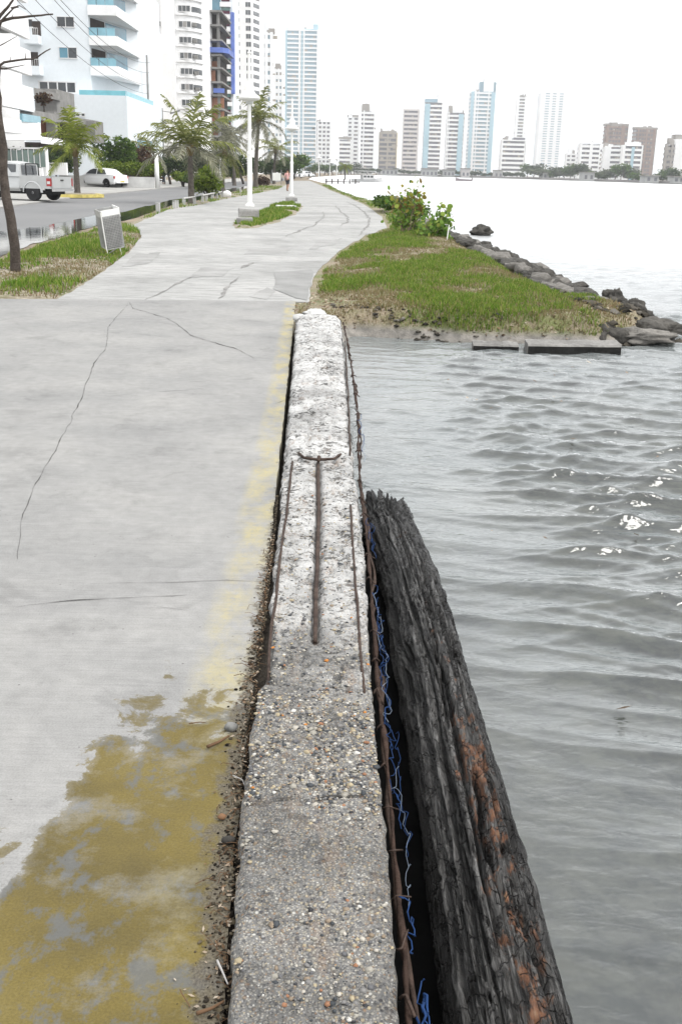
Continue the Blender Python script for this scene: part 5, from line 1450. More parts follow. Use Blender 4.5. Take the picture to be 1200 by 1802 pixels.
# ================================================================ PEOPLE
def person(loc, face, shirt, legs, skin, lab, pose=0, h_=1.70, holds=None):
    root = empty('person', loc, face)
    k = h_ / 1.75
    def skinned(nm, verts, edges, radii, mat, rootv=0, sub=2):
        me = bpy.data.meshes.new(nm)
        me.from_pydata([tuple(Vector(v)*k) for v in verts], edges, [])
        me.materials.append(mat)
        o = bpy.data.objects.new(nm, me)
        COL.objects.link(o); o.parent = root
        sk = o.modifiers.new('skin', 'SKIN'); sk.use_smooth_shade = True
        o.modifiers.new('sub', 'SUBSURF').levels = sub; o.modifiers['sub'].render_levels = sub
        lay = me.skin_vertices[0].data if me.skin_vertices else None
        for i, r_ in enumerate(radii):
            rr = r_ if isinstance(r_, tuple) else (r_, r_)
            lay[i].radius = (rr[0]*k, rr[1]*k); lay[i].use_root = (i == rootv)
        return o
    s = 0.20 if pose else 0.03                 # stride
    ar = 0.16 if pose else 0.05
    V = [(0, 0, .95), (0, 0, 1.12), (.01, 0, 1.32), (.01, 0, 1.46), (.015, 0, 1.54), (.03, 0, 1.64), (.02, 0, 1.73),
         (0, .09, .90), (s, .10, .50), (s*.7 + .0, .10, .09), (s*.7 + .16, .11, .03), (0, -.09, .90), (-s*.4 + .05, -.10, .50), (-s*1.5, -.10, .11), (-s*1.5 + .15, -.11, .03),
         (0, .19, 1.42), (-ar*.6, .235, 1.15), (ar*.3, .24, .92), (ar*.5, .235, .82), (0, -.19, 1.42), (ar*.5, -.235, 1.15), (ar*1.6, -.23, .95), (ar*2.0, -.22, .86)]
    E = [(0, 1), (1, 2), (2, 3), (3, 4), (4, 5), (5, 6), (0, 7), (7, 8), (8, 9), (9, 10), (0, 11), (11, 12), (12, 13), (13, 14), (3, 15), (15, 16), (16, 17), (17, 18), (3, 19), (19, 20), (20, 21), (21, 22)]
    Rr = [(.14, .11), (.13, .10), (.15, .11), (.10, .08), .055, (.085, .095), (.06, .07), .085, .058, .042, .035, .085, .058, .042, .035, .055, .042, .034, .03, .055, .042, .034, .03]
    skinned('body', V, E, Rr, skin)
    T = [(0, 0, .90), (0, 0, 1.12), (.01, 0, 1.32), (.01, 0, 1.455), (0, .19, 1.42), (-ar*.5, .232, 1.20), (0, -.19, 1.42), (ar*.42, -.232, 1.20)]
    skinned('shirt', T, [(0, 1), (1, 2), (2, 3), (3, 4), (4, 5), (3, 6), (6, 7)], [(.165, .13), (.155, .125), (.17, .13), (.11, .09), .072, .062, .072, .062], shirt)
    Lg = [(0, 0, .97), (0, .09, .88), (s*.9, .10, .55), (s*.75, .10, .16), (0, -.09, .88), (-s*.35 + .045, -.10, .55), (-s*1.4, -.10, .18)]
    if pose: Lg = Lg[:3] + Lg[4:6]
    skinned('trousers', Lg, ([(0, 1), (1, 2), (2, 3), (0, 4), (4, 5), (5, 6)] if not pose else [(0, 1), (1, 2), (0, 3), (3, 4)]), ([(.155, .12), .10, .078, .062, .10, .078, .062] if not pose else [(.155, .12), .10, .085, .10, .085]), legs)
    MB().lathe([(.085*k, 1.66*k), (.098*k, 1.69*k), (.092*k, 1.74*k), (.06*k, 1.785*k), (.02*k, 1.80*k)], (.012, 0, 0), 12).build('hair', pm('dark_hair', (0.02, 0.016, 0.013), 0.7), root, smooth=True)
    return tag(root, lab, 'person')
SKIN = pm('skin', (0.30, 0.17, 0.11), 0.6, 0.1)
p = G(506, 336.5, 0)
pr = person((0, 0, 0), 0, pm('pink_shirt', (0.62, 0.36, 0.34), 0.85, 0.1), pm('dark_shorts', (0.06, 0.06, 0.075), 0.85), SKIN, 'person in a pink shirt and dark shorts walking along the path', 1, 1.68)
pr.location = (p.x, p.y, 0.0); pr.rotation_euler.z = R(75)
p = G(288, 324.5, 0)
pr = person((0, 0, 0), 0, pm('pale_shirt', (0.42, 0.45, 0.52), 0.85, 0.1), pm('navy_trousers', (0.03, 0.035, 0.06), 0.85), SKIN, 'person in a pale shirt and dark trousers standing by the gatepost', 0, 1.68)
pr.location = (p.x, p.y, 0.02); pr.rotation_euler.z = R(-20)

# --- notice board by the path
p = G(487, 325, 0)
nbd = empty('notice_board', (p.x, p.y, 0)); tag(nbd, 'white notice board on two posts beside the far path', 'sign')
w_ = 0.95
MB().box(p.x - w_/2, p.x + w_/2, p.y - .03, p.y + .03, .45, 1.30).build('panel', WHITEP, nbd)
for s_ in (-1, 1):
    MB().box(p.x + s_*(w_/2 + .05) - .04, p.x + s_*(w_/2 + .05) + .04, p.y - .04, p.y + .04, -.05, 1.65).build('post', GREYP, nbd)
# --- distant parked cars at the end of the path
for i, (px, py, c_, lab) in enumerate([(524, 313.5, (0.7, 0.7, 0.7), 'distant white car at the end of the path'), (540, 312.0, (0.75, 0.75, 0.75), 'farther white car beyond the end of the path')]):
    o = copy_tree(car); q = G(px, py, 0); o.location = (q.x, q.y, 0); o.rotation_euler.z = R(70 - 30*i); tag(o, lab, 'car')

# ================================================================ JETTY AND BOATS
DKW = pm('dark_jetty_wood', (0.07, 0.055, 0.05), 0.8, 0.3, 2)
HULLW = pm('hull_white', (0.72, 0.72, 0.72), 0.4, 0.05)
def boat(name, c, L, W, rz_, mats, lab, cabin=True):
    root = empty(name, c, rz_)
    mb = MB()
    def sec(x, w_, zk, zg): return [(x, -w_, zg), (x, -w_*.8, zk*.4), (x, 0, zk), (x, w_*.8, zk*.4), (x, w_, zg)]
    secs = [sec(-L/2, W*.42, -.22, .55), sec(-L*.2, W*.5, -.3, .55), sec(L*.15, W*.48, -.28, .62), sec(L*.38, W*.28, -.15, .78), sec(L/2, .03, .2, .95)]
    loft(mb, secs); mb.build('hull', mats[0], root).matrix_parent_inverse = Matrix()
    mb = MB()
    for a, b in zip(secs[:-1], secs[1:]):
        mb.face([a[0], a[4], b[4], b[0]])
    mb.v = [(x, y_*.96, z - .05) for x, y_, z in mb.v]; mb.build('deck', mats[1], root).matrix_parent_inverse = Matrix()
    if cabin:
        MB().box(-L*.22, L*.14, -W*.34, W*.34, .5, 1.35).build('cabin', mats[0], root).matrix_parent_inverse = Matrix()
        for k in range(3):
            for s_ in (-1, 1):
                MB().box(-L*.20 + k*L*.11, -L*.20 + k*L*.11 + L*.085, s_*W*.345 - .012, s_*W*.345 + .012, .85, 1.2).build('window', GLS, root).matrix_parent_inverse = Matrix()
        MB().box(-L*.40, L*.18, -W*.42, W*.42, 2.0, 2.09).build('canopy', mats[0], root).matrix_parent_inverse = Matrix()
        for x in (-L*.38, L*.16):
            for s_ in (-1, 1):
                MB().tube([(x, s_*W*.38, .5), (x, s_*W*.38, 2.0)], .035, 5).build('canopy_post', mats[0], root).matrix_parent_inverse = Matrix()
    else:
        MB().box(-L*.5 - .25, -L*.5, -.2, .2, .1, .95).build('outboard_motor', DKW, root).matrix_parent_inverse = Matrix()
        MB().box(-L*.1, L*.0, -W*.42, W*.42, .38, .46).build('thwart', mats[1], root).matrix_parent_inverse = Matrix()
    return tag(root, lab, 'boat')
q = G(648, 320.3, WZ)
boat('moored_boat', (q.x, q.y, WZ), 6.5, 2.6, R(18), (HULLW, DKW), 'white covered motor boat moored at the end of the jetty')
q = G(815, 318.8, WZ)
boat('open_boat', (q.x, q.y, WZ), 4.6, 1.6, R(178), (pm('faded_mauve_hull', (0.42, 0.36, 0.38), 0.6, 0.2), DKW), 'small open boat drifting far out on the bay', False)
ja, jb = G(572, 320, 0), G(632, 320, 0)
jt = empty('jetty', (ja.x, ja.y, -0.2)); tag(jt, 'low dark wooden jetty reaching out towards the moored boat', 'jetty')
nj = 18
for k in range(nj):
    f0, f1 = k/nj, (k+.93)/nj
    MB().box(ja.x + (jb.x-ja.x)*f0, ja.x + (jb.x-ja.x)*f1, ja.y - 1.2, ja.y + 1.2, .02, .12).build('plank', DKW, jt)
    if k % 3 == 0:
        for s_ in (-1, 1):
            MB().tube([(ja.x + (jb.x-ja.x)*f0 + .2, ja.y + s_*1.1, -.9), (ja.x + (jb.x-ja.x)*f0 + .2, ja.y + s_*1.1, .5)], .10, 6).build('pile', DKW, jt)
# ================================================================ NEAR BUILDINGS
RENDER_W = pm('white_render', (0.80, 0.80, 0.80), 0.85, 0.05, 0.25, fine=0.05, fscale=3)
RENDER_B = pm('cool_white_render', (0.70, 0.74, 0.77), 0.85, 0.05, 0.25, fine=0.05, fscale=3)
SOFFIT = pm('soffit_grey', (0.42, 0.42, 0.415), 0.9, 0.1)
WGLASS = pm('window_glass', (0.05, 0.055, 0.06), 0.12, 0.4, 0.7, spec=0.7)
BGLASS = pm('blue_glass', (0.10, 0.24, 0.32), 0.15, 0.25, 0.5, spec=0.7)
RGLASS = pm('balcony_glass', (0.22, 0.42, 0.50), 0.15, 0.15, 1.0, spec=0.6)
FRAME = pm('window_frame', (0.62, 0.62, 0.62), 0.6, 0.05)
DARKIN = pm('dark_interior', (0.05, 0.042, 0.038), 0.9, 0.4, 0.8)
GREYC = pm('raw_concrete', (0.26, 0.255, 0.245), 0.9, 0.2, 0.8, fine=0.2, fscale=4)
BRICK = pm('orange_brick', (0.33, 0.16, 0.10), 0.9, 0.25, 1.2, fine=0.25, fscale=9)
BLUEP = pm('blue_paint', (0.10, 0.16, 0.46), 0.6, 0.2, 0.8)
TURQ = pm('turquoise_glass', (0.20, 0.50, 0.58), 0.2, 0.15, 1.0)

def win(root, px0, px1, py0, py1, Y, panes=2, glass=None, frame=None, dep=0.10, name='window', out=0.0):
    """a framed window on a wall that faces the road end at distance Y"""
    a, b = P(px0, (py0+py1)/2, Y), P(px1, (py0+py1)/2, Y)
    z1, z0 = P((px0+px1)/2, py0, Y).z, P((px0+px1)/2, py1, Y).z
    fw = max(0.05, (b.x - a.x) * 0.03)
    mb = MB()
    yf = Y - 0.04 - out
    mb.box(a.x - fw, b.x + fw, yf - .05, Y + .02, z0 - fw*1.6, z0)
    mb.box(a.x - fw, b.x + fw, yf - .02, Y + .02, z1, z1 + fw)
    for k in range(panes + 1):
        x = a.x + (b.x - a.x) * k / panes
        mb.box(x - fw*.6, x + fw*.6, yf, Y + .02, z0, z1)
    f_ = mb.build(name, frame or FRAME, root)
    for k in range(panes):
        x0_, x1_ = a.x + (b.x-a.x)*k/panes + fw*.6, a.x + (b.x-a.x)*(k+1)/panes - fw*.6
        MB().box(x0_, x1_, Y - .02 - out, Y + .01, z0, z1).build('pane', (glass or WGLASS) if not isinstance(glass, list) else glass[k % len(glass)], f_)
    return f_
def bx(root, name, mat, *dims):
    return MB().box(*dims).build(name, mat, root)

# --- B: white block with wedge balconies
YB = 105.0
xl, xr = P(40, 150, YB).x, -24.7
zt = P(110, -70, YB).z
Bd = empty('apartment_block', ((xl+xr)/2, YB, 0)); tag(Bd, 'white apartment block with wedge shaped balconies above a white podium', 'building')
MB().prism([(xl, YB), (xr, YB), (-22.35, 116.5), (-22.35, 130), (xl, 130)], 0, zt).build('wall', RENDER_B, Bd)
for (a, b, c_, d_, n_, g_) in [(101, 131, 30, 47, 2, None), (105, 136, 84, 102, 2, [BGLASS, WGLASS]), (70, 134, 145, 162, 4, None), (35, 58, 34, 47, 2, None), (98, 128, -24, -7, 2, None)]:
    win(Bd, a, b, c_, d_, YB, n_, g_)
for (p0, p1, y0, y1) in [(50, 75, 64, 79), (46, 78, 118, 133)]:
    a, b = P(p0, y1, YB), P(p1, y1, YB); zt_ = P((p0+p1)/2, y0, YB).z
    bl = MB().box(a.x, b.x, YB - 1.3, YB, a.z, zt_).build('small_balcony', RENDER_B, Bd)
    for k in range(9):
        x = a.x + (b.x - a.x) * k / 8
        MB().tube([(x, YB - 1.28, zt_), (x, YB - 1.28, zt_ + .55)], .018, 4).build('baluster', FRAME, bl)
    MB().box(a.x, b.x, YB - 1.30, YB - 1.25, zt_ + .55, zt_ + .60).build('handrail', FRAME, bl)
    MB().box(a.x + .5, a.x + 1.3, YB - .05, YB + .01, zt_ - .5, zt_ + 1.3).build('door', DARKIN, bl)
def hyp(f_, off=0.0):
    x, y = -24.7 + (2.35)*f_, YB + 11.5*f_
    return (x + off*0.98, y - off*0.2)
for k, (yg, yp0, yp1) in enumerate([(-56, -44, -27), (-3, 9, 27), (50, 63, 80), (103, 116, 133)]):
    z1, z0 = P(180, yp0, YB).z, P(180, yp1, YB).z
    zg = P(180, yg, YB).z
    bl = MB().prism([(-24.7, YB), (-22.2, YB), (-22.25, 116.5)], z0, z0 + .22).build('balcony_slab', RENDER_W, Bd)
    MB().box(-24.7, -22.2, YB - .10, YB, z0 + .002, z1).build('parapet', RENDER_W, bl)
    MB().prism([(-22.2, YB), (-22.06, YB), (-22.1, 116.4), (-22.25, 116.4)], z0 + .003, z1).build('parapet', RENDER_W, bl)
    gl_ = MB()
    for q in range(3):
        gl_.box(-24.65 + q*.82, -24.65 + q*.82 + .76, YB - .06, YB - .04, z1, zg)
    gl_.build('glass_rail', RGLASS, bl)
    MB().box(-24.7, -22.2, YB - .08, YB - .02, zg, zg + .05).build('handrail', RGLASS, bl)
    p0, p1 = hyp(.03, .03), hyp(.30, .03)
    MB().face([(*p0, z0 + .25), (*p1, z0 + .25), (*p1, z0 + 2.4), (*p0, z0 + 2.4)]).build('door', DARKIN, bl)
    p0, p1 = hyp(.32, .03), hyp(.75, .03)
    MB().face([(*p0, z0 + .25), (*p1, z0 + .25), (*p1, z0 + 2.4), (*p0, z0 + 2.4)]).build('sliding_glass', BGLASS, bl)
    ys_, ye = P(180, yp1, YB).z, 0
zp = P(160, 167, 103).z
xa, xb_ = P(103, 200, 103).x, -21.0
Pd = MB().prism([(xa, 103), (xb_, 103), (xb_ - .2, 119), (-22.4, 119), (-24.8, 104.9), (xa, 104.9)], 0, zp).build('podium', RENDER_B, Bd)
MB().box(P(140, 165, 103).x, xb_ - .1, 103.02, 103.07, zp, zp + .42).build('podium_rail', TURQ, Bd)
MB().prism([(xb_ - .03, 103.1), (xb_ - .08, 103.1), (xb_ - .26, 118), (xb_ - .21, 118)], zp, zp + .42).build('podium_rail', TURQ, Bd)
wz0, wz1 = 2.9, 4.3
wf = MB().prism([(xb_ + .05, 106.5), (xb_ + .06, 115.2), (xb_ - .2, 115.2), (xb_ - .15, 106.5)][::1], wz0, wz1).build('window', FRAME, Bd)
MB().face([(xb_ + .08, 107.0, wz0 + .15), (xb_ + .09, 114.8, wz0 + .15), (xb_ + .09, 114.8, wz1 - .12), (xb_ + .08, 107.0, wz1 - .12)]).build('pane', BGLASS, wf)
for (a, b) in ((134, 141), (144, 150)):
    win(Bd, a, b, 200, 204, 103, 1)
# white plant tower on the podium
bx(Bd, 'white_wing', RENDER_W, -24.2, -22.5, 117, 132, 0, zt - 3)

# --- A: stepped balconies at the left edge
A = empty('balcony_building', (-24, 72, 0)); tag(A, 'white building with long stepped balconies at the photo edge', 'building')
XA = P(57, 130, 78).x - .55
bx(A, 'wall', RENDER_W, XA - 14, XA - 2.1, 62, 84, 0, 22)
ztops = [P(20, y, 70).z for y in (128, 60, 200, -5)]
lev = [(176, 0), (104, 1), (32, 2), (-40, 3)]
for (pyb, k) in lev:
    z0 = P(30, pyb, 70).z
    bl = MB().prism([(XA - 2.1, 60.5), (XA - .2, 60.5), (XA + .4, 70), (XA + .2, 78), (XA - 2.1, 78)], z0, z0 + .25).build('balcony_slab', SOFFIT, A)
    MB().prism([(XA - .6, 60.4), (XA - .42, 60.4), (XA + .58, 70), (XA + .4, 70)], z0 - .12, z0 + .95).build('parapet', RENDER_W, bl)
    MB().prism([(XA + .401, 70.02), (XA + .9, 70.02), (XA + .55, 78), (XA + .2, 78)], z0 - .35, z0 + 1.25).build('parapet', RENDER_W, bl)
    MB().box(XA - 2.1, XA - .5, 60.4, 60.52, z0 + .25, z0 + 1.15).build('glass_rail', RGLASS, bl)
    for q in range(4):
        MB().box(XA - 2.14, XA - 2.06, 62.5 + q*4.0, 62.5 + q*4.0 + 2.6, z0 + .3, z0 + 2.4).build('sliding_glass', WGLASS, bl)
# --- grey terrace house between A and B
T = empty('terrace_house', (-27, 78, 0)); tag(T, 'grey concrete terrace house with white lower balcony and glass fence', 'building')
YT = 80.0
def rect(px0, px1, py0, py1, Y0, dep, name, mat, root):
    a, b = P(px0, (py0+py1)/2, Y0), P(px1, (py0+py1)/2, Y0)
    z1, z0 = P((px0+px1)/2, py0, Y0).z, P((px0+px1)/2, py1, Y0).z
    return MB().box(a.x, b.x, Y0, Y0 + dep, max(z0, 0), z1).build(name, mat, root)
def slant(px0, px1, yl0, yl1, yr0, yr1, Y0, Y1, name, mat, root, dep=.3):
    """a wall band that runs away from the viewer"""
    a0, a1 = P(px0, yl1, Y0), P(px0, yl0, Y0); b0, b1 = P(px1, yr1, Y1), P(px1, yr0, Y1)
    za0, za1, zb0, zb1 = a0.z, a1.z, b0.z, b1.z
    ax, bx_ = a1.x, b1.x
    mb = MB(); mb._hex([(ax, Y0, za0), (bx_, Y1, zb0), (bx_ - .2, Y1 + dep, zb0), (ax - .2, Y0 + dep, za0), (ax, Y0, za1), (bx_, Y1, zb1), (bx_ - .2, Y1 + dep, zb1), (ax - .2, Y0 + dep, za1)], 0)
    return mb.build(name, mat, root)
rect(62, 100, 156, 200, 92, 6, 'upper_storey', GREYC, T)
slant(60, 104, 154, 166, 165, 177, 89.5, 92, 'roof_slab', GREYC, T, 1.2)
rect(66, 101, 172, 176, 91.9, .2, 'dark_opening', DARKIN, T)
slant(35, 168, 190, 206, 212, 224, 76, 90, 'terrace_slab', GREYC, T, 3.0)
rect(82, 98, 196, 245, 82, .6, 'pier', GREYC, T)
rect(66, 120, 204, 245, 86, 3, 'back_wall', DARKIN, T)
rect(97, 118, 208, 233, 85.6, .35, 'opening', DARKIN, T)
rect(116, 168, 212, 250, 88, 3, 'side_wall', GREYC, T)
rect(68, 82, 211, 240, 82.3, .2, 'door', pm('brown_door', (0.13, 0.05, 0.03), 0.7, 0.2), T)
slant(0, 72, 206, 231, 216, 239, 68, 78, 'balcony_parapet', RENDER_W, T, .25)
slant(40, 72, 200, 214, 205, 217, 73, 78.2, 'glass_rail', RGLASS, T, .05)
slant(-20, 72, 228, 247, 239, 246, 66, 77.5, 'fascia', RENDER_W, T, 1.2)
slant(72, 115, 240, 252, 246, 257, 77.5, 82, 'fascia', RENDER_W, T, 1.2)
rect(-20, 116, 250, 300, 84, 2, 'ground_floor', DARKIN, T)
# glass fence with white posts on a low wall
rect(-30, 75, 294, 312, 70, .3, 'low_wall', RENDER_W, T)
for k in range(7):
    rect(10 + k*10, 11.2 + k*10, 262, 294, 70.05, .08, 'fence_post', FRAME, T)
    rect(11.3 + k*10, 19.8 + k*10, 264, 294, 70.1, .03, 'fence_pane', pm('fence_glass', (0.10, 0.15, 0.13), 0.1, 0.5, 0.8, spec=0.7), T)
rect(8, 76, 259, 262, 70.02, .12, 'fence_rail', FRAME, T)
rect(73, 82, 259, 312, 70.5, .6, 'gate_pier', RENDER_W, T)
rect(82, 118, 286, 308, 78, .3, 'garden_wall', RENDER_W, T)
for i, (px, Y, w_, h_, m_) in enumerate([(45, 78, 3.0, 2.6, GREEN3), (100, 82, 2.0, 2.4, GREEN3), (85, 86, 1.2, 6.9, BROWNL)]):
    p = P(px, 300, Y)
    tree('garden_tree', (p.x, Y, 0), h_, [(p.x + random.uniform(-.5, .5)*w_, Y, h_*random.uniform(.6, .95), w_*.55, w_*.5, (h_*.3 if h_ < 4 else .5)) for _ in range(4)], 1200, .15, m_, ['dark green garden tree behind the glass fence', 'dark garden tree behind the white gate pier', 'brownish plant on the grey terrace'][i], 'tree', None, .09, 2)

# --- C: white tower with a rounded corner
YC = 185.0
C = empty('round_corner_tower', (P(290, 250, YC).x, YC, 0)); tag(C, 'tall white residential tower with a rounded corner and window columns', 'building')
xc0, xc1, xc2 = P(226, 150, YC).x, P(313, 150, YC).x, P(352, 150, YC).x
zc = P(290, -60, YC).z
rc = xc2 - xc1
arc = [(xc1 + rc*math.sin(a), YC + rc - rc*math.cos(a)) for a in np.linspace(0, PI/2, 12)]
MB().prism([(xc0, YC)] + arc + [(xc2, YC + 18), (xc0, YC + 18)], 0, zc).build('wall', RENDER_W, C)
x_rib0, x_rib1 = P(288, 150, YC).x, P(311, 150, YC).x
for k in range(16):
    yy_ = 30 + 28.7*(k // 2) + 12; xx_ = [284, 340][k % 2] + k*.7
    a = P(xx_, yy_, YC)
    bx(C, 'air_conditioner', GREYC, a.x - .35, a.x + .35, YC - .45 + (0 if k % 2 == 0 else 1.2), YC + .05 + (0 if k % 2 == 0 else 1.2), a.z - .3, a.z + .3)
bx(C, 'rib_wall', RENDER_W, x_rib0, x_rib1, YC - .8, YC + .2, 0, zc)
for k in range(-2, 7):
    yc = 35 + 28.7*k
    x0 = 251 + 1.55*k
    GG = [WGLASS, pm('curtained_glass', (0.22, 0.21, 0.20), 0.3, 0.3, 0.6)]
    if k <= 0: win(C, 233 + k*2, 243 + k*2, yc - 8, yc + 8, YC, 1)
    win(C, x0 - (3 if k <= 0 else 0), x0 + (22 if k <= 0 else 28), yc - 7.5, yc + 7, YC, 2, GG if k % 2 else GG[::-1])
    y2 = 15 + 27.6*k
    x2 = 314 + 1.1*k
    win(C, x2, x2 + 21, y2 - 5, y2 + 5, YC, 3, [WGLASS, GG[1]] if k % 2 else None, out=.05)
    z0, z1 = P(330, y2 + 4, YC).z, P(330, y2 - 5, YC).z
    mb = MB()
    for (q0, q1) in zip(np.linspace(.72, 1.45, 8)[:-1], np.linspace(.72, 1.45, 8)[1:]):
        r2 = rc + .06
        f0, f1 = [(xc1 + r2*math.sin(a), YC + rc - r2*math.cos(a)) for a in (q0, q1)]
        mb.face([(*f0, z0), (*f1, z0), (*f1, z1), (*f0, z1)])
    mb.build('curved_window', WGLASS, C)
    zb_ = P(330, y2 + 8, YC).z
    mb = MB(); r2 = rc + .25
    av = [(xc1 + r2*math.sin(a), YC + rc - r2*math.cos(a)) for a in np.linspace(0, PI/2, 10)]
    mb.prism([(xc1, YC + .1)] + av + [(xc2 - .1, YC + rc)], zb_ - .3, zb_); mb.build('floor_ledge', RENDER_W, C)

# --- D: unfinished tower
YD = 200.0
D = empty('unfinished_tower', (P(372, 250, YD).x, YD, 0)); tag(D, 'unfinished tower of bare concrete floors and orange brick with blue netting', 'building')
dx0, dxm, dxm2, dx1 = P(348, 120, YD).x, P(353, 120, YD).x, P(368, 120, YD).x, P(391, 120, YD).x
zD = P(370, 17, YD).z
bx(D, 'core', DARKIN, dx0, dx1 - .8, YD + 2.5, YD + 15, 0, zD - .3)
bx(D, 'column', GREYC, dxm, dxm2, YD - .3, YD + 1.2, 0, zD)
ysl = [18, 43, 69, 95, 118, 143, 166, 190, 214, 238, 262, 286]
for k, y in enumerate(ysl):
    z = P(370, y, YD).z
    if z < .5: continue
    bx(D, 'floor_slab', GREYC, dx0, dx1 + .1, YD - .6, YD + 15.2, z - .32, z)
    zl = P(370, ysl[k+1], YD).z if k + 1 < len(ysl) else 0
    bx(D, 'edge_column', GREYC, dx1 - .9, dx1 - .4, YD + .3, YD + .8, max(zl, 0), z - .32)
    if k in (4, 6, 7):
        bx(D, 'brick_panel', BRICK, dxm2, dxm2 + (1.1 if k == 4 else 2.6), YD + .5, YD + .7, max(zl, 0), z - .5)
    if k in (3, 9, 8):
        bx(D, 'brick_panel', BRICK, dxm2 + .2, dx1 - .9, YD + 1.2, YD + 1.4, max(zl, 0), max(zl, 0) + 1.1)
za, zb_ = P(370, 93, YD).z, P(370, 84, YD).z
MB().prism([(dx0 - .2, YD - 1.0), (dx1 + .3, YD - 1.0), (dx1 + 1.2, YD + .5), (dx1 + 1.2, YD + 9), (dx0 - .2, YD + 9)], za, zb_).build('blue_netting', BLUEP, D)
za, zb_ = P(385, 164, YD).z, P(385, 156, YD).z
bx(D, 'blue_netting', BLUEP, P(377, 160, YD).x, P(396, 160, YD).x, YD - 1.0, YD - .5, za, zb_)
bx(D, 'dark_side', DARKIN, dx0 - .02, dxm - .05, YD - .1, YD + 2.4, 0, zD - .4)
# --- E1: balcony stack with blue strip, E2: white tower
YE = 242.0
E1 = empty('balcony_tower', (P(400, 250, YE).x, YE, 0)); tag(E1, 'narrow white tower with green glass balconies and blue vertical strip', 'building')
e0, e1, e2 = P(389, 120, YE).x, P(407, 120, YE).x, P(413, 120, YE).x
zE = P(400, -50, YE).z
bx(E1, 'wall', RENDER_B, e0, e2 - .4, YE + .8, YE + 14, 0, zE)
bx(E1, 'blue_strip', BLUEP, e1 + .05, e1 + .75, YE - .6, YE + 1.0, P(405, 165, YE).z, P(405, 22, YE).z)
bx(E1, 'side_strip', pm('pale_blue_strip', (0.35, 0.45, 0.60), 0.6, 0.1), e0 - .5, e0 - .02, YE - .2, YE + 1.0, 0, P(390, 40, YE).z)
for k in range(-2, 12):
    y = 25 + 21.8*k
    z1, z0 = P(398, y + 1, YE).z, P(398, y + 9, YE).z
    if z0 < 1: continue
    bl = bx(E1, 'balcony', RENDER_W, e0, e1, YE - .5, YE + .8, z0, z1)
    zg0 = P(398, y + 20, YE).z
    bx(bl, 'balcony_glass', pm('green_glass', (0.10, 0.20, 0.18), 0.2, 0.3, 0.8), e0 + .15, e1 - .15, YE + .30, YE + .79, P(398, y + 15, YE).z, z0 - .02)
    bx(bl, 'dark_recess', pm('maroon_recess', (0.10, 0.03, 0.05), 0.8), e0 + .25, e1 - .25, YE + .45, YE + .79, zg0, P(398, y + 15, YE).z - .01)
bx(E1, 'blue_top', BGLASS, P(371, 5, YE).x, P(391, 5, YE).x, YE + 1, YE + 12, 0, zE - 2)
YF = 380.0
E2 = empty('window_grid_tower', (P(434, 250, YF).x, YF, 0)); tag(E2, 'tall plain white tower with small square windows behind the nearest lamp post', 'building')
g0, g1 = P(408, 120, YF).x, P(443, 120, YF).x
g2 = P(457, 120, YF).x
zF = P(430, -60, YF).z
MB().prism([(g0, YF), (g1, YF), (g2, YF + 9), (g2, YF + 20), (g0, YF + 20)], 0, zF).build('wall', RENDER_W, E2)
for k in range(-2, 15):
    y = 7 + 14.0*k
    for (a, b) in ((413, 421), (432, 441)):
        sh = .5*k*.5
        win(E2, a + sh, b + sh, y - 3.2, y + (3.2 if a == 413 else 5), YF, 1 if a == 413 else 2, None)
    z0, z1 = P(448, y + 4, YF).z, P(448, y - 3, YF).z
    q0 = (g1 + (g2-g1)*.18 + .06, YF + 9*.18 - .06); q1 = (g1 + (g2-g1)*.75 + .06, YF + 9*.75 - .06)
    MB().face([(*q0, z0), (*q1, z0), (*q1, z1), (*q0, z1)]).build('window', WGLASS, E2)

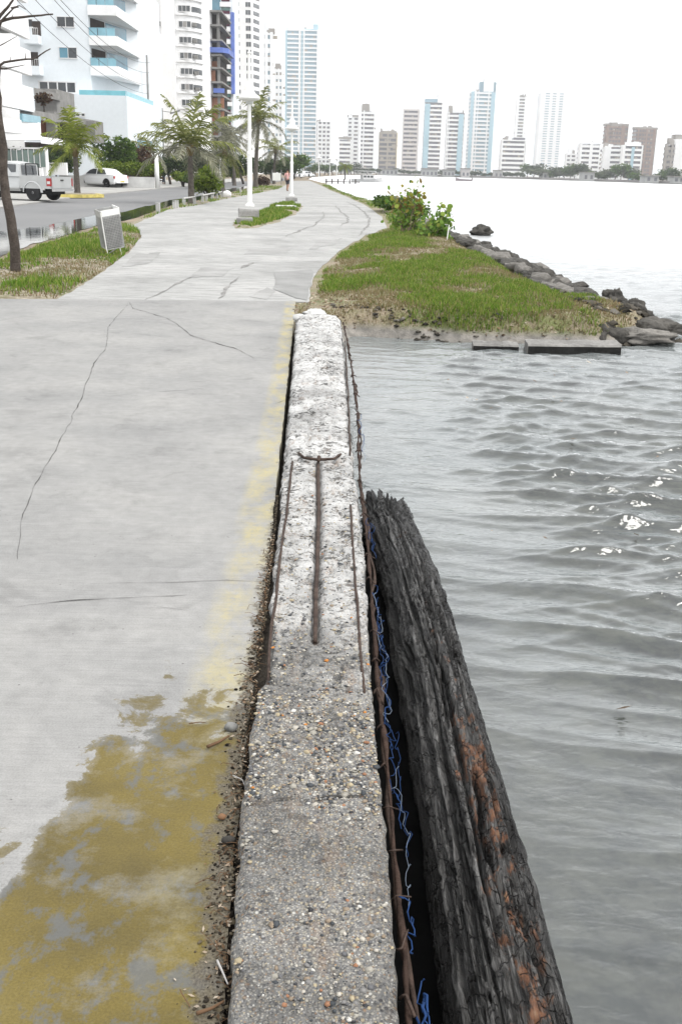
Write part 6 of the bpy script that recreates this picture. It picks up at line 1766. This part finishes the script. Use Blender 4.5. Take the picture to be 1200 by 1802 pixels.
# ================================================================ SKYLINE
def tower(name, px0, px1, ytop, ybase, Y, lab, wallc, glassc, fl=3.1, band=.42, piers=((0, .06), (.94, 1)), side=None, crown=None, dep=.8, yaw=0.0, ins=.35, glass_rng=None, group=None, base_z=0.0, cols=0):
    a, b = P(px0, (ytop+ybase)/2, Y), P(px1, (ytop+ybase)/2, Y)
    H_ = P((px0+px1)/2, ytop, Y).z
    W_ = b.x - a.x
    dp = W_*dep
    root = empty(name, ((a.x+b.x)/2, Y, 0), yaw)
    def put(mb, nm, mat, par=root, stuff=False):
        o = mb.build(nm, mat); o.parent = par
        if stuff: o['kind'] = 'stuff'
        return o
    put(MB().box(-W_/2 + ins, W_/2 - ins, ins, dp, 0, H_ - .5), 'glazed_core', glassc)
    n_ = int(H_ / fl)
    mb = MB()
    for k in range(n_ + 1):
        z0 = k*fl
        z1 = min(H_, z0 + fl*band)
        x0_, x1_ = -W_/2, W_/2
        mb.box(x0_, x1_, 0, dp + .1, z0, z1)
    put(mb, 'floor_bands', wallc, stuff=True)
    for i, (f0, f1) in enumerate(piers):
        put(MB().box(-W_/2 + W_*f0 - .04, -W_/2 + W_*f1 + .04, -.12 - .01*i, dp*.6, 0, H_ + .3), 'pier', wallc)
    if cols:
        mb = MB()
        for k in range(1, cols):
            x = -W_/2 + W_*k/cols
            mb.box(x - .22, x + .22, -.06, .3, 0, H_ - .2)
        put(mb, 'mullions', wallc, stuff=True)
    if side is not None:
        put(MB().box(W_/2 - .05, W_/2 + .5, .4, dp, 0, H_), 'side_wall', side)
    if glass_rng:
        for (f0, f1) in glass_rng:
            put(MB().box(-W_/2 + W_*f0, -W_/2 + W_*f1, -.35, .5, 0, H_ - 1.0), 'glass_bay', BGLS)
    for ci, (f0, f1, h_, m_) in enumerate(crown or [(.2, .75, 3.5, wallc)]):
        put(MB().box(-W_/2 + W_*f0, -W_/2 + W_*f1, dp*(.15 - .05*ci), dp*(.8 + .04*ci), H_ - .1 - .3*ci, H_ + h_), 'rooftop_block', m_)
    rs = random.Random(int(px0))                                 # roof_clutter: tanks, plant and masts
    for k in range(rs.randint(2, 5)):
        x_ = rs.uniform(-.42, .42)*W_; s_ = rs.uniform(.5, 1.5)
        put(MB().box(x_ - s_, x_ + s_, dp*.3 - s_, dp*.3 + s_, H_ - .2, H_ + rs.uniform(.8, 2.6)), 'roof_tank', rs.choice([wallc, TC, TC]))
    put(MB().tube([(W_*rs.uniform(-.3, .3), dp*.5, H_), (W_*rs.uniform(-.3, .3), dp*.5, H_ + rs.uniform(4, 8))], .12, 4), 'mast', TC)
    mb = MB()
    for k in range(int(n_*2.2)):                                 # curtains, awnings and parked air conditioners on the floors
        kk = rs.randint(0, n_ - 1); x_ = rs.uniform(-.46, .42)*W_
        mb.box(x_, x_ + rs.uniform(.6, 2.2), .12, ins + .05, kk*fl + fl*band, kk*fl + fl*rs.uniform(.6, .98))
    put(mb, 'balcony_clutter', TT, stuff=True)
    return tag(root, lab, 'tower', group)
TW = pm('tower_white', (0.78, 0.79, 0.80), 0.8, 0.05, 0.05)
TP = pm('tower_pale_pink', (0.58, 0.55, 0.54), 0.8, 0.06, 0.05)
TT = pm('tower_tan', (0.36, 0.33, 0.29), 0.85, 0.1, 0.05)
TD = pm('tower_dark_glass', (0.13, 0.13, 0.145), 0.3, 0.3, 0.08, spec=0.6)
TB = pm('tower_blue_glass', (0.22, 0.32, 0.38), 0.3, 0.2, 0.06, spec=0.6)
BGLS = pm('tower_pale_blue_bay', (0.36, 0.52, 0.60), 0.3, 0.12, 0.06, spec=0.6)
TO = pm('tower_ochre_side', (0.50, 0.38, 0.15), 0.85, 0.1, 0.05)
TBR = pm('tower_brick', (0.27, 0.20, 0.17), 0.85, 0.2, 0.12)
TC = pm('tower_bare_concrete', (0.30, 0.28, 0.26), 0.85, 0.2, 0.1)
GRP = 'towers across the bay'
tower('skyline_tower', 501, 558, 52, 300, 840, 'tallest pale blue glass tower standing alone behind the far lamp posts', TW, TB, 3.05, .38, ((0, .05), (.42, .48), (.56, .60), (.97, 1)), None, [(0, 1.0, 1.0, BGLS), (.1, .55, 5, TW), (.85, 1, 4, BGLS)], .7, group=GRP, glass_rng=((.02, .07), (.50, .54)))
tower('skyline_tower', 457, 480, 58, 300, 400, 'pale narrow tower with two window columns left of the tallest tower', TW, TB, 2.95, .55, ((0, .22), (.40, .62), (.80, 1)), None, None, 1.0, group=GRP)
tower('skyline_tower', 480, 498, 122, 300, 520, 'shorter pale narrow tower next to the tallest tower', TW, TB, 3.0, .6, ((0, .3), (.5, .65), (.85, 1)), None, None, 1.0, group=GRP)
tower('skyline_tower', 558, 582, 214, 302, 840, 'small white block half hidden behind the tallest tower', TW, TD, 3.1, .5, ((0, .1), (.3, .4), (.6, .7), (.9, 1)), None, None, .9, group=GRP)
tower('skyline_tower', 596, 617, 245, 303, 800, 'short white banded tower with flat dark cap near the jetty', TW, TD, 3.0, .52, ((0, .05), (.95, 1)), None, [(-.05, 1.05, 1.6, TC)], .8, group=GRP)
tower('skyline_tower', 610, 632, 207, 303, 900, 'white tower with dark rooftop behind the short banded one', TW, TD, 3.1, .55, ((0, .12), (.35, .55), (.85, 1)), None, [(-.02, .9, 2.2, TC)], .8, group=GRP)
tower('skyline_tower', 634, 658, 195, 303, 820, 'white tower with dark vertical slot and stepped top', TW, TD, 3.05, .5, ((.18, .26), (.95, 1)), None, [(.0, .75, 3.5, TW), (.05, .6, 5, TC)], .8, group=GRP)
tower('skyline_tower', 666, 697, 233, 304, 760, 'tan mid height block with an ochre side wall', TT, TD, 3.0, .42, ((0, .04), (.46, .54), (.97, 1)), TO, [(.1, .8, 1.2, TT)], .6, group=GRP)
tower('skyline_tower', 708, 735, 192, 305, 820, 'pinkish white banded tower right of the tan block', TP, TD, 3.05, .5, ((0, .05), (.93, 1)), TP, [(.2, 1, 4, TW)], .8, group=GRP)
tower('skyline_tower', 745, 776, 180, 306, 820, 'blue glass fronted tower with dark cap', TW, TD, 3.05, .45, ((.96, 1),), None, [(0, .8, 2.5, TB), (.7, .95, 6, TW)], .8, group=GRP, glass_rng=((0, .3),))
tower('skyline_tower', 784, 814, 198, 306, 830, 'tower with a blue glass right half and dark banded left', TW, TD, 3.05, .45, ((0, .06), (.10, .14)), TP, [(.05, .9, 3, TW), (.1, .3, 5, TC)], .8, group=GRP, glass_rng=((.68, .97),))
tower('skyline_tower', 824, 868, 160, 307, 900, 'highest pale blue tower of the row across the bay', TW, TB, 3.05, .45, ((.16, .24), (.3, .33), (.7, .74)), None, [(.35, 1, 7, TB), (.5, .9, 10, TW)], .7, group=GRP, glass_rng=((.02, .14), (.82, .98)))
tower('skyline_tower', 905, 922, 170, 308, 1100, 'slim distant tower with a dark window column', TW, TD, 3.1, .45, ((0, .25), (.8, 1)), None, [(.2, 1, 1, TC)], .9, group=GRP)
tower('skyline_tower', 881, 922, 246, 310, 760, 'broad low block with strong dark bands and grey side', TW, TD, 3.05, .5, ((0, .05), (.97, 1)), TC, [(.5, 1, 1.5, TD)], .7, group=GRP)
tower('skyline_tower', 946, 987, 163, 312, 1500, 'very faint hazy double tower far behind the others', TW, TB, 3.2, .6, ((0, .2), (.38, .5), (.66, .8), (.95, 1)), None, [(.55, 1, 2, TW)], .8, group=GRP)
tower('skyline_tower', 994, 1012, 270, 313, 900, 'small pale block above the trees', TW, TD, 3.1, .55, ((0, .12), (.4, .55), (.9, 1)), None, None, .8, group=GRP)
tower('skyline_tower', 1018, 1054, 253, 314, 760, 'white block with a dark left side and wide windows', TW, TD, 3.05, .52, ((0, .10), (.48, .62), (.95, 1)), None, [(.1, 1, .8, TW)], .7, group=GRP)
tower('skyline_tower', 1050, 1064, 262, 315, 790, 'narrow grey white block squeezed between two white ones', TW, TD, 3.0, .45, ((0, .06),), None, None, .8, group=GRP)
tower('skyline_tower', 1063, 1100, 221, 316, 860, 'unfinished brick tower with bare concrete floors, left of two', TBR, TD, 3.0, .40, ((.02, .10), (.72, .84)), TC, [(-.06, 1.06, 1.6, TC), (.2, .5, 2.4, TC)], .7, group=GRP, cols=7)
tower('skyline_tower', 1061, 1090, 258, 318, 720, 'white stepped block in front of the unfinished brick tower', TW, TD, 3.05, .52, ((0, .38), (.97, 1)), TC, [(.3, 1, .8, TW)], .7, group=GRP)
tower('skyline_tower', 1114, 1150, 227, 318, 880, 'unfinished brick tower with bare concrete floors, right of two', TBR, TD, 3.0, .40, ((.10, .16), (.5, .56), (.85, .97)), TC, [(-.06, 1.08, 1.5, TC)], .7, group=GRP, cols=7)
tower('skyline_tower', 1093, 1128, 256, 319, 700, 'white banded block with rounded dark corner before the brick tower', TW, TD, 3.05, .48, ((0, .12), (.94, 1)), None, [(.2, .9, 2, TW)], .7, group=GRP, glass_rng=((.44, .58),))
tower('skyline_tower', 1168, 1184, 254, 322, 640, 'grey narrow tower at the right end of the skyline', TC, TD, 3.0, .5, ((0, .2), (.6, .8)), TW, None, .8, group=GRP)
tower('skyline_tower', 1184, 1225, 246, 323, 660, 'white tower cut by the right photo edge', TW, TD, 3.05, .7, ((0, .5),), None, [(0, .3, 3, TC)], .8, group=GRP)
# low buildings and quay along the far shore
QW = pm('quay_stone', (0.30, 0.28, 0.27), 0.9, 0.2, 0.05)
q_ = MB()
shp = [(24, 698), (60, 663), (103, 619), (136, 453), (300, 418)]
for (a, b) in zip(shp[:-1], shp[1:]):
    q_.prism([(a[0], a[1] - 1.5), (b[0], b[1] - 1.5), (b[0], b[1] + 3), (a[0], a[1] + 3)], -1.0, 0.9)
tag(q_.build('quay_wall', QW), 'low stone quay wall along the far shore', 'wall')
for i, (px0, px1, yt, Y, lab) in enumerate([(596, 618, 294, 690, 'low white waterfront house below the short banded tower'), (626, 654, 297, 690, 'low white waterfront hall right of the jetty'), (664, 700, 298, 690, 'long low building at the foot of the tan block'),
        (742, 770, 297, 655, 'long white low building below the blue glass tower'), (780, 800, 299, 650, 'small white waterfront house between two towers'), (812, 826, 297, 645, 'small pinkish house at the foot of the highest tower'), (870, 884, 300, 640, 'small white house left of the broad low block'),
        (1026, 1046, 304, 520, 'white house among the far trees'), (1136, 1160, 310, 460, 'white house with trees on both sides near the right edge'), (1186, 1205, 314, 450, 'white house at the right photo edge'), (955, 972, 305, 600, 'pale house half hidden by the far trees')]):
    a, b = P(px0, 305, Y), P(px1, 305, Y); h_ = max(2.6, P((px0+px1)/2, yt, Y).z)
    r_ = empty('waterfront_house', ((a.x+b.x)/2, Y, 0))
    bx(r_, 'wall', pm('house_grey_white', (0.42, 0.42, 0.41), 0.85, 0.1, 0.1) if i != 5 else TP, a.x, b.x, Y, Y + 9, 0, h_)
    MB().prism([(a.x - .4, Y - .5), (b.x + .4, Y - .5), (b.x + .4, Y + 9.5), (a.x - .4, Y + 9.5)], h_, h_ + .35).build('roof', TC, r_)
    nw = max(2, int((b.x - a.x) / 2.2))
    for k in range(nw):
        x = a.x + (b.x - a.x) * (k + .5) / nw
        bx(r_, 'window', TD, x - .6, x + .6, Y - .08, Y + .05, .8, min(h_ - .5, 2.6))
    tag(r_, lab, 'house', 'low houses along the far shore')
# trees along the far shore
FG = 'trees along the far shore'
def far_tree(px, Y, w_, h_, m_, lab, n_=420):
    p = P(px, 310, Y)
    bl = [(p.x + random.uniform(-.45, .45)*w_, Y + random.uniform(-.3, .3)*w_, h_*random.uniform(.45, .78), w_*random.uniform(.3, .48), w_*.4, h_*random.uniform(.20, .32)) for _ in range(5)]
    tree('shore_tree', (p.x, Y, 0), h_, bl, n_, w_*.07, m_, lab, 'tree', FG, .25, 1)
xs = 928
i = 0
while xs < 1195:
    Y = float(np.interp(xs, [928, 1050, 1200], [615, 540, 460]))
    hpx = 22 + 6*math.sin(xs*.07) + random.uniform(-4, 4)
    if xs > 1120: hpx -= 3
    w_ = random.uniform(13, 20)
    far_tree(xs, Y + random.uniform(0, 25), w_*Y/1800*1.5, max(3, hpx*Y/1800), [GREEN1, GREEN3, GREEN4, GREEN1][i % 4], ORD[i] + ' round tree from the pale house side in the far shore grove', 700)
    xs += w_*.62; i += 1
xs = 545
i0 = i
while xs < 925:
    Y = float(np.interp(xs, [545, 600, 680, 925], [330, 560, 700, 632]))
    hpx = random.uniform(7, 13) if xs > 625 else random.uniform(14, 22)
    w_ = random.uniform(9, 15)
    far_tree(xs, Y + 4 + random.uniform(0, 12), w_*Y/1800*1.4, max(2.4, hpx*Y/1800), GREEN3 if xs > 625 else (GREEN1 if i % 2 else GREEN3), ORD[i - i0] + ' small tree counted rightwards from the path end along the far shore', 380)
    xs += w_*(1.1 if xs > 625 else .55); i += 1
for i, (px, Y, w_, h_) in enumerate([(505, 190, 4, 4.0), (517, 210, 4, 4.5), (530, 240, 5, 5.5), (495, 170, 3.5, 3.4)]):
    far_tree(px, Y, w_, h_, GREEN3 if i % 2 else GREEN1, ['green tree between notice board and second lamp post', 'dark tree right behind the second lamp post', 'green tree just right of the second lamp post', 'dark low tree right behind the notice board'][i], 700)
# ================================================================ SMALL DEBRIS AT THE WALL
def edge_x(y): return float(np.interp(y, [a for a, b in EDGE], [b for a, b in EDGE]))
TWIG = pm('dry_twig', (0.10, 0.06, 0.035), 0.9, 0.3, 20)
def gtube(name, l, r_, mat, lab, cat, group=None, z=0.012):
    pts = wig([G(a, b, z) for a, b in l], 10, 0.006, l[0][0]*.1, .003)
    return tag(MB().tube(pts, [r_*(1 - .05*i) for i in range(10)], 6).build(name, mat, smooth=True), lab, cat, group)
gtube('twig', [(366, 1314), (386, 1305), (403, 1295)], 0.0055, TWIG, 'short brown twig lying on the ochre mud', 'twig', 'twigs by the wall')
gtube('twig', [(333, 1273), (352, 1270), (362, 1271)], 0.002, TWIG, 'thin dark twig farther up on the mud', 'twig', 'twigs by the wall')
gtube('twig', [(345, 1784), (372, 1775), (395, 1762)], 0.0045, TWIG, 'dark twig lying nearest the viewer against the wall', 'twig', 'twigs by the wall')
gtube('twig', [(383, 1690), (393, 1710), (402, 1732)], 0.003, pm('pale_twig', (0.34, 0.33, 0.32), 0.8), 'pale bleached twig leaning in the dirt by the wall', 'twig', 'twigs by the wall')
gtube('twig', [(408, 1365), (425, 1372), (432, 1390)], 0.0018, pm('pale_twig', (0.34, 0.33, 0.32), 0.8), 'thin pale root curling out of the dirt by the wall', 'twig', 'twigs by the wall')
PST = pm('dark_pebble', (0.13, 0.13, 0.125), 0.7, 0.4, 30, 0.5, 0.003)
p = G(406, 1279, 0.012); tag(rock('loose_stone', tuple(p), 0.021, PST, None, 3, (1, .8, .75), 12, 8, .35), 'grey loose stone on the mud beside the dark twig', 'stone', 'loose stones by the wall')
p = G(391, 1437, 0.01); tag(rock('loose_stone', tuple(p), 0.012, pm('brown_pebble', (0.16, 0.09, 0.05), 0.7), None, 4, (1, .8, .7), 10, 7, .3), 'small brown stone in the dirt beside the wall crack', 'stone', 'loose stones by the wall')
p = G(403, 1478, 0.01); tag(rock('loose_stone', tuple(p), 0.016, pm('black_pebble', (0.035, 0.033, 0.03), 0.7), None, 6, (1.2, .8, .7), 10, 7, .4), 'black clod of dirt against the near part of the wall', 'stone', 'loose stones by the wall')
# soil packed along the joint
n_ = 3600
y = RNG.uniform(0.9, 5.2, n_); dd = np.abs(RNG.normal(0, 1, n_)) * np.interp(y, [0.9, 2, 3, 4.2, 5.2], [.035, .035, .026, .012, .007])
x = np.interp(y, [a for a, b in EDGE], [b for a, b in EDGE]) - dd + 0.012
rad = np.clip(RNG.lognormal(math.log(.0026), .5, n_), .001, .009)
CRUMB = leafm('dirt_crumbs', (0.015, 0.013, 0.011), (0.055, 0.046, 0.035), (0.18, 0.15, 0.10), .9)
o = pebbles('dirt_crumbs', np.stack([x, y, 0.0005 + 0*x], -1), rad, CRUMB, None, .7); tag(o, 'dirt crumbs and grit packed along the foot of the wall', kind='stuff')
n_ = 700
y = RNG.uniform(1.0, 4.6, n_); dd = np.abs(RNG.normal(0, 1, n_)) * np.interp(y, [1, 2, 3, 4.6], [.04, .035, .028, .01]); x = np.interp(y, [a for a, b in EDGE], [b for a, b in EDGE]) - dd + .01
litter('leaf_scraps', np.stack([x, y, 0.001 + 0*x], -1), .003, .009, LITT, 'dry leaf scraps and fibres caught along the foot of the wall', None, .002)
# fine stems standing in the debris
mb = MB()
for k in range(110):
    yy = random.uniform(1.3, 4.4); xx = edge_x(yy) - abs(random.gauss(0, .03)) + .01
    a = random.uniform(0, 2*PI); L = random.uniform(.015, .06)
    p0 = Vector((xx, yy, .002)); p2 = p0 + Vector((math.cos(a)*L, math.sin(a)*L, random.uniform(.0, .02)))
    mb.tube([p0, p0.lerp(p2, .5) + Vector((random.uniform(-.01, .01), random.uniform(-.01, .01), .008)), p2], random.uniform(.0006, .0014), 4)
tag(mb.build('dry_roots', TWIG), 'fine dry roots and stems tangled in the dirt by the wall', kind='stuff')
# wall_crack: crack across the near part of the wall
xs_ = np.linspace(-.235, .12, 30)
ribbon('crack', [(x_, 2.365 + .055*((x_ + .245)/.37 - .5) + .022*float(fbm(x_*16, 1, 0, 3))) for x_ in xs_], .006, DARKJ, wall, z=.0515, step=.012, amp=.004)
# rubble along the waterline of the bank
rub = []
for k in range(260):
    f_ = random.random()
    if f_ < .45:
        x_, y_ = random.uniform(3.1, 4.4), random.uniform(12.3, 15.2)
    elif f_ < .8:
        x_ = random.uniform(-.2, 1.9); y_ = 13.3 - .80*min(1, max(0, (x_ + .2)/1.2)) + random.gauss(0, .12)
    else:
        x_, y_ = random.uniform(3.2, 4.1), random.uniform(15, 24)
    rub.append((x_, y_, float(bank_z(np.array([x_]), np.array([y_]))[0]) if True else 0))
rub = np.array(rub); rub[:, 2] = np.maximum(rub[:, 2], -.27)
o = pebbles('shore_rubble', rub, np.where(rub[:, 0] < 2, RNG.uniform(.012, .045, len(rub)), RNG.uniform(.03, .10, len(rub))), leafm('rubble_stone', (0.03, 0.028, 0.024), (0.09, 0.08, 0.065), (0.22, 0.205, 0.18), .9), None, .7)
o.data.polygons.foreach_set('use_smooth', np.zeros(len(o.data.polygons), bool))
tag(o, 'small dark rubble along the waterline of the bank', kind='stuff')
# dirt filling the joint
y = np.linspace(0.2, 13.4, 400)
xe_ = np.interp(y, [a for a, b in EDGE], [b for a, b in EDGE])
V = []
for j in range(5):
    zz_ = np.interp(y, [0, 2.9, 4.0, 5.2, 7, 13.5], [.0, -.004, -.012, -.06, -.14, -.14]) + .012*fbm(y*9, j*2.0, 0, 3) - .01*abs(j-2)
    V.append(np.stack([xe_ - .012 + j*.026, y, zz_], -1))
V = np.stack(V, 1)
o = fastmesh('joint_soil', V.reshape(-1, 3), gridfaces(400, 5), pm('dark_joint_soil', (0.045, 0.038, 0.03), .95, .4, 20, .8, .01, fine=.4, fscale=80), smooth=True)
tag(o, 'dark soil filling the joint between promenade slab and wall', kind='stuff')
# specks of rubbish on the water
mb_ = []
n_ = 90
xy = np.stack([RNG.uniform(.8, 6, n_), RNG.uniform(3, 11.5, n_)], -1)
z = WZ + wave_h(xy[:, 0], xy[:, 1]) - .004
litter('floating_scraps', np.stack([xy[:, 0], xy[:, 1], z], -1), .008, .03, LITT, 'leaf scraps floating on the water near the bank', None, .0)
# added black sheet that paints the shade in the gap between wall and log
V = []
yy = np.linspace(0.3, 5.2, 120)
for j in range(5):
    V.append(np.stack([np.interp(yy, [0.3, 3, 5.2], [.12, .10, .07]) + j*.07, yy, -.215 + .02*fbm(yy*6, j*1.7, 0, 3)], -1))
o = fastmesh('gap_shade', np.stack(V, 1).reshape(-1, 3), gridfaces(120, 5), pm('black_gap_shade', (0.004, 0.004, 0.004), .8, .4, 12, spec=0.05), smooth=True)
tag(o, 'black sheet painting the shade in the narrow gap between sea wall and log', kind='stuff')
# ================================================================ HAZE
t = NT('haze_air')
t.t.nodes.remove(t.bsdf)
pv = t.n('ShaderNodeVolumePrincipled')
pv.inputs['Color'].default_value = (0.93, 0.96, 1.0, 1)
pv.inputs['Density'].default_value = 0.00030
t.t.links.new(pv.outputs[0], t.out.inputs['Volume'])
hz = MB().box(-2950, 2950, -100, 3950, -1.8, 150).build('haze', t.mat)
tag(hz, 'pale bright haze over the bay', kind='stuff')
